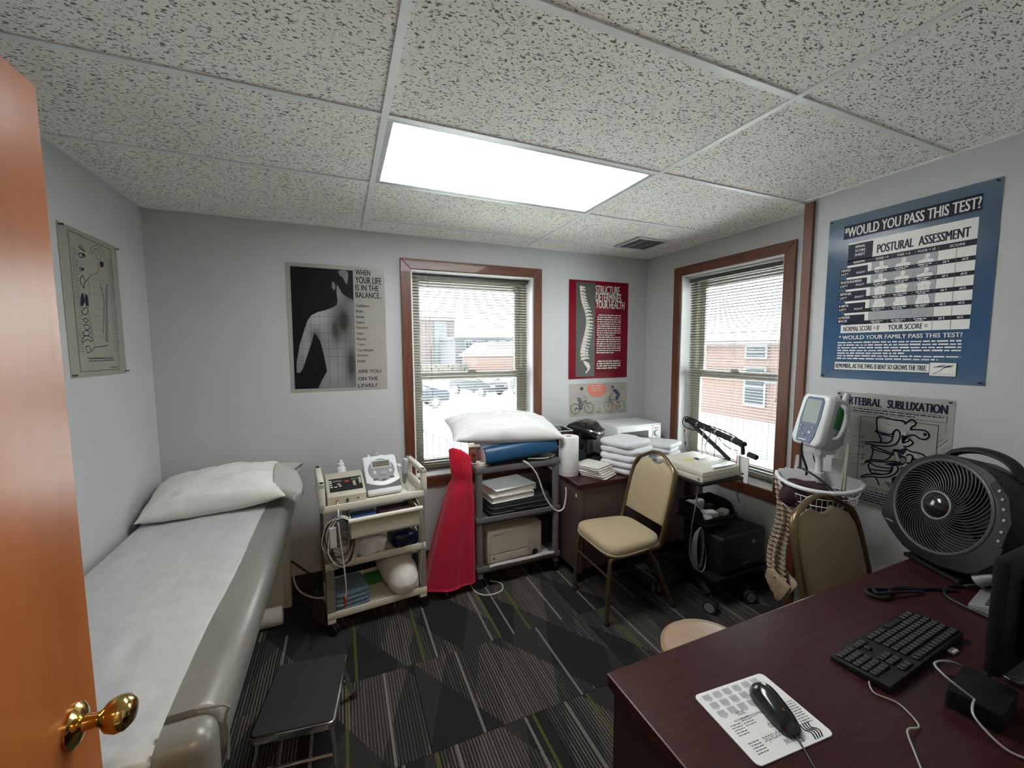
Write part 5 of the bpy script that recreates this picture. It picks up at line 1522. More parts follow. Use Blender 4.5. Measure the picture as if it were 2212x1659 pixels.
for f_ in (0.2, 0.55, 0.85):
    q = Vector(E1).lerp(Vector(E2), f_); d = (Vector(E2) - Vector(E1)).normalized()
    bm = BM(); cyl(bm, q - d * 0.006, q + d * 0.006, 0.019, 12); ob('cable_tie', bm, 'cable_grey', t, True)
path_ob('cable', [(-0.03, -0.11, 0.225), (-0.03, 0.0, 0.26), (-0.03, 0.18, 0.285), (-0.03, 0.30, 0.31), (-0.03, 0.36, 0.305), (-0.03, 0.375, 0.26), (-0.03, 0.34, 0.23), (-0.02, 0.25, 0.225)], 0.004, 'cable_black', t)
path_ob('cable', [(-0.05, 0.16, 0.27), (-0.055, 0.17, 0.2), (-0.05, 0.175, 0.08)], 0.0035, 'cable_grey', t)
path_ob('cable', [(-0.05, 0.10, 0.25), (-0.055, 0.13, 0.18), (-0.05, 0.15, 0.12), (-0.05, 0.12, 0.085)], 0.0035, 'cable_grey', t)
path_ob('cable', [(-0.045, 0.06, 0.24), (-0.05, 0.07, 0.15), (-0.05, 0.075, 0.08)], 0.003, 'cable_black', t)
path_ob('cable', [(-0.045, 0.08, 0.24), (-0.05, -0.02, 0.17), (-0.04, -0.10, 0.16)], 0.0025, 'cable_black', t)
path_ob('hanging_lead', [(-0.03, 0.35, 0.27), (-0.032, 0.353, 0.2), (-0.03, 0.34, 0.12), (-0.032, 0.345, 0.085)], 0.0015, 'cable_black', t)
bm = BM(); box(bm, -0.036, -0.028, 0.347, 0.357, 0.195, 0.215, 0.002, 1); ob('red_tag', bm, 'red_plastic', t)
bm = BM(); cyl(bm, (-0.031, 0.343, 0.10), (-0.031, 0.343, 0.13), 0.005, 8); ob('lead_clip', bm, 'black', t, True)
bm = BM(); cyl(bm, (-0.03, -0.118, 0.20), (-0.03, -0.122, 0.14), 0.012, 10); ob('wrist', bm, 'black', t, True)
bm = BM(); prism(bm, [(-0.045, -0.03), (0.01, -0.05), (0.005, -0.145), (-0.055, -0.135), (-0.02, 0.03), (-0.045, 0.03)][:4], -0.0015, 0.0015, TM(-0.03, -0.10, 0.155, radians(90), 0, radians(90))); ob('card', bm, 'napkin', t)
cd_ = BM(); prism(cd_, rrect(-0.085, 0.0, -0.205, -0.04, 0.004), -0.003, 0.003, TM(-0.038, -0.085, 0.17, radians(90), 0, radians(90))); co = ob('hanging_card', cd_, 'paper', t)
bm = BM(); cyl(bm, (-0.045, -0.135, 0.02), (-0.040, -0.135, 0.02), 0.006, 10); ob('clip', bm, 'black', t)
bm = BM(); cyl(bm, (-0.03, -0.16, 0.150), (-0.03, -0.215, 0.142), 0.017, 14); ob('knob', bm, 'rubber', t, True)
path_ob('cable', [(-0.05, -0.115, 0.15), (-0.052, -0.12, 0.05), (-0.05, -0.14, -0.06), (-0.05, -0.11, -0.12), (-0.05, -0.13, -0.17)], 0.0022, 'cable_black', t)
path_ob('cable', [(-0.04, -0.09, 0.15), (-0.045, -0.085, 0.0), (-0.045, -0.09, -0.10)], 0.002, 'red_plastic', t)

# supplies bin
t = thing('supply_bin', 'black open fronted bin full of small packets on the black stand', 'bin', (2.06, 0.395, 0.4995))
bm = BM(); box(bm, -0.14, 0.14, -0.115, 0.11, 0, 0.004); box(bm, -0.14, 0.14, 0.106, 0.11, 0, 0.10, 0.001, 1); box(bm, -0.14, 0.14, -0.115, -0.111, 0, 0.03, 0.001, 1); ob('tray', bm, 'black', t)
for sx in (-1, 1):
    bm = BM(); prism(bm, [(-0.115, 0.0), (0.11, 0.0), (0.11, 0.10), (-0.02, 0.098), (-0.06, 0.085), (-0.085, 0.06), (-0.095, 0.03), (-0.115, 0.03)], sx * 0.14 - 0.002, sx * 0.14 + 0.002, MYZ); ob('side', bm, 'black', t)
random.seed(21)
for k, (x, y, sx, sy, sz, m, lb, r) in enumerate(((-0.02, 0.06, 0.09, 0.05, 0.085, 'clear', 'upright clear packet at the back of the black bin', 0.2), (0.05, 0.03, 0.06, 0.05, 0.05, 'dark_teal', 'dark green pouch in the black bin', 0.4),
        (-0.095, 0.05, 0.06, 0.06, 0.09, 'paper', 'folded white printed paper in the left of the black bin', -0.2), (0.085, -0.05, 0.09, 0.06, 0.035, 'napkin', 'white packet at the right front of the black bin', 0.3),
        (-0.03, -0.04, 0.11, 0.07, 0.04, 'clear_bag', 'clear bag in the middle of the black bin', -0.4), (-0.095, -0.07, 0.06, 0.07, 0.03, 'paper', 'white packet at the left front of the black bin', 0.5))):
    lump('packet', lb, 'packet', (2.06 + x, 0.395 + y, 0.504 + sz / 2), r, sx, sy, sz, m, 0.12, 3, k * 2.0, 0.35, n=16, group='packets in the black bin')
# black printer box on the lower shelf
t = thing('black_printer', 'bulky black printer on the lower shelf of the stand', 'printer', (2.155, 0.335, 0.1955), radians(2))
bm = BM(); box(bm, -0.205, 0.21, -0.15, 0.14, 0, 0.245, 0.022, 3); ob('case', bm, 'fan_black', t, True)
bm = BM(); box(bm, -0.16, 0.16, -0.12, 0.08, 0.243, 0.252, 0.004); ob('lid', bm, 'black', t)
bm = BM(); box(bm, -0.19, 0.19, -0.156, -0.148, 0.03, 0.22, 0.004); ob('front_panel', bm, 'black', t)
bm = BM(); cyl(bm, (0.07, -0.155, 0.18), (0.07, -0.160, 0.18), 0.014, 16); ob('badge', bm, 'mid_grey', t)
bm = BM(); box(bm, -0.03, 0.03, -0.1575, -0.155, 0.05, 0.056); ob('latch', bm, 'mid_grey', t)

# ------------------------------------------------------------------ vital signs monitor on a basket stand
VS = thing('monitor_stand', 'white pole stand with a wire basket beside the corner strip', 'stand', (2.06, -0.27, 0), radians(-61))
bm = BM(); cyl(bm, (0, 0, 0.07), (0, 0, 1.09), 0.016, 14); ob('pole', bm, 'white_plastic', VS, True)
for k in range(5):
    a = 2 * pi * k / 5 + 0.5
    bm = BM(); tube(bm, [(0, 0, 0.085), (0.165 * cos(a), 0.165 * sin(a), 0.07)], [0.018, 0.012], 8); ar = ob('base_arm', bm, 'light_grey', VS, True)
    bm = BM(); q = Vector((0.165 * cos(a), 0.165 * sin(a), 0.03)); e = Vector((-sin(a), cos(a), 0)) * 0.018; cyl(bm, q - e, q + e, 0.03, 14); cyl(bm, q, q + Vector((0, 0, 0.045)), 0.006, 6); ob('caster', bm, 'black', ar, True)
# basket: local -y is towards the room; rim is a wide D
def rim(sc, z, dy=0.0):
    pts = []
    for k in range(25):
        a = pi + pi * k / 24
        pts.append((0.168 * sc * cos(a), 0.015 + 0.175 * sc * sin(a) + dy, z - 0.02 * abs(sin(a)) * sc))
    return pts
bm = BM(); tube(bm, rim(1.06, 0.945), 0.0105, 10); rm = ob('basket_rim', bm, 'white_plastic', VS, True)
bm = BM(); prism(bm, [(-0.178, 0.905), (-0.172, 0.962), (-0.12, 0.972), (0.12, 0.972), (0.172, 0.962), (0.178, 0.905)], -0.024, -0.018, TM(0, 0, 0, radians(90)), 0.001); ob('back_plate', bm, 'white_plastic', VS)
bm = BM(); prism(bm, [(-0.105, 0.972), (-0.098, 1.05), (-0.085, 1.05), (-0.085, 0.985), (0.05, 0.985), (0.05, 1.055), (0.10, 1.055), (0.105, 0.972)], -0.024, -0.020, TM(0, 0, 0, radians(90))); ob('bracket', bm, 'white_plastic', VS)
levels = [(1.0, 0.905), (0.95, 0.865), (0.88, 0.80)]
for sc, z in levels:
    bm = BM(); tube(bm, rim(sc, z), 0.0026, 6); tube(bm, [(-0.168 * sc, 0.015, z), (0.168 * sc, 0.015, z)], 0.0026, 6); ob('basket_wire', bm, 'white_plastic', VS, True)
wires = BM()
for k in range(1, 24):
    A = [rim(sc, z)[k] for sc, z in levels]
    tube(wires, A, 0.0015, 5)
for k in range(-5, 6):
    x = 0.145 * k / 5.5
    tube(wires, [(x, 0.015, 0.800), (x, 0.015 - 0.154 * math.sqrt(max(0, 1 - (x / 0.15) ** 2)), 0.79)], 0.0015, 5)
    tube(wires, [(x * 1.1, 0.015, 0.905), (x, 0.015, 0.80)], 0.0015, 5)
ob('basket_grid', wires, 'white_plastic', VS, True)
bm = BM(); cyl(bm, (0, 0, 0.90), (0, 0, 0.98), 0.024, 14); ob('collar', bm, 'white_plastic', VS, True)
# folded cuff inside the basket
cuffrot = Matrix.Rotation(radians(-61), 4, 'Z')
def vs(x, y, z):
    v = cuffrot @ Vector((x, y, z)); return (v.x + 2.06, v.y - 0.27, v.z)
lump('pressure_cuff', 'folded maroon blood pressure cuff in the wire basket', 'cuff', vs(-0.055, -0.075, 0.872), radians(-61), 0.19, 0.115, 0.13, 'maroon', 0.22, 2.5, 1.0, 0.5)
lump('black_pouch', 'black soft pouch in the wire basket beside the cuff', 'pouch', vs(0.075, -0.065, 0.85), radians(-61), 0.09, 0.10, 0.09, 'rubber', 0.2, 2.5, 5.0, 0.5)
# the monitor head
t = thing('vital_signs_monitor', 'white and blue vital signs monitor on top of the pole stand', 'medical device', (2.06, -0.27, 1.0905), radians(-106))
bm = BM(); box(bm, -0.05, 0.05, -0.045, 0.045, -0.012, 0.02, 0.008); box(bm, -0.018, 0.018, -0.018, 0.018, -0.03, 0.0); ob('mount', bm, 'white_plastic', t, True)
tilt = TM(0, 0.0, 0.145, radians(-14), 0, 0)
front = [(-0.068, -0.13), (0.068, -0.13), (0.088, -0.10), (0.080, 0.12), (0.066, 0.135), (-0.066, 0.135), (-0.080, 0.12), (-0.088, -0.10)]
bm = BM()
rings = []
for yv, sc in ((-0.068, 0.90), (-0.060, 0.98), (-0.035, 1.0)):
    rings.append([bm.verts.new(tilt @ Vector((x * sc, yv, z * sc))) for x, z in front])
for A, B in zip(rings, rings[1:]):
    for k in range(8): bm.faces.new((A[k], A[(k + 1) % 8], B[(k + 1) % 8], B[k]))
bm.faces.new(rings[0]); bm.faces.new(rings[-1]); ob('front_case', bm, 'white_plastic', t, True, 50)
bm = BM(); rings = []
for yv, sc in ((-0.035, 0.985), (0.03, 0.96), (0.07, 0.86)):
    rings.append([bm.verts.new(tilt @ Vector((x * sc, yv, z * sc))) for x, z in front])
for A, B in zip(rings, rings[1:]):
    for k in range(8): bm.faces.new((A[k], A[(k + 1) % 8], B[(k + 1) % 8], B[k]))
bm.faces.new(rings[0]); bm.faces.new(rings[-1]); ob('rear_case', bm, 'light_grey', t, True, 40)
def face(nm, poly, d0, d1, m, par):
    bm = BM(); prism(bm, poly, d0, d1, tilt @ TM(0, -0.068, 0, radians(90)), 0.0006); return ob(nm, bm, m, par)
fp = face('blue_panel', [(-0.048, -0.115), (0.035, -0.118), (0.050, -0.08), (0.058, 0.02), (0.056, 0.10), (0.045, 0.118), (-0.040, 0.118), (-0.050, 0.10), (-0.056, 0.0)], 0.0, 0.003, 'monitor_blue', t)
face('screen', rrect(-0.042, 0.046, -0.015, 0.105, 0.006), 0.0035, 0.0045, 'lcd', fp)
for x, z in ((-0.036, -0.035), (-0.036, -0.055), (0.034, -0.035), (0.020, -0.062), (-0.01, -0.078)):
    face('button', el(x, z, 0.008, 0.006), 0.003, 0.006, 'light_grey' if x == 0.020 else 'mid_grey', fp)
face('name_strip', rrect(-0.035, 0.012, -0.106, -0.100, 0.001), 0.003, 0.0036, 'light_grey', fp)
bm = BM(); tube(bm, [tilt @ Vector(q) for q in ((0.078, 0.0, 0.10), (0.102, 0.012, 0.08), (0.110, 0.014, 0.02), (0.102, 0.012, -0.05), (0.080, 0.0, -0.07))], 0.010, 8, 4); ob('probe_bracket', bm, 'light_grey', t, True)
bm = BM(); box(bm, 0.083, 0.088, -0.012, 0.022, -0.02, 0.09, 0.002, 1, tilt); ob('green_label', bm, 'green', t)
bm = BM(); cyl(bm, tilt @ Vector((0.06, 0.03, 0.12)), tilt @ Vector((0.06, 0.035, 0.165)), 0.014, 12); ob('probe_well', bm, 'light_grey', t, True)
bm = BM(); box(bm, -0.055, 0.03, 0.0, 0.04, 0.128, 0.142, 0.003, 1, tilt); ob('top_tag', bm, 'white_plastic', t)
# coiled probe lead
pts = []
for k in range(140):
    s = k / 139
    a = s * 2 * pi * 30
    c_ = Vector((0.115, 0.02, 0.24)).lerp(Vector((0.125, 0.03, 0.06)), s)
    pts.append(c_ + Vector((0.008 * cos(a), 0.008 * sin(a), 0)))
bm = BM(); tube(bm, pts, 0.0018, 5); ob('coiled_lead', bm, 'cable_grey', t, True)
path_ob('straight_lead', [(0.125, 0.03, 0.06), (0.128, 0.02, -0.08), (0.125, 0.02, -0.20), (0.12, 0.0, -0.26), (0.10, -0.01, -0.25)], 0.006, 'cable_grey', t)
path_ob('straight_lead', [(0.118, 0.03, 0.12), (0.115, 0.03, 0.0), (0.108, 0.02, -0.17)], 0.005, 'cable_grey', t)
path_ob('cuff_hose', [(0.03, -0.07, 0.055), (-0.01, -0.09, 0.045), (-0.02, -0.08, -0.02), (-0.01, -0.06, -0.09), (-0.02, -0.05, -0.13)], 0.0055, 'cable_black', t)
path_ob('cuff_hose', [(-0.05, -0.07, -0.10), (0.0, -0.08, -0.095), (0.08, -0.07, -0.12), (0.14, -0.05, -0.17), (0.155, -0.05, -0.26), (0.14, -0.04, -0.34), (0.16, -0.03, -0.39)], 0.0055, 'cable_black', t)
path_ob('mains_lead', [(-0.06, 0.04, 0.03), (-0.10, 0.06, -0.04), (-0.10, 0.08, -0.10), (-0.05, 0.06, -0.115)], 0.003, 'cable_black', t)

# ------------------------------------------------------------------ anatomical spine
SP = thing('spine_model', 'bone coloured plastic spine model with pelvis hanging by the basket', 'anatomy model', (2.07, -0.09, 0.24))
bm = BM()
lathe(bm, [(0, -0.009), (0.016, -0.009), (0.0175, -0.006), (0.0145, 0.0), (0.0175, 0.006), (0.016, 0.009), (0, 0.009)], 14, TM(0, 0.012, 0))
vb = bm
tube(vb, [(0, -0.002, 0.0), (0, -0.022, -0.001), (0, -0.050, -0.012)], [0.006, 0.0105, 0.008], 8, 2)
for sx in (-1, 1): tube(vb, [(sx * 0.008, -0.002, 0.0), (sx * 0.022, -0.016, 0.003), (sx * 0.036, -0.024, -0.002)], [0.006, 0.0075, 0.005], 6, 2)
vproto = ob('vertebra', vb, 'bone', SP, True)
bm = BM(); lathe(bm, [(0, -0.0035), (0.0175, -0.0035), (0.019, 0), (0.0175, 0.0035), (0, 0.0035)], 14); dproto = ob('disc', bm, 'disc', SP, True)
DY = 0.012
for k in range(21):
    s = k / 20
    z = 0.10 + 0.0275 * k
    yy = 0.018 * sin(s * 2 * pi * 1.05 + 0.4)
    sc = 1.36 - 0.46 * s
    o = vproto if k == 0 else share('vertebra', vproto, SP)
    o.location = (0, 0.015 + yy, z); o.scale = (sc, sc, 0.95); o.rotation_euler.x = 0.12 * cos(s * 6.3)
    o = dproto if k == 0 else share('disc', dproto, SP)
    o.location = (0, 0.015 + yy + DY * sc, z + 0.0135); o.scale = (sc * 0.85, sc * 0.85, 1.2)
def pelv(pts, x0, x1):
    bm = BM()
    poly = []
    for cx, cy in pts:
        q = on_x(1640 + cx / 3.458, 840 + cy / 3.458, 2.06)
        poly.append((q.y - SP.location.y, q.z - SP.location.z))
    prism(bm, poly, x0, x1, MYZ, 0.006)
    for v in bm.verts: v.co.x += 0.22 * (v.co.z - 0.06) * (1 if x0 > -0.02 else -1) * 0.6
    return ob('pelvis_wing', bm, 'bone', SP, True, 60)
wing = [(80, 1345), (100, 1330), (135, 1332), (180, 1390), (225, 1440), (258, 1470), (255, 1500), (220, 1505), (200, 1530), (185, 1575), (145, 1580), (125, 1560), (130, 1515), (105, 1480), (80, 1440), (65, 1385)]
pelv(wing, -0.04, -0.026); pelv(wing, 0.020, 0.034)
bm = BM(); lathe(bm, [(0, -0.07), (0.010, -0.065), (0.022, -0.03), (0.032, 0.02), (0.030, 0.045), (0, 0.048)], 14, TM(0, 0.012, 0.045, 0.3)); ob('sacrum', bm, 'bone', SP, True)
bm = BM(); cyl(bm, (-0.04, 0.02, 0.06), (0.04, 0.02, 0.06), 0.018, 10); ob('pelvis_bridge', bm, 'bone', SP, True)
path_ob('hanger', [(0, 0.02, 0.66), (0, 0.01, 0.70), (-0.02, -0.02, 0.72), (-0.04, -0.04, 0.72)], 0.003, 'chrome', SP)

# ------------------------------------------------------------------ fan on the mahogany desk
FN = thing('desk_fan', 'large black desk fan with spiral grille on the mahogany desk', 'fan', (2.0, -0.80, 0.751), radians(-115))
ft = TM(0, 0, 0.235, radians(-13), 0, 0)
FY = ft @ TM(0, 0, 0, radians(90))            # polygon (x,z) extruded along local -y..
outl = [(-0.235, -0.115), (-0.222, -0.02), (-0.205, 0.08), (-0.15, 0.155), (-0.07, 0.197), (0.02, 0.205), (0.11, 0.185), (0.18, 0.14), (0.225, 0.07), (0.238, -0.02), (0.225, -0.12), (0.17, -0.195), (0.05, -0.222), (-0.08, -0.218), (-0.16, -0.175)]
bm = BM()
hole = [(0.176 * cos(2 * pi * k / 48), 0.176 * sin(2 * pi * k / 48)) for k in range(48)]
# front bezel as a ring between outline and round hole
dense = []
for k in range(48):
    a = 2 * pi * k / 48
    d = Vector((cos(a), sin(a)))
    best = 0.2
    for i in range(len(outl)):
        p, q = Vector(outl[i]), Vector(outl[(i + 1) % len(outl)])
        e = q - p
        den = d.x * e.y - d.y * e.x
        if abs(den) < 1e-9: continue
        tt = (p.x * e.y - p.y * e.x) / den; uu = (p.x * d.y - p.y * d.x) / den
        if tt > 0 and -1e-6 <= uu <= 1 + 1e-6: best = tt
    dense.append((d.x * best, d.y * best))
def ringv(pts, y): return [bm.verts.new(ft @ Vector((x, y, z))) for x, z in pts]
scl = lambda pts, s: [(x * s, z * s) for x, z in pts]
R0, R1, R2, R3, R4, R5 = ringv(hole, -0.055), ringv(scl(hole, 1.04), -0.075), ringv(scl(dense, 0.97), -0.070), ringv(dense, -0.055), ringv(dense, 0.05), ringv(scl(dense, 0.75), 0.10)
R6 = ringv(scl(hole, 0.99), 0.02)
for A, B in ((R6, R0), (R0, R1), (R1, R2), (R2, R3), (R3, R4), (R4, R5)):
    for k in range(48): bm.faces.new((A[k], A[(k + 1) % 48], B[(k + 1) % 48], B[k]))
bm.faces.new(R5)
ob('housing', bm, 'fan_black', FN, True, 35)
bm = BM(); lathe(bm, [(0, 0), (0.176, 0), (0.176, 0.004), (0, 0.004)], 40, ft @ TM(0, 0.018, 0, radians(90))); ob('inner_back', bm, 'black', FN)
bm = BM(); tube(bm, [ft @ Vector((0.178 * cos(2 * pi * k / 56), -0.072, 0.178 * sin(2 * pi * k / 56))) for k in range(56)], 0.0075, 8, 0, True); ob('grille_ring', bm, 'rib_grey', FN, True)
bm = BM(); tube(bm, [ft @ Vector((0.052 * cos(2 * pi * k / 36), -0.085, 0.052 * sin(2 * pi * k / 36))) for k in range(36)], 0.004, 8, 0, True); ob('hub_ring', bm, 'mid_grey', FN, True)
bm = BM(); lathe(bm, [(0, 0.022), (0.02, 0.020), (0.038, 0.012), (0.050, 0.0), (0.050, -0.02), (0, -0.02)], 32, ft @ TM(0, -0.082, 0, radians(90))); ob('hub_cap', bm, 'black_gloss', FN, True)
bm = BM()
rib = []
for q in range(9):
    s = q / 8
    r = 0.050 + (0.176 - 0.050) * s
    a = 0.85 * s ** 1.3
    rib.append((r * cos(a), -0.085 + 0.012 * s * s, r * sin(a)))
tube(bm, rib, 0.0019, 5)
rp = ob('grille_rib', bm, 'rib_grey', FN, True)
for k in range(54):
    o = rp if k == 0 else share('grille_rib', rp, FN)
    o.matrix_local = ft @ Matrix.Rotation(2 * pi * k / 54, 4, 'Y')
for k in range(5):
    a0 = 2 * pi * k / 5
    bm = BM()
    g0 = []
    for q in range(7):
        s = q / 6
        r = 0.04 + 0.12 * s
        row = []
        for w in (-1, 0, 1):
            a = a0 + w * (0.42 - 0.05 * s) + 0.25 * s
            row.append(bm.verts.new(ft @ Vector((r * cos(a), -0.03 + 0.018 * w, r * sin(a)))))
        g0.append(row)
    for A, B in zip(g0, g0[1:]):
        for w in range(2): bm.faces.new((A[w], A[w + 1], B[w + 1], B[w]))
    bmesh.ops.solidify(bm, geom=bm.faces[:], thickness=0.002)
    ob('blade', bm, 'black', FN, True)
bm = BM(); tube(bm, [ft @ Vector(q) for q in ((-0.13, 0.03, 0.165), (-0.09, 0.02, 0.215), (0.0, 0.015, 0.242), (0.09, 0.02, 0.225), (0.15, 0.03, 0.165))], 0.013, 10, 5, flat=1.7); ob('handle', bm, 'fan_black', FN, True)
bm = BM(); prism(bm, [(0.150, 0.155), (0.20, 0.110), (0.230, 0.03), (0.226, -0.06), (0.205, -0.06), (0.205, 0.02), (0.178, 0.09), (0.135, 0.135)], 0.068, 0.078, FY, 0.002); cp = ob('control_panel', bm, 'rubber', FN)
for x, z in ((0.172, 0.122), (0.188, 0.097), (0.200, 0.066), (0.210, 0.032), (0.214, -0.008), (0.214, -0.04)):
    bm = BM(); lathe(bm, [(0, 0), (0.0055, 0), (0.005, 0.003), (0, 0.0035)], 10, FY @ TM(x, z, 0.078)); ob('button', bm, 'mid_grey', cp, True)
bm = BM(); box(bm, -0.10, 0.12, -0.10, 0.10, 0.0, 0.018, 0.006); box(bm, -0.05, 0.06, -0.03, 0.06, 0.01, 0.05, 0.006); ob('foot', bm, 'black', FN, True)
bm = BM(); prism(bm, rrect(-0.19, -0.15, -0.135, -0.130, 0.002), 0.071, 0.073, FY); ob('logo', bm, 'mid_grey', FN)

# ------------------------------------------------------------------ desk phone, monitor, keyboard, mouse
zk = 0.7505
t = thing('desk_phone', 'grey desk telephone between the fan and the computer screen', 'telephone', (1.80, -1.03, zk), radians(188))
bm = BM(); prism(bm, [(-0.10, 0.02), (0.11, 0.075), (0.11, 0.0), (-0.10, 0.0)], -0.09, 0.09, MYZ, 0.005); ob('base', bm, 'mid_grey', t, True)
sl = math.atan2(0.055, 0.21)
KM = TM(0, -0.10, 0.0205, sl)
for i in range(3):
    for j in range(4):
        bm = BM(); box(bm, 0.012 + i * 0.022, 0.028 + i * 0.022, 0.035 + j * 0.020, 0.047 + j * 0.020, 0, 0.005, 0.001, 1, KM); ob('key', bm, 'dark_grey', t)
bm = BM(); box(bm, 0.0, 0.08, 0.135, 0.185, 0, 0.003, 0.001, 1, KM); ob('display', bm, 'lcd_dim', t)
bm = BM(); tube(bm, [KM @ Vector(q) for q in ((-0.058, 0.0, 0.028), (-0.058, 0.04, 0.048), (-0.058, 0.11, 0.052), (-0.058, 0.18, 0.048), (-0.058, 0.215, 0.028))], [0.022, 0.018, 0.015, 0.018, 0.022], 10, 4); ob('handset', bm, 'mid_grey', t, True)
path_ob('coiled_cord', [(-0.058, -0.10, 0.04), (-0.08, -0.14, 0.008), (-0.02, -0.17, 0.006), (0.06, -0.15, 0.006), (0.10, -0.05, 0.006)], 0.005, 'cable_black', t)

t = thing('computer_monitor', 'black flat computer screen seen from behind at the right edge', 'monitor', (1.505, -1.15, zk), radians(0))
bm = BM(); box(bm, -0.27, 0.27, 0.0, 0.03, 0.075, 0.365, 0.008); ob('panel', bm, 'screen_black', t, True)
bm = BM(); box(bm, -0.20, 0.20, -0.03, 0.002, 0.11, 0.32, 0.015); ob('rear_bulge', bm, 'screen_black', t, True)
bm = BM(); box(bm, -0.035, 0.035, -0.035, -0.01, 0.0, 0.22, 0.006); ob('neck', bm, 'black', t, True)
bm = BM(); prism(bm, rrect(-0.13, 0.13, -0.11, 0.07, 0.05), 0, 0.014, None, 0.003); ob('stand_foot', bm, 'black_gloss', t, True)
bm = BM(); box(bm, -0.255, 0.255, 0.0295, 0.0312, 0.09, 0.35); ob('screen', bm, 'black_gloss', t)

t = thing('keyboard', 'black computer keyboard on the mahogany desk', 'keyboard', (1.272, -0.950, zk), radians(183.0))
bm = BM(); prism(bm, [(-0.065, 0.0), (0.065, 0.0), (0.065, 0.022), (-0.065, 0.012)], -0.222, 0.222, MYZ, 0.003); ob('body', bm, 'black', t, True)
sl = math.atan2(0.010, 0.13)
KB = TM(0, -0.065, 0.0122, sl)
bm = BM(); box(bm, -0.0082, 0.0082, -0.0078, 0.0078, 0, 0.006, 0.0018, 1); kp = ob('key', bm, 'key', t)
kfirst = True
def key(x, y, w=1.0):
    global kfirst
    o = kp if kfirst else share('key', kp, t)
    kfirst = False
    o.matrix_local = KB @ TM(x, y, 0) @ Matrix.Diagonal((w, 1, 1, 1))
P0 = 0.0188
for r in range(5):
    y = 0.016 + r * P0
    if r == 0:
        for x, w in ((-0.205, 1.2), (-0.182, 1.2), (-0.159, 1.2), (-0.097, 5.0), (-0.030, 1.2), (-0.007, 1.2), (0.016, 1.2), (0.039, 1.2)): key(x, y, w)
    else:
        for k in range(14): key(-0.208 + k * P0, y, 1.0 if k < 13 else 1.5)
    for k in range(3):
        if r != 2: key(0.082 + k * P0, y) if (r != 1 or k == 1) else None
    for k in range(4): key(0.146 + k * P0, y)
for k in range(13): key(-0.208 + k * 0.0205, 0.016 + 5 * P0 + 0.005)
for k in range(3): key(0.082 + k * P0, 0.016 + 5 * P0 + 0.005)
path_ob('cord', [(0.0, 0.065, 0.012), (0.02, 0.10, 0.005), (-0.05, 0.14, 0.004), (-0.14, 0.16, 0.004), (-0.20, 0.22, 0.004), (-0.10, 0.28, 0.004)], 0.0025, 'cable_black', t)

MP = thing('mouse_pad', 'white printed calendar mouse pad on the mahogany desk', 'mouse pad', (0.708, -0.937, zk), radians(175.5))
bm = BM(); prism(bm, rrect(-0.112, 0.112, -0.091, 0.091, 0.012), 0, 0.0025, None, 0.0006); ob('pad', bm, 'paper', MP)
q0, q1 = on_z(1640, 1487, 0.768), on_z(1712, 1572, 0.768)
ang = math.atan2(q1.y - q0.y, q1.x - q0.x)
t = thing('computer_mouse', 'glossy black wired mouse on the printed mouse pad', 'mouse', ((q0.x + q1.x) / 2, (q0.y + q1.y) / 2, zk + 0.0026), ang)
bm = BM()
L_, W_, H_ = (q1 - q0).length / 2 + 0.012, 0.030, 0.036
rows = []
for j in range(17):
    s = -1 + 2 * j / 16
    e = math.sqrt(max(0.0, 1 - abs(s) ** 3.2))
    row = []
    for k in range(21):
        a = pi * k / 20
        row.append(bm.verts.new((s * L_, W_ * (0.35 + 0.65 * e) * cos(a) * (1 - 0.08 * s), 0.001 + H_ * (0.15 + 0.85 * e) * sin(a) ** 0.75 * (1 - 0.25 * s))))
    rows.append(row)
for A, B in zip(rows, rows[1:]):
    for k in range(20): bm.faces.new((A[k], A[k + 1], B[k + 1], B[k]))
    bm.faces.new((A[0], B[0], B[-1], A[-1]))
bm.faces.new(rows[0]); bm.faces.new(rows[-1])
ob('shell', bm, 'black_gloss', t, True, 60)
bm = BM(); box(bm, L_ * 0.30, L_ * 0.42, -0.003, 0.003, H_ * 0.83, H_ * 0.93, 0.001, 1); ob('wheel', bm, 'brass', t)
path_ob('cord', [(L_ * 0.97, 0, 0.006), (L_ + 0.03, -0.004, 0.001), (L_ + 0.07, -0.012, 0.0), (L_ + 0.12, 0.0, 0.0), (L_ + 0.15, 0.04, 0.0)], 0.002, 'cable_black', t)

# black adapter block and loose leads in front of the screen
t = thing('adapter_block', 'black adapter box with silver leads beside the keyboard', 'adapter', (1.215, -1.13, zk), radians(6))
bm = BM(); prism(bm, rrect(-0.07, 0.07, -0.045, 0.045, 0.008), 0, 0.045, None, 0.003); ob('case', bm, 'screen_black', t, True)
path_ob('lead', [(-0.06, 0.0, 0.046), (-0.075, 0.045, 0.075), (-0.03, 0.075, 0.07), (0.04, 0.06, 0.055), (0.08, 0.03, 0.03), (0.11, -0.03, 0.012)], 0.0025, 'cable_silver', t)
path_ob('lead', [(-0.06, 0.0, 0.046), (-0.10, -0.01, 0.03), (-0.12, -0.06, 0.008), (-0.10, -0.10, 0.004)], 0.0025, 'cable_silver', t)
t = thing('usb_lead', 'thin pale lead curling on the desk near the mouse pad', 'cable', (0.98, -1.10, zk))
path_ob('lead', [(-0.10, -0.06, 0.003), (-0.06, -0.03, 0.003), (-0.02, 0.0, 0.012), (0.03, 0.0, 0.003), (0.06, 0.05, 0.003), (0.04, 0.09, 0.006), (0.08, 0.12, 0.003)], 0.002, 'cable_grey', t)
bm = BM(); box(bm, 0.40, 0.43, 0.075, 0.09, 0, 0.008, 0.002, 1); ob('plug', bm, 'napkin', t)
t = thing('black_cable', 'looped black cable lying on the desk behind the keyboard', 'cable', (1.60, -0.79, zk))
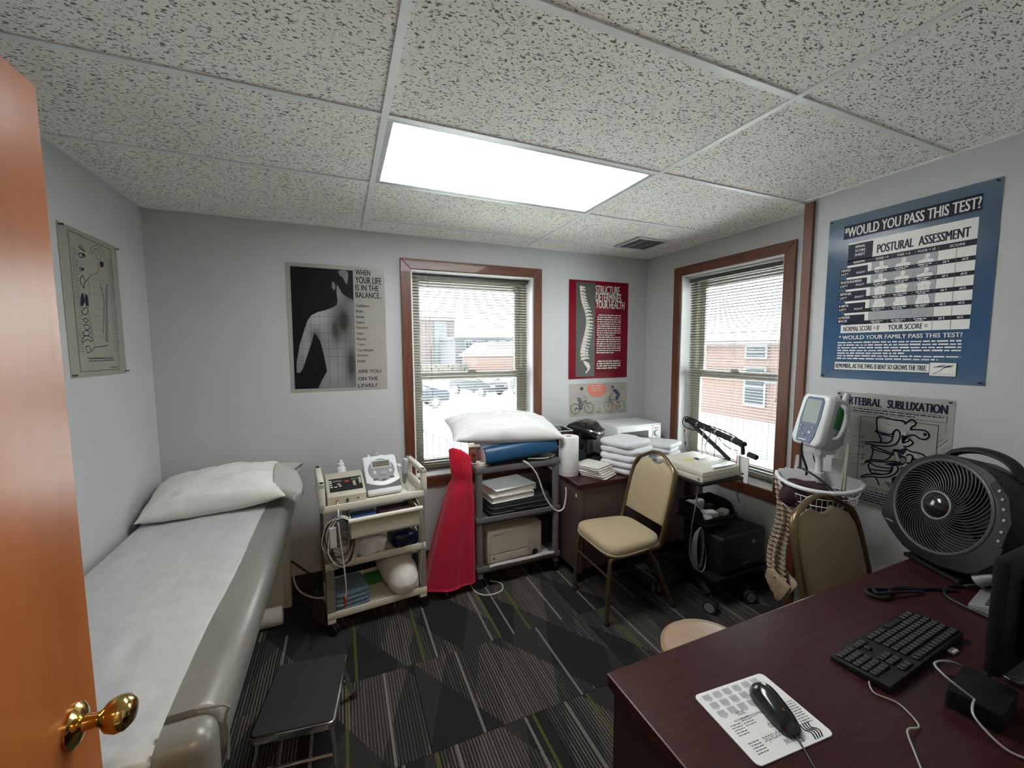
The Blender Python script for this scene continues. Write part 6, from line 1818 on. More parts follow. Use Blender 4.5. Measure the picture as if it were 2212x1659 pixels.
path_ob('loop', [(0.16, -0.06, 0.006), (0.06, -0.02, 0.006), (-0.04, 0.02, 0.008), (-0.09, 0.035, 0.008), (-0.11, 0.01, 0.008), (-0.08, -0.02, 0.008), (0.0, 0.0, 0.012), (0.1, -0.03, 0.006), (0.2, -0.09, 0.006)], 0.006, 'cable_black', t)
path_ob('loop', [(-0.02, 0.0, 0.014), (-0.07, 0.02, 0.016), (-0.09, 0.0, 0.016), (-0.03, -0.02, 0.016), (0.08, -0.05, 0.008)], 0.005, 'cable_black', t)

# ================================================================== POSTERS
M['ink'] = mat('black_print_ink', (0.008, 0.008, 0.011), 0.4, var=0.05, spec=0.15)
M['ink_navy'] = mat('navy_print_ink', (0.010, 0.012, 0.028), 0.4, var=0.05, spec=0.2)
M['ink_grey'] = mat('grey_print_ink', (0.16, 0.16, 0.16), 0.5, var=0.05)
M['ink_lgrey'] = mat('pale_grey_print_ink', (0.33, 0.34, 0.35), 0.5, var=0.05)
M['ink_white'] = mat('white_print_ink', (0.72, 0.71, 0.66), 0.45, var=0.03)
M['ink_cream'] = mat('cream_print_ink', (0.62, 0.59, 0.50), 0.45, var=0.05)
M['poster_paper'] = mat('glossy_poster_paper', (0.66, 0.63, 0.575), 0.28, var=0.03, vscale=5, bump=0.10, bscale=9)
M['chart_paper'] = mat('cream_chart_paper', (0.62, 0.59, 0.51), 0.35, var=0.04, vscale=5, bump=0.08, bscale=9)
M['white_poster'] = mat('white_poster_paper', (0.66, 0.65, 0.62), 0.35, var=0.03, vscale=5, bump=0.08, bscale=9)
M['red_poster'] = mat('crimson_poster_paper', (0.36, 0.010, 0.030), 0.18, var=0.06, vscale=4, bump=0.14, bscale=7)
M['poster_grey'] = mat('grey_poster_panel', (0.085, 0.085, 0.08), 0.22, var=0.05, bump=0.14, bscale=7)
M['map_paper'] = mat('aged_leaflet_paper', (0.72, 0.69, 0.60), 0.5, var=0.06, vscale=10, bump=0.1, bscale=12)
M['coral'] = mat('coral_print_ink', (0.60, 0.14, 0.075), 0.5)
M['skin_ink'] = mat('printed_skin_tone', (0.40, 0.25, 0.18), 0.5, var=0.15, vscale=60)
M['lilac_ink'] = mat('printed_lilac_shirt', (0.36, 0.30, 0.32), 0.5, var=0.1, vscale=60)
M['denim_ink'] = mat('printed_blue_kit', (0.035, 0.055, 0.11), 0.5, var=0.3, vscale=60)
M['brown_ink'] = mat('printed_brown_shorts', (0.10, 0.07, 0.06), 0.5, var=0.2, vscale=60)
M['green_ink'] = mat('printed_pale_green', (0.36, 0.40, 0.36), 0.5, var=0.1, vscale=60)
# blue sky gradient printed on the assessment chart: pale upper band, deeper blue below
m = mat('blue_sky_print', (0.10, 0.20, 0.35), 0.16, var=0.05, bump=0.10, bscale=6)
nt, b = nodes_of(m)
tc = nt.nodes.new('ShaderNodeTexCoord'); sp = nt.nodes.new('ShaderNodeSeparateXYZ'); nt.links.new(tc.outputs['Object'], sp.inputs[0])
nz_ = nt.nodes.new('ShaderNodeTexNoise'); nz_.inputs['Scale'].default_value = 5; nt.links.new(tc.outputs['Object'], nz_.inputs['Vector'])
ad = nt.nodes.new('ShaderNodeMath'); ad.operation = 'MULTIPLY_ADD'; ad.inputs[1].default_value = 0.12; nt.links.new(nz_.outputs['Fac'], ad.inputs[0]); nt.links.new(sp.outputs['Y'], ad.inputs[2])
rp_ = nt.nodes.new('ShaderNodeValToRGB')
for pos, col in ((0.0, (0.30, 0.38, 0.45)), (0.10, (0.13, 0.24, 0.40)), (0.3, (0.085, 0.19, 0.37)), (0.55, (0.11, 0.19, 0.31)), (0.8, (0.17, 0.26, 0.37)), (0.95, (0.30, 0.38, 0.44))):
    e = rp_.color_ramp.elements.new(pos); e.color = col + (1,)
rp_.color_ramp.elements.remove(rp_.color_ramp.elements[0])
nt.links.new(ad.outputs[0], rp_.inputs['Fac']); nt.links.new(rp_.outputs['Color'], b.inputs['Base Color'])
M['sky_print'] = m
# black and white photograph of a back: printed tones from soft blobs
m = bpy.data.materials.new('printed_back_photo'); m.use_nodes = True
nt, b = nodes_of(m); b.inputs['Roughness'].default_value = 0.22
tc = nt.nodes.new('ShaderNodeTexCoord')
def blob(cx, cy, sx, sy, prev, val):
    mp = nt.nodes.new('ShaderNodeMapping'); mp.vector_type = 'POINT'
    mp.inputs['Location'].default_value = (-cx / sx, -cy / sy, 0); mp.inputs['Scale'].default_value = (1 / sx, 1 / sy, 0)
    nt.links.new(tc.outputs['Object'], mp.inputs['Vector'])
    g = nt.nodes.new('ShaderNodeTexGradient'); g.gradient_type = 'QUADRATIC_SPHERE'; nt.links.new(mp.outputs['Vector'], g.inputs['Vector'])
    x = nt.nodes.new('ShaderNodeMix'); x.data_type = 'FLOAT'
    k = nt.nodes.new('ShaderNodeMath'); k.operation = 'MULTIPLY'; k.use_clamp = True; k.inputs[1].default_value = 1.6; nt.links.new(g.outputs['Fac'], k.inputs[0])
    nt.links.new(k.outputs[0], x.inputs['Factor'])
    if isinstance(prev, float): x.inputs['A'].default_value = prev
    else: nt.links.new(prev, x.inputs['A'])
    x.inputs['B'].default_value = val
    return x.outputs['Result']
o_ = blob(0.17, 0.50, 0.16, 0.16, 0.20, 0.34)
o_ = blob(0.09, 0.30, 0.07, 0.30, o_, 0.27)
o_ = blob(0.33, 0.47, 0.10, 0.22, o_, 0.035)
o_ = blob(0.28, 0.41, 0.06, 0.16, o_, 0.05)
o_ = blob(0.16, 0.33, 0.045, 0.14, o_, 0.05)
o_ = blob(0.37, 0.18, 0.07, 0.26, o_, 0.05)
o_ = blob(0.26, 0.14, 0.10, 0.16, o_, 0.24)
o_ = blob(0.30, 0.66, 0.05, 0.10, o_, 0.22)
o_ = blob(0.37, 0.68, 0.06, 0.14, o_, 0.03)
cb = nt.nodes.new('ShaderNodeCombineColor')
for k in range(3): nt.links.new(o_, cb.inputs[k])
nt.links.new(cb.outputs[0], b.inputs['Base Color'])
M['back_photo'] = m

def poster(name, label, origin, face, w, h, paper, pins=None):
    """face: 'back', 'left' or 'right' wall; local x right, y up, z out of the wall"""
    t = thing(name, label, 'poster')
    if face == 'back': ax = (Vector((1, 0, 0)), Vector((0, 0, 1)), Vector((0, -1, 0)))
    elif face == 'right': ax = (Vector((0, -1, 0)), Vector((0, 0, 1)), Vector((-1, 0, 0)))
    else: ax = (Vector((0, 1, 0)), Vector((0, 0, 1)), Vector((1, 0, 0)))
    mt = Matrix.Identity(4)
    for i in range(3):
        for j in range(3): mt[j][i] = ax[i][j]
    mt.translation = Vector(origin)
    t.matrix_world = mt
    t['_'] = 0; del t['_']
    bm = BM()
    n = 10
    g = [[bm.verts.new((w * i / n, h * j / n, 0.0022 + 0.0004 * fbm((i, j, w * 10), 0.6))) for j in range(n + 1)] for i in range(n + 1)]
    for i in range(n):
        for j in range(n): bm.faces.new((g[i][j], g[i + 1][j], g[i + 1][j + 1], g[i][j + 1]))
    bmesh.ops.solidify(bm, geom=bm.faces[:], thickness=0.0006)
    ob('sheet', bm, paper, t, True)
    if pins:
        bm = BM(); lathe(bm, [(0, 0), (0.004, 0), (0.004, 0.002), (0.0022, 0.004), (0.0024, 0.009), (0.0045, 0.012), (0.0045, 0.014), (0, 0.0145)], 10); pp_ = None
        for x, y in ((0.012, 0.012), (w - 0.012, 0.012), (0.012, h - 0.012), (w - 0.012, h - 0.012)):
            if pp_ is None: pp_ = ob('push_pin', bm, pins, t, True); o = pp_
            else: o = share('push_pin', pp_, t)
            o.location = (x, y, 0.002)
    inv = mt.inverted()
    if face == 'back': fn = lambda u, v: inv @ on_y(u, v, origin[1])
    else: fn = lambda u, v: inv @ on_x(u, v, origin[0])
    return t, fn

Z1, Z2, Z3, Z4 = 0.0031, 0.0034, 0.0037, 0.0040
def fill(bm, poly, z):
    bm.faces.new([bm.verts.new((p[0], p[1], z)) for p in poly])
def rect(bm, x0, x1, y0, y1, z): fill(bm, [(x0, y0), (x1, y0), (x1, y1), (x0, y1)], z)
def stroke(bm, pts, w, z, closed=False):
    P_ = [Vector((p[0], p[1])) for p in pts]
    n = len(P_)
    for i in range(n if closed else n - 1):
        a, b_ = P_[i], P_[(i + 1) % n]
        d = b_ - a
        if d.length < 1e-7: continue
        d.normalize(); nn = Vector((-d.y, d.x)) * (w / 2); e = d * (w * 0.35)
        fill(bm, [a - e - nn, b_ + e - nn, b_ + e + nn, a - e + nn], z)
def curve2(pts, k=5, closed=False):
    return [(q.x, q.y) for q in cat_rom([Vector((p[0], p[1], 0)) for p in pts], k, closed)]
def text(bm, s, x0, y0, x1, y1, z, bold=0.0, fit=True):
    own = isinstance(bm, tuple)
    if own: par_, mk_ = bm; bm = BM()
    cu = bpy.data.curves.new('t', 'FONT'); cu.body = s; cu.resolution_u = 3
    o = bpy.data.objects.new('t', cu)
    me = o.to_mesh()
    xs = [v.co.x for v in me.vertices]; ys = [v.co.y for v in me.vertices]
    ax, bx, ay, by = min(xs), max(xs), min(ys), max(ys)
    sx = (x1 - x0) / (bx - ax); sy = (y1 - y0) / (by - ay)
    sh = (y1 - y0) * min(0.09, bold * 7) if bold > 0 else 0.0
    for dx, dz in (((-sh / 2, 0.0), (sh / 2, 0.00004), (0.0, 0.00008)) if sh else ((0.0, 0.0),)):   # heavier strokes from shifted copies
        vs_ = [bm.verts.new((x0 + dx + (v.co.x - ax) * sx, y0 + (v.co.y - ay) * sy, z + dz)) for v in me.vertices]
        for p in me.polygons:
            try: bm.faces.new([vs_[i] for i in p.vertices])
            except ValueError: pass
    o.to_mesh_clear()
    bpy.data.objects.remove(o); bpy.data.curves.remove(cu)
    if own: P2('lettering', bm, mk_, par_)
def greek(bm, x0, x1, y, h, z, seed, last=1.0):
    """a line of print too small to read: word-length dashes"""
    rnd = random.Random(seed)
    x = x0; end = x0 + (x1 - x0) * last
    while x < end:
        w = rnd.uniform(1.5, 6.0) * h
        rect(bm, x, min(x + w, end), y, y + h * rnd.uniform(0.8, 1.05), z)
        x += w + h * 0.8
def P2(nm, bm, m, par):
    for f in bm.faces:
        if f.normal.z < 0: f.normal_flip()
    me = bpy.data.meshes.new(nm); bm.normal_update()
    for f in bm.faces:
        if f.normal.z < 0: f.normal_flip()
    bm.to_mesh(me); bm.free(); me.materials.append(M[m])
    o = bpy.data.objects.new(nm, me); COL.objects.link(o); o.parent = par
    return o

# ---- 1. black and white photograph poster on the back wall
t, fn = poster('photo_poster', 'black and white photo poster of a bare back, left of the window', (-0.476, YB, 1.338), 'back', 0.604, 0.836, 'poster_paper')
Lc = lambda cx, cy: fn(580 + cx / 4.74, 530 + cy / 4.74)[:2]
bm = BM(); fill(bm, [Lc(220, 212), Lc(272, 1472), Lc(900, 1452), Lc(862, 258)], Z1); P2('photo', bm, 'ink', t)
body = [(512, 1462), (540, 1395), (600, 1290), (580, 1180), (555, 1070), (530, 985), (470, 895), (440, 1000), (400, 1120), (350, 1270), (320, 1305), (290, 1300), (288, 1200), (320, 1020), (365, 870), (400, 770), (440, 715), (500, 685), (580, 665), (660, 635), (700, 610), (706, 560), (695, 470), (700, 400), (720, 430), (760, 500), (830, 540), (868, 560), (900, 1452)]
bm = BM(); fill(bm, [Lc(*q) for q in body], Z2); P2('figure', bm, 'back_photo', t)
bm = BM(); fill(bm, curve2([Lc(*q) for q in ((652, 380), (648, 420), (668, 460), (684, 440), (680, 400), (665, 372))], 3, True), Z2)
fill(bm, curve2([Lc(*q) for q in ((720, 262), (790, 258), (815, 300), (800, 400), (760, 330), (730, 310))], 3, True), Z2)
P2('head_highlight', bm, 'ink_grey', t)['kind'] = 'stuff'
bm = BM()
for k in range(8):
    y = 575 + k * 82
    stroke(bm, [Lc(300 if k > 3 else 430, y + 75), Lc(868, y + 72)], 0.0012, Z3) if k > 0 else stroke(bm, [Lc(700, y), Lc(868, y)], 0.0012, Z3)
for x in (340, 430, 520, 610, 695, 780): stroke(bm, [Lc(x, 700), Lc(x + 20, 1450)], 0.0012, Z3)
P2('grid_lines', bm, 'ink', t)['kind'] = 'stuff'
bm = BM()
for s, a in (('WHEN', (890, 303, 1040, 258)), ('YOUR LIFE', (890, 388, 1152, 335)), ('IS IN THE', (892, 462, 1125, 415)), ('BALANCE..', (893, 536, 1155, 490)),
             ('ARE YOU', (918, 1308, 1150, 1268)), ('ON THE', (918, 1385, 1120, 1342)), ('LEVEL?', (920, 1455, 1110, 1412))):
    p, q = Lc(a[0], a[1]), Lc(a[2], a[3])
    text((t, 'ink'), s, p[0], p[1], q[0], q[1], Z2, 0.005)
for k, s in enumerate(('Confidence', 'Brain', 'Nerves', 'Senses', 'Digestion', 'Heart', 'Muscles', 'Organs', 'Coordination', 'Strength', 'Health')):
    y = 632 + k * 56.6
    p, q = Lc(896 + k * 1.6, y), Lc(896 + k * 1.6 + len(s) * 13.3, y - 27)
    text((t, 'ink'), s, p[0], p[1], q[0], q[1], Z2, 0.004)

# ---- 2. red spine poster
t, fn = poster('red_poster', 'red poster with a white spine on a grey panel between the windows', (1.605, YB, 1.357), 'back', 0.612, 0.838, 'red_poster')
Lc = lambda cx, cy: fn(1190 + cx / 3.456, 580 + cy / 3.456)[:2]
bm = BM(); fill(bm, [Lc(187, 100), Lc(183, 810), Lc(324, 806), Lc(330, 108)], Z1); P2('grey_panel', bm, 'poster_grey', t)
cl = curve2([Lc(*q) for q in ((222, 140), (228, 200), (240, 260), (262, 320), (274, 390), (270, 450), (258, 510), (245, 570), (236, 630), (245, 690))], 6)
bm = BM()
n = len(cl)
for k in range(24):
    s = k / 24 * (n - 1); i = int(s); f_ = s - i
    c = Vector(cl[i]).lerp(Vector(cl[min(i + 1, n - 1)]), f_)
    d = (Vector(cl[min(i + 1, n - 1)]) - Vector(cl[max(i - 1, 0)])).normalized(); nn = Vector((-d.y, d.x))
    wv = 0.012 + 0.016 * k / 24; hv = 0.0125
    fill(bm, [c + nn * -wv - d * hv * 0.9, c + nn * wv - d * hv, c + nn * wv * 0.9 + d * 0, c + nn * wv + d * hv, c + nn * -wv + d * hv * 0.9, c - nn * wv * 0.8], Z2)
    tip = c + nn * (wv + 0.034) + d * (0.006 + 0.012 * sin(k * 0.3))
    fill(bm, [c + nn * wv * 0.7 - d * 0.008, tip - d * 0.003, tip + d * 0.005, c + nn * wv * 0.7 + d * 0.008], Z2)
    fill(bm, [c + nn * (wv + 0.004) - d * 0.004, c + nn * (wv + 0.016) - d * 0.010, c + nn * (wv + 0.018) - d * 0.002, c + nn * (wv + 0.006) + d * 0.005], Z3)
fill(bm, curve2([Lc(*q) for q in ((240, 690), (275, 700), (290, 725), (288, 750), (262, 782), (256, 776), (272, 748), (255, 725))], 3, True), Z2)
P2('spine_picture', bm, 'ink_cream', t)['kind'] = 'stuff'
bm = BM()
for s, a in (('STRUCTURE', (333, 185, 512, 138)), ('DETERMINES', (334, 243, 523, 194)), ('YOUR HEALTH', (334, 296, 547, 250))):
    p, q = Lc(a[0], a[1]), Lc(a[2], a[3]); text((t, 'ink_white'), s, p[0], p[1], q[0], q[1], Z2, 0.004)
for k in range(18):
    y = 350 + k * 16.6
    p, q = Lc(345 - k * 0.4, y), Lc(530 - k * 0.2, y); greek(bm, p[0] + (0.012 if k in (0, 10) else 0), q[0], p[1], 0.0085, Z2, k, 0.95 if k not in (9, 17) else 0.7)
for k in range(4):
    y = 697 + k * 17.5
    p, q = Lc(340, y), Lc(525, y); greek(bm, p[0] + (0.012 if k == 0 else 0), q[0], p[1], 0.011, Z2, 30 + k, 0.95 if k != 3 else 0.8)
P2('small_print', bm, 'ink_white', t)['kind'] = 'stuff'
bm = BM()
for y in (322, 664, 768): stroke(bm, [Lc(333, y), Lc(540, y + 2)], 0.003, Z2)
P2('rule', bm, 'ink', t)['kind'] = 'stuff'

# ---- 3. cyclist leaflet
t, fn = poster('bike_leaflet', 'worn cream leaflet with two cyclists and a coral disc', (1.615, YB, 1.033), 'back', 0.605, 0.283, 'map_paper')
K = 2212 / 150.0
Lc = lambda cx, cy: fn(1220 + cx / K, 815 + cy / K)[:2]
bm = BM()
dsk = [(1010 + 300 * cos(a), 365 + 268 * sin(a)) for a in [2 * pi * k / 40 for k in range(40)]]
fill(bm, [Lc(x, max(y, 222)) for x, y in dsk], Z1); P2('coral_disc', bm, 'coral', t)
bm = BM()
for s, a in (('Bike Right.', (840, 310, 1180, 240)), ('Bike Fit.', (880, 385, 1135, 325))):
    p, q = Lc(a[0], a[1]), Lc(a[2], a[3]); text((t, 'ink_white'), s, p[0], p[1], q[0], q[1], Z2, 0.006)
p, q = Lc(815, 440), Lc(1225, 440); greek(bm, p[0], q[0], p[1], 0.0045, Z2, 3)
P2('small_print', bm, 'ink_white', t)['kind'] = 'stuff'
def ring(bm, cx, cy, rx_, ry_, w):
    stroke(bm, [Lc(cx + rx_ * cos(2 * pi * k / 36), cy + ry_ * sin(2 * pi * k / 36)) for k in range(36)], w, Z2, True)
bm = BM()
ring(bm, 325, 1008, 142, 162, 0.0045); ring(bm, 765, 980, 138, 165, 0.0045); ring(bm, 1378, 935, 132, 165, 0.0035); ring(bm, 1770, 915, 128, 160, 0.0035)
for a in (((325, 1000), (480, 1010), (660, 740)), ((580, 790), (670, 750), (760, 980)), ((660, 700), (680, 780)), ((320, 1090), (330, 1000), (410, 970)), ((480, 1020), (440, 820))): stroke(bm, [Lc(*q) for q in a], 0.005, Z2)
for a in (((1378, 940), (1440, 740), (1460, 660)), ((1440, 715), (1625, 710)), ((1450, 750), (1630, 950), (1690, 760)), ((1630, 940), (1755, 915), (1700, 770)), ((1370, 640), (1460, 650), (1440, 700), (1380, 720), (1365, 660)), ((1755, 920), (1740, 985))): stroke(bm, [Lc(*q) for q in a], 0.004, Z2)
fill(bm, curve2([Lc(*q) for q in ((480, 340), (540, 308), (590, 345), (570, 375), (520, 420), (490, 400))], 3, True), Z3)
for k in range(9): p = Lc(1000 + k * 17, 1115); rect(bm, p[0], p[0] + 0.003, p[1], p[1] + 0.006 + 0.003 * (k % 3), Z2)
P2('bicycle_picture', bm, 'ink_navy', t)['kind'] = 'stuff'
bm = BM(); fill(bm, [Lc(*q) for q in ((480, 470), (540, 480), (640, 600), (610, 630), (530, 560), (500, 660), (400, 640), (430, 540))], Z2); P2('shirt_picture', bm, 'lilac_ink', t)
bm = BM(); fill(bm, [Lc(*q) for q in ((390, 640), (500, 650), (550, 760), (560, 900), (570, 1020), (490, 1040), (480, 860), (385, 720))], Z3); stroke(bm, [Lc(620, 610), Lc(705, 650)], 0.005, Z3); P2('shorts_picture', bm, 'brown_ink', t)['kind'] = 'stuff'
bm = BM(); fill(bm, [Lc(*q) for q in ((530, 380), (585, 370), (575, 430), (535, 450))], Z3); fill(bm, [Lc(*q) for q in ((1480, 330), (1530, 310), (1510, 390), (1480, 370))], Z3)
fill(bm, [Lc(*q) for q in ((1510, 480), (1545, 500), (1420, 650), (1375, 650))], Z3); fill(bm, [Lc(*q) for q in ((1620, 740), (1690, 740), (1660, 860), (1650, 1000), (1590, 1040), (1615, 900))], Z3); P2('skin_picture', bm, 'skin_ink', t)['kind'] = 'stuff'
bm = BM(); fill(bm, [Lc(*q) for q in ((1510, 430), (1560, 360), (1660, 400), (1740, 500), (1755, 560), (1690, 700), (1630, 740), (1600, 650), (1650, 560), (1560, 460))], Z2); fill(bm, [Lc(*q) for q in ((1460, 300), (1530, 255), (1560, 290), (1545, 350), (1490, 320))], Z3); P2('kit_picture', bm, 'denim_ink', t)['kind'] = 'stuff'
bm = BM()
for x, y in ((790, 640), (925, 640), (1110, 640), (1210, 640), (920, 825), (1070, 825), (1060, 960)):
    p, q = Lc(x, y + 125 if y < 900 else y + 80), Lc(x + 115, y); rect(bm, p[0], q[0], p[1], q[1], Z1)
P2('panel_print', bm, 'green_ink', t)['kind'] = 'stuff'
bm = BM(); p, q = Lc(1760, 390), Lc(1910, 300); rect(bm, p[0], q[0], p[1], q[1], Z1); fill(bm, [Lc(*q) for q in ((180, 520), (350, 500), (350, 650), (200, 670))], Z1); P2('caption_block', bm, 'lilac_ink', t)['kind'] = 'stuff'

# ---- 4. nervous system chart on the left wall
t, fn = poster('nervous_system_chart', 'cream line chart of the human nervous system on the left wall', (XL, 0.672, 1.503), 'left', 0.462, 0.625, 'chart_paper', 'pin')
K = 807 / 180.0
Lc = lambda cx, cy: fn(110 + cx / K, 460 + cy / K)[:2]
bm = BM()
stroke(bm, [Lc(150, 160), Lc(570, 358), Lc(660, 1512), Lc(280, 1538)], 0.0022, Z1, True)
for a in (((365, 400), (375, 345), (420, 315), (470, 340), (500, 400), (510, 460), (500, 520), (470, 520)), ((385, 400), (410, 350), (460, 370), (475, 430), (445, 450), (420, 410)), ((440, 470), (450, 530), (440, 580), (390, 600), (350, 640), (330, 670)),
          ((470, 680), (490, 760), (505, 860), (505, 1000), (500, 1160)), ((545, 1280), (480, 1295), (420, 1300), (380, 1345)), ((350, 640), (365, 760), (350, 900), (375, 1060), (395, 1200), (420, 1290))):
    stroke(bm, curve2([Lc(*q) for q in a], 5), 0.0034 if a[0][0] in (470, 545) else 0.0018, Z1)
for a in (((280, 320), (320, 370), (300, 360), (260, 330)), ((255, 400), (300, 390), (325, 420), (280, 430)), ((270, 530), (310, 545), (280, 560)), ((300, 605), (275, 640), (285, 690), (312, 725), (312, 690), (320, 650)), ((300, 1035), (330, 1020), (352, 1045), (330, 1060)),
          ((310, 1090), (350, 1085), (365, 1120), (330, 1130)), ((300, 1160), (340, 1140), (370, 1170), (330, 1190)), ((295, 1260), (300, 1210), (340, 1190), (390, 1215), (385, 1245), (340, 1225)), ((330, 1300), (360, 1290), (375, 1330), (345, 1355)), ((290, 960), (330, 915), (350, 950), (330, 985))):
    stroke(bm, curve2([Lc(*q) for q in a], 4, True), 0.0034, Z1, True)
fill(bm, [Lc(*q) for q in ((290, 775), (305, 780), (318, 860), (300, 900), (275, 905), (278, 830))], Z2); fill(bm, [Lc(*q) for q in ((325, 780), (345, 800), (358, 900), (330, 900), (318, 850))], Z2)
fill(bm, curve2([Lc(*q) for q in ((465, 470), (500, 480), (495, 520), (470, 520))], 3, True), Z2)
fill(bm, [Lc(*q) for q in ((280, 540), (310, 530), (300, 560))], Z2); fill(bm, [Lc(*q) for q in ((290, 395), (325, 405), (300, 425))], Z2)
for s, a in (('THE HUMAN NERVOUS SYSTEM', (352, 1418, 592, 1396)),):
    p, q = Lc(a[0], a[1]), Lc(a[2], a[3]); text((t, 'ink_navy'), s, p[0], p[1], q[0], q[1], Z2, 0.012)
p, q = Lc(355, 1440), Lc(597, 1440); greek(bm, p[0], q[0], p[1], 0.004, Z2, 4)
p, q = Lc(570, 1500), Lc(648, 1500); greek(bm, p[0], q[0], p[1], 0.003, Z2, 5)
P2('line_drawing', bm, 'ink_navy', t)['kind'] = 'stuff'
bm = BM()
rnd = random.Random(3)
for k in range(46):
    y = 330 + k * 22.5
    xl = 180 + (y - 320) * 0.085
    p = Lc(xl, y); rect(bm, p[0], p[0] + rnd.uniform(0.03, 0.05), p[1], p[1] + 0.0022, Z1)
    y2 = 440 + k * 20
    p = Lc(530 + (y2 - 440) * 0.085, y2); rect(bm, p[0], p[0] + rnd.uniform(0.04, 0.06), p[1], p[1] + 0.0022, Z1)
for k in range(10): stroke(bm, [Lc(380 + 6 * k, 640 + 70 * k), Lc(500, 660 + 68 * k)], 0.0011, Z1)
for k in range(40): p = Lc(525 + 5 * sin(k * 2.3), 700 + k * 14); rect(bm, p[0], p[0] + 0.016, p[1], p[1] + 0.006, Z1)
P2('caption_lines', bm, 'ink_grey', t)['kind'] = 'stuff'

# ---- 5. postural assessment chart on the right wall
t, fn = poster('assessment_chart', 'large blue postural assessment chart on the right wall', (XN, -0.152, 1.454), 'right', 0.612, 0.823, 'sky_print', 'pin')
K = 1566 / 472.0
Lc = lambda cx, cy: fn(1740 + cx / K, 360 + cy / K)[:2]
def bx4(bm, x0, y0, x1, y1, z):     # axis aligned box from two crop points on the sheet
    p, q = Lc(x0, y0), Lc(x1, y1); rect(bm, min(p[0], q[0]), max(p[0], q[0]), min(p[1], q[1]), max(p[1], q[1]), z)
# sheet-space layout, fractions of the sheet (x right, y up)
Wd, Hd = 0.612, 0.823
def U(x): return x * Wd
def V(y): return y * Hd
bk, wh, gy_, bl = BM(), BM(), BM(), BM()
rect(bk, U(0.115), U(0.915), V(0.865), V(0.945), Z1)
gx0, gx1 = U(0.155), U(0.905)
rect(wh, gx0, gx1, V(0.335), V(0.835), Z1)
rect(bk, gx0, U(0.325), V(0.725), V(0.825), Z2)
rect(bk, gx0, gx1, V(0.700), V(0.730), Z2)
rows_y = [0.700, 0.627, 0.554, 0.481, 0.408, 0.335]
cols = [0.325, 0.455, 0.59, 0.715, 0.81, 0.905]
names = [('HEAD', 1), ('SHOULDERS', 1), ('SPINE', 1), ('HIPS', 1), ('LOWER', 0)]
wl = BM()
for r in range(5):
    y1, y0 = rows_y[r], rows_y[r + 1]
    rect(bk, gx0, gx1, V(y0), V(y0 + 0.022), Z2)
    rect(gy_, U(0.325), U(0.715), V(y0 + 0.022), V(y1), Z2)
    rect(bk, U(0.105), U(0.30), V(y0 + 0.012), V(y0 + 0.060), Z3)
    text((t, 'ink_white'), names[r][0], U(0.115), V(y0 + 0.039), U(0.115 + 0.0165 * len(names[r][0])), V(y0 + 0.053), Z4, 0.01)
    if names[r][1]:
        text((t, 'ink_white'), 'LEFT', U(0.115), V(y0 + 0.017), U(0.168), V(y0 + 0.028), Z4, 0.006); text((t, 'ink_white'), 'RIGHT', U(0.225), V(y0 + 0.017), U(0.285), V(y0 + 0.028), Z4, 0.006)
    else: text((t, 'ink_white'), 'BACK', U(0.115), V(y0 + 0.018), U(0.18), V(y0 + 0.032), Z4, 0.01)
    text((t, 'ink_white'), '#1', U(0.745), V(y0 + 0.005), U(0.775), V(y0 + 0.018), Z4, 0.006); text((t, 'ink_white'), '#2', U(0.84), V(y0 + 0.005), U(0.872), V(y0 + 0.018), Z4, 0.006)
    for c in range(3): greek(wl, U(cols[c] + 0.02), U(cols[c + 1] - 0.03), V(y0 + 0.012), 0.004, Z4, r * 3 + c); greek(wl, U(cols[c] + 0.03), U(cols[c + 1] - 0.05), V(y0 + 0.004), 0.003, Z4, 50 + r * 3 + c)
    # little figures
    for c in range(3):
        cx = U((cols[c] + cols[c + 1]) / 2); yb_ = V(y0 + 0.022); hh = V(y1) - yb_
        lean = (c - 0) * 0.0025
        f = []
        if r in (0, 1): f = [(-0.028, 0), (-0.026, 0.3), (-0.008, 0.42), (-0.007 + lean, 0.58), (-0.010 + lean, 0.75), (-0.004 + lean, 0.93), (0.004 + lean, 0.93), (0.010 + lean, 0.75), (0.007 + lean, 0.58), (0.008, 0.42 + 2 * lean), (0.026, 0.3 + 4 * lean), (0.028, 0)]
        elif r == 2: f = [(-0.020, 0), (-0.022, 0.5), (-0.026, 0.75), (-0.012, 0.88), (-0.005, 0.97), (0.005, 0.97), (0.012 + lean, 0.88), (0.026, 0.75), (0.022, 0.5), (0.020, 0)]
        elif r == 3: f = [(-0.024, 0), (-0.026, 0.35), (-0.020, 0.6), (-0.018, 0.95), (0.018, 0.95), (0.020, 0.6), (0.026, 0.35), (0.024, 0)]
        else: f = [(-0.008, 0.05), (-0.010, 0.4), (-0.004 - lean, 0.6), (-0.008, 0.92), (0.008, 0.92), (0.010 + lean, 0.5), (0.006, 0.05)]
        pol = [(cx + a, yb_ + hh * b_) for a, b_ in f]
        if r < 4: fill(wl, pol, Z3)
        stroke(bl, pol, 0.0008, Z4)
        stroke(bl, [(cx + lean, yb_), (cx, yb_ + hh * 0.85)], 0.0006, Z4); stroke(bl, [(U(cols[c]) + 0.004, yb_ + hh * 0.35), (U(cols[c + 1]) - 0.004, yb_ + hh * (0.35 + 0.03 * c))], 0.0007, Z4)
for c in cols[1:5]: stroke(bl, [(U(c), V(0.285)) if c > 0.7 else (U(c), V(0.335)), (U(c), V(0.725))], 0.0012, Z4)
rect(wh, gx0 - 0.012, gx1, V(0.285), V(0.335), Z1)
text((t, 'ink_white'), '*WOULD YOU PASS THIS TEST?', U(0.122), V(0.875), U(0.908), V(0.935), Z2, 0.006)
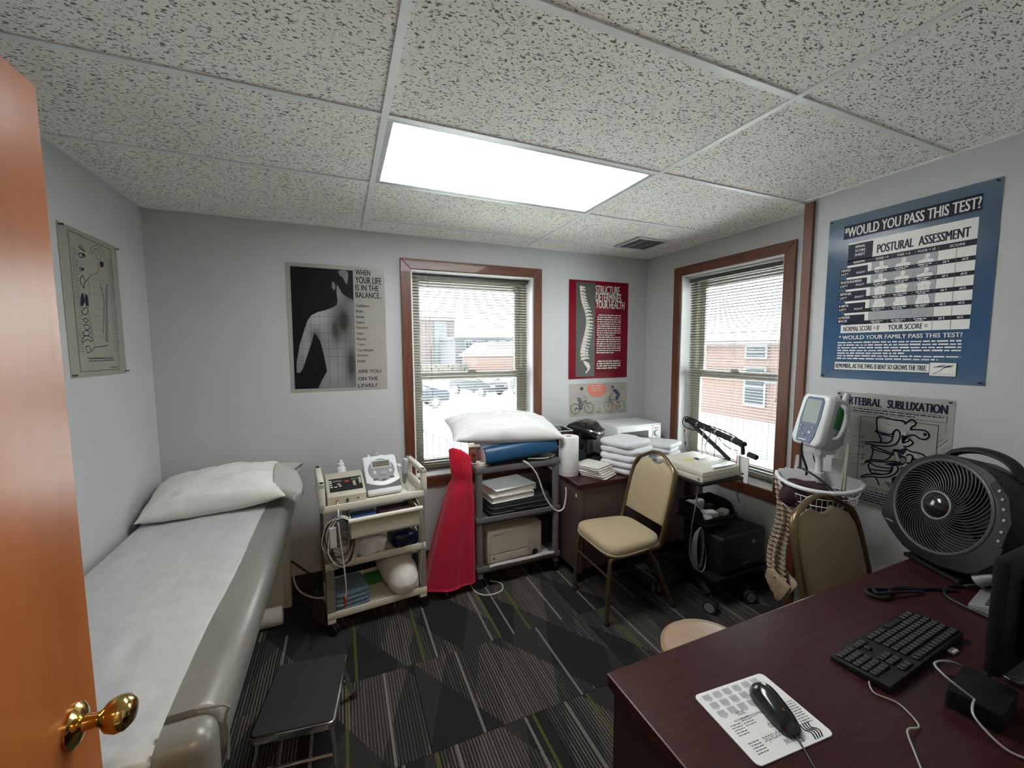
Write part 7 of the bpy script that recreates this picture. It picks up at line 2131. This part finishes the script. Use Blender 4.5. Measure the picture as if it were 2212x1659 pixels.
text((t, 'ink_navy'), 'POSTURAL', U(0.355), V(0.745), U(0.575), V(0.795), Z2, 0.010); text((t, 'ink_navy'), 'ASSESSMENT', U(0.605), V(0.745), U(0.87), V(0.795), Z2, 0.010)
text((t, 'ink_navy'), 'NORMAL SCORE = 0', U(0.155), V(0.295), U(0.40), V(0.325), Z2, 0.006); text((t, 'ink_navy'), 'YOUR SCORE =', U(0.46), V(0.295), U(0.69), V(0.325), Z2, 0.008)
for k, s in enumerate(('SPINAL', 'SCORE', 'SHEET')): text((t, 'ink_white'), s, U(0.205), V(0.799 - k * 0.024), U(0.275), V(0.814 - k * 0.024), Z4, 0.006)
text((t, 'ink_white'), 'REGION', U(0.20), V(0.708), U(0.275), V(0.721), Z4, 0.006)
for s, x0, x1 in (('GOOD = 0', 0.35, 0.43), ('FAIR = 5', 0.485, 0.56), ('POOR = 10', 0.605, 0.70), ('SCORE', 0.775, 0.85)): text((t, 'ink_white'), s, U(x0), V(0.708), U(x1), V(0.721), Z4, 0.004)
text((t, 'ink_white'), '* WOULD YOUR FAMILY PASS THIS TEST?', U(0.125), V(0.245), U(0.875), V(0.270), Z2, 0.008)
for k in range(7): greek(wl, U(0.12), U(0.875), V(0.222 - k * 0.0165), 0.0065, Z2, 70 + k, (1, 1, 1, 1, .6, 1, .85)[k])
rect(wh, U(0.105), U(0.72), V(0.055), V(0.105), Z2); stroke(bk, [(U(0.105), V(0.055)), (U(0.72), V(0.055)), (U(0.72), V(0.105)), (U(0.105), V(0.105))], 0.002, Z3, True)
text((t, 'ink_navy'), 'REMEMBER...AS THE TWIG IS BENT SO GROWS THE TREE.', U(0.115), V(0.066), U(0.705), V(0.094), Z3, 0.008)
rect(wh, U(0.72), U(0.86), V(0.040), V(0.112), Z3); stroke(bk, [(U(0.72), V(0.040)), (U(0.86), V(0.040)), (U(0.86), V(0.112)), (U(0.72), V(0.112))], 0.0015, Z4, True)
stroke(bk, curve2([(U(0.74), V(0.052)), (U(0.775), V(0.066)), (U(0.80), V(0.085)), (U(0.84), V(0.092))], 4), 0.0022, Z4)
for k in range(8): stroke(bk, [(U(0.745 + 0.01 * k), V(0.086 + 0.003 * (k % 4))), (U(0.775 + 0.01 * k), V(0.089 + 0.003 * (k % 4)))], 0.0022, Z4)
stroke(bk, [(U(0.73), V(0.052)), (U(0.85), V(0.050))], 0.001, Z4)
P2('black_bands', bk, 'ink_navy', t)['kind'] = 'stuff'; P2('white_boxes', wh, 'ink_white', t)['kind'] = 'stuff'; P2('figure_panels', gy_, 'ink_lgrey', t)['kind'] = 'stuff'; P2('figure_lines', bl, 'ink_grey', t)['kind'] = 'stuff'
P2('small_print', wl, 'ink_white', t)['kind'] = 'stuff'
for a in ((0.0, 0.05, 0.0, 0.035),): pass

# ---- 6. vertebral subluxation poster
t, fn = poster('vertebra_poster', 'white poster with a bold black vertebrae drawing behind the fan', (XN, -0.238, 0.815), 'right', 0.447, 0.572, 'white_poster', 'pin')
K = 1778 / 300.0
Lc = lambda cx, cy: fn(1780 + cx / K, 840 + cy / K)[:2]
bm = BM()
p0, p1 = (0.018, 0.505), (0.430, 0.548)
text((t, 'ink_navy'), 'VERTEBRAL', 0.016, 0.508, 0.192, 0.548, Z2, 0.014); text((t, 'ink_navy'), 'SUBLUXATION', 0.216, 0.508, 0.424, 0.548, Z2, 0.014)
def frm(x0, x1, y0, y1, w=0.002): stroke(bm, [(x0, y0), (x1, y0), (x1, y1), (x0, y1)], w, Z2, True)
frm(0.018, 0.425, 0.470, 0.500, 0.0015)
for k in range(2): greek(bm, 0.03, 0.415, 0.489 - k * 0.012, 0.005, Z2, 90 + k, 1.0 if k == 0 else 0.75)
frm(0.112, 0.400, 0.105, 0.455)
for k in range(5): greek(bm, 0.025, 0.42, 0.082 - k * 0.013, 0.0055, Z2, 95 + k, 1.0)
frm(0.018, 0.428, 0.015, 0.096, 0.0015)
SW = 0.0058
strokes = [((690, 545), (682, 480), (680, 400), (690, 365), (730, 355), (800, 370), (900, 395), (1020, 410), (1045, 450)),
 ((690, 545), (760, 565), (830, 580), (880, 575), (895, 550), (930, 525)), ((675, 530), (670, 550), (720, 575), (790, 590), (870, 610)), ((710, 590), (735, 650), (730, 685)),
 ((535, 680), (640, 680), (740, 688), (820, 688), (870, 660), (890, 590), (905, 540), (945, 525), (975, 560), (975, 620), (940, 690), (870, 728), (780, 735), (690, 725), (600, 710), (535, 705)),
 ((1045, 450), (1100, 405), (1140, 400), (1180, 430), (1170, 465), (1130, 485), (1115, 520), (1160, 520), (1300, 535), (1352, 595), (1310, 645), (1230, 635), (1180, 600), (1130, 590), (1060, 610)),
 ((1060, 610), (1020, 650), (1015, 690), (1080, 670), (1105, 650), (1145, 690), (1120, 715), (1080, 735), (1030, 740)),
 ((615, 735), (640, 735), (700, 760), (800, 800), (870, 825), (900, 850)), ((615, 740), (630, 765), (690, 790), (780, 815), (850, 840)), ((635, 775), (620, 850), (605, 900)),
 ((530, 945), (560, 915), (640, 905), (760, 915), (830, 890), (880, 830), (920, 785), (940, 795)), ((530, 945), (600, 925), (700, 930), (800, 935), (880, 925), (940, 935)),
 ((590, 935), (572, 980), (590, 1020), (680, 1040), (800, 1050), (860, 1045), (865, 1020), (780, 1010), (660, 985), (600, 945)), ((590, 1030), (600, 1060), (650, 1085), (740, 1090)),
 ((475, 1130), (510, 1105), (600, 1090), (720, 1095), (820, 1085), (870, 1050), (885, 980), (920, 970), (955, 1010), (940, 1060), (880, 1105), (800, 1130), (700, 1130), (580, 1120), (500, 1135)),
 ((990, 1005), (1040, 1015), (1040, 1070), (990, 1130), (970, 1130), (985, 1090), (1005, 1060), (990, 1020)), ((660, 1130), (690, 1175), (710, 1225)),
 ((1060, 770), (1120, 800), (1250, 830), (1330, 890), (1350, 930), (1290, 960), (1230, 950), (1180, 900), (1140, 900), (1120, 940), (1060, 950)), ((1060, 850), (1110, 840), (1140, 870), (1120, 940)),
 ((1050, 990), (1130, 1000), (1220, 1030), (1250, 1060)), ((1060, 1090), (1120, 1110), (1200, 1110))]
for s in strokes: stroke(bm, curve2([Lc(*q) for q in s], 4), SW, Z3)
darks = [((1020, 410), (960, 398), (900, 392), (960, 405), (1030, 430), (1050, 455)), ((1000, 590), (1060, 610), (1030, 650), (1000, 670)), ((860, 800), (900, 770), (980, 775), (1060, 750), (1050, 800), (1010, 840), (960, 820), (900, 790)),
 ((950, 820), (1000, 850), (1050, 870), (1060, 920), (1020, 970), (960, 985), (930, 950), (980, 920), (960, 870)), ((790, 965), (860, 945), (930, 940), (940, 975), (880, 985)), ((870, 1150), (940, 1110), (1000, 1130), (960, 1200), (1010, 1260), (990, 1310), (930, 1300), (890, 1240)),
 ((1040, 990), (1120, 1000), (1060, 1040), (1070, 1090), (1040, 1070)), ((1180, 900), (1150, 880), (1200, 960), (1250, 950)), ((1275, 570), (1310, 565), (1325, 590), (1290, 605)), ((1040, 620), (1080, 600), (1040, 670), (1010, 690), (1010, 650)), ((970, 1190), (1080, 1190), (1010, 1210))]
for d in darks: fill(bm, curve2([Lc(*q) for q in d], 3, True), Z3)
for y in (615, 680, 735, 840, 885, 965):
    stroke(bm, [Lc(250, y - 20), Lc(500, y)], 0.0012, Z3); stroke(bm, [Lc(497, y - 15), Lc(525, y), Lc(497, y + 15), Lc(485, y)], 0.002, Z3, True)
P2('line_drawing', bm, 'ink_navy', t)['kind'] = 'stuff'
bm = BM()
for d in (((750, 430), (830, 450), (890, 475), (830, 460)), ((760, 480), (790, 510), (780, 505)), ((740, 610), (810, 640), (790, 640)), ((650, 800), (720, 850), (690, 840)), ((640, 1050), (720, 1080), (650, 1075)), ((1070, 560), (1090, 540), (1050, 590)), ((780, 1180), (880, 1200), (840, 1270), (800, 1220)), ((900, 870), (925, 900), (905, 905)), ((1190, 550), (1220, 575), (1200, 570))):
    fill(bm, [Lc(*q) for q in d], Z2)
fill(bm, curve2([Lc(*q) for q in ((990, 880), (1040, 890), (1050, 925), (1010, 950), (980, 920))], 3, True), Z4)
P2('shading', bm, 'ink_grey', t)['kind'] = 'stuff'

# ---- print on the mouse pad (reads from the far side of the desk)
bm = BM()
ZP = 0.0028
text((MP, 'ink_grey'), 'Shaw', -0.035, 0.062, 0.012, 0.082, ZP, -0.004); text((MP, 'ink_grey'), 'Chiropractic', -0.035, 0.040, 0.050, 0.062, ZP, -0.004); text((MP, 'ink_grey'), 'Group', -0.035, 0.020, 0.010, 0.040, ZP, -0.004)
text((MP, 'ink_grey'), 'www.ShawChiropractic.com', -0.030, -0.008, 0.075, 0.000, ZP, 0.004)
bm.free()
bm = BM()
for cx in (-0.095, -0.088):
    pass
for x0, y0, n in ((0.060, 0.070, 5), (0.064, 0.026, 5), (0.028, 0.012, 4), (-0.100, 0.050, 5), (-0.105, 0.020, 5)):
    for k in range(n): greek(bm, x0, x0 + 0.034, y0 - k * 0.006, 0.0022, ZP, k + int(abs(x0) * 1000), 0.9)
P2('small_print', bm, 'ink_grey', MP)['kind'] = 'stuff'
bm = BM()
for i in range(6):
    for j in range(3):
        if i == 5 and j == 2: continue
        x0, y0 = 0.072 - i * 0.031, -0.083 + j * 0.023
        for r in range(6):
            rect(bm, x0 + 0.001, x0 + 0.023, y0 + r * 0.0027, y0 + r * 0.0027 + 0.0016, ZP)
        rect(bm, x0 + 0.006, x0 + 0.017, y0 + 0.0172, y0 + 0.0188, ZP)
P2('calendar_print', bm, 'ink_lgrey', MP)['kind'] = 'stuff'
bm = BM(); text((MP, 'monitor_blue'), '2023', 0.030, -0.0215, 0.052, -0.0125, ZP, 0.004); bm.free()
bm = BM()
for k in range(4): stroke(bm, curve2([(-0.060 - k * 0.008, 0.050), (-0.058 - k * 0.007, 0.062), (-0.066 - k * 0.008, 0.072), (-0.060 - k * 0.007, 0.086)], 3), 0.0032, ZP)
P2('spine_logo', bm, 'ink', MP)['kind'] = 'stuff'
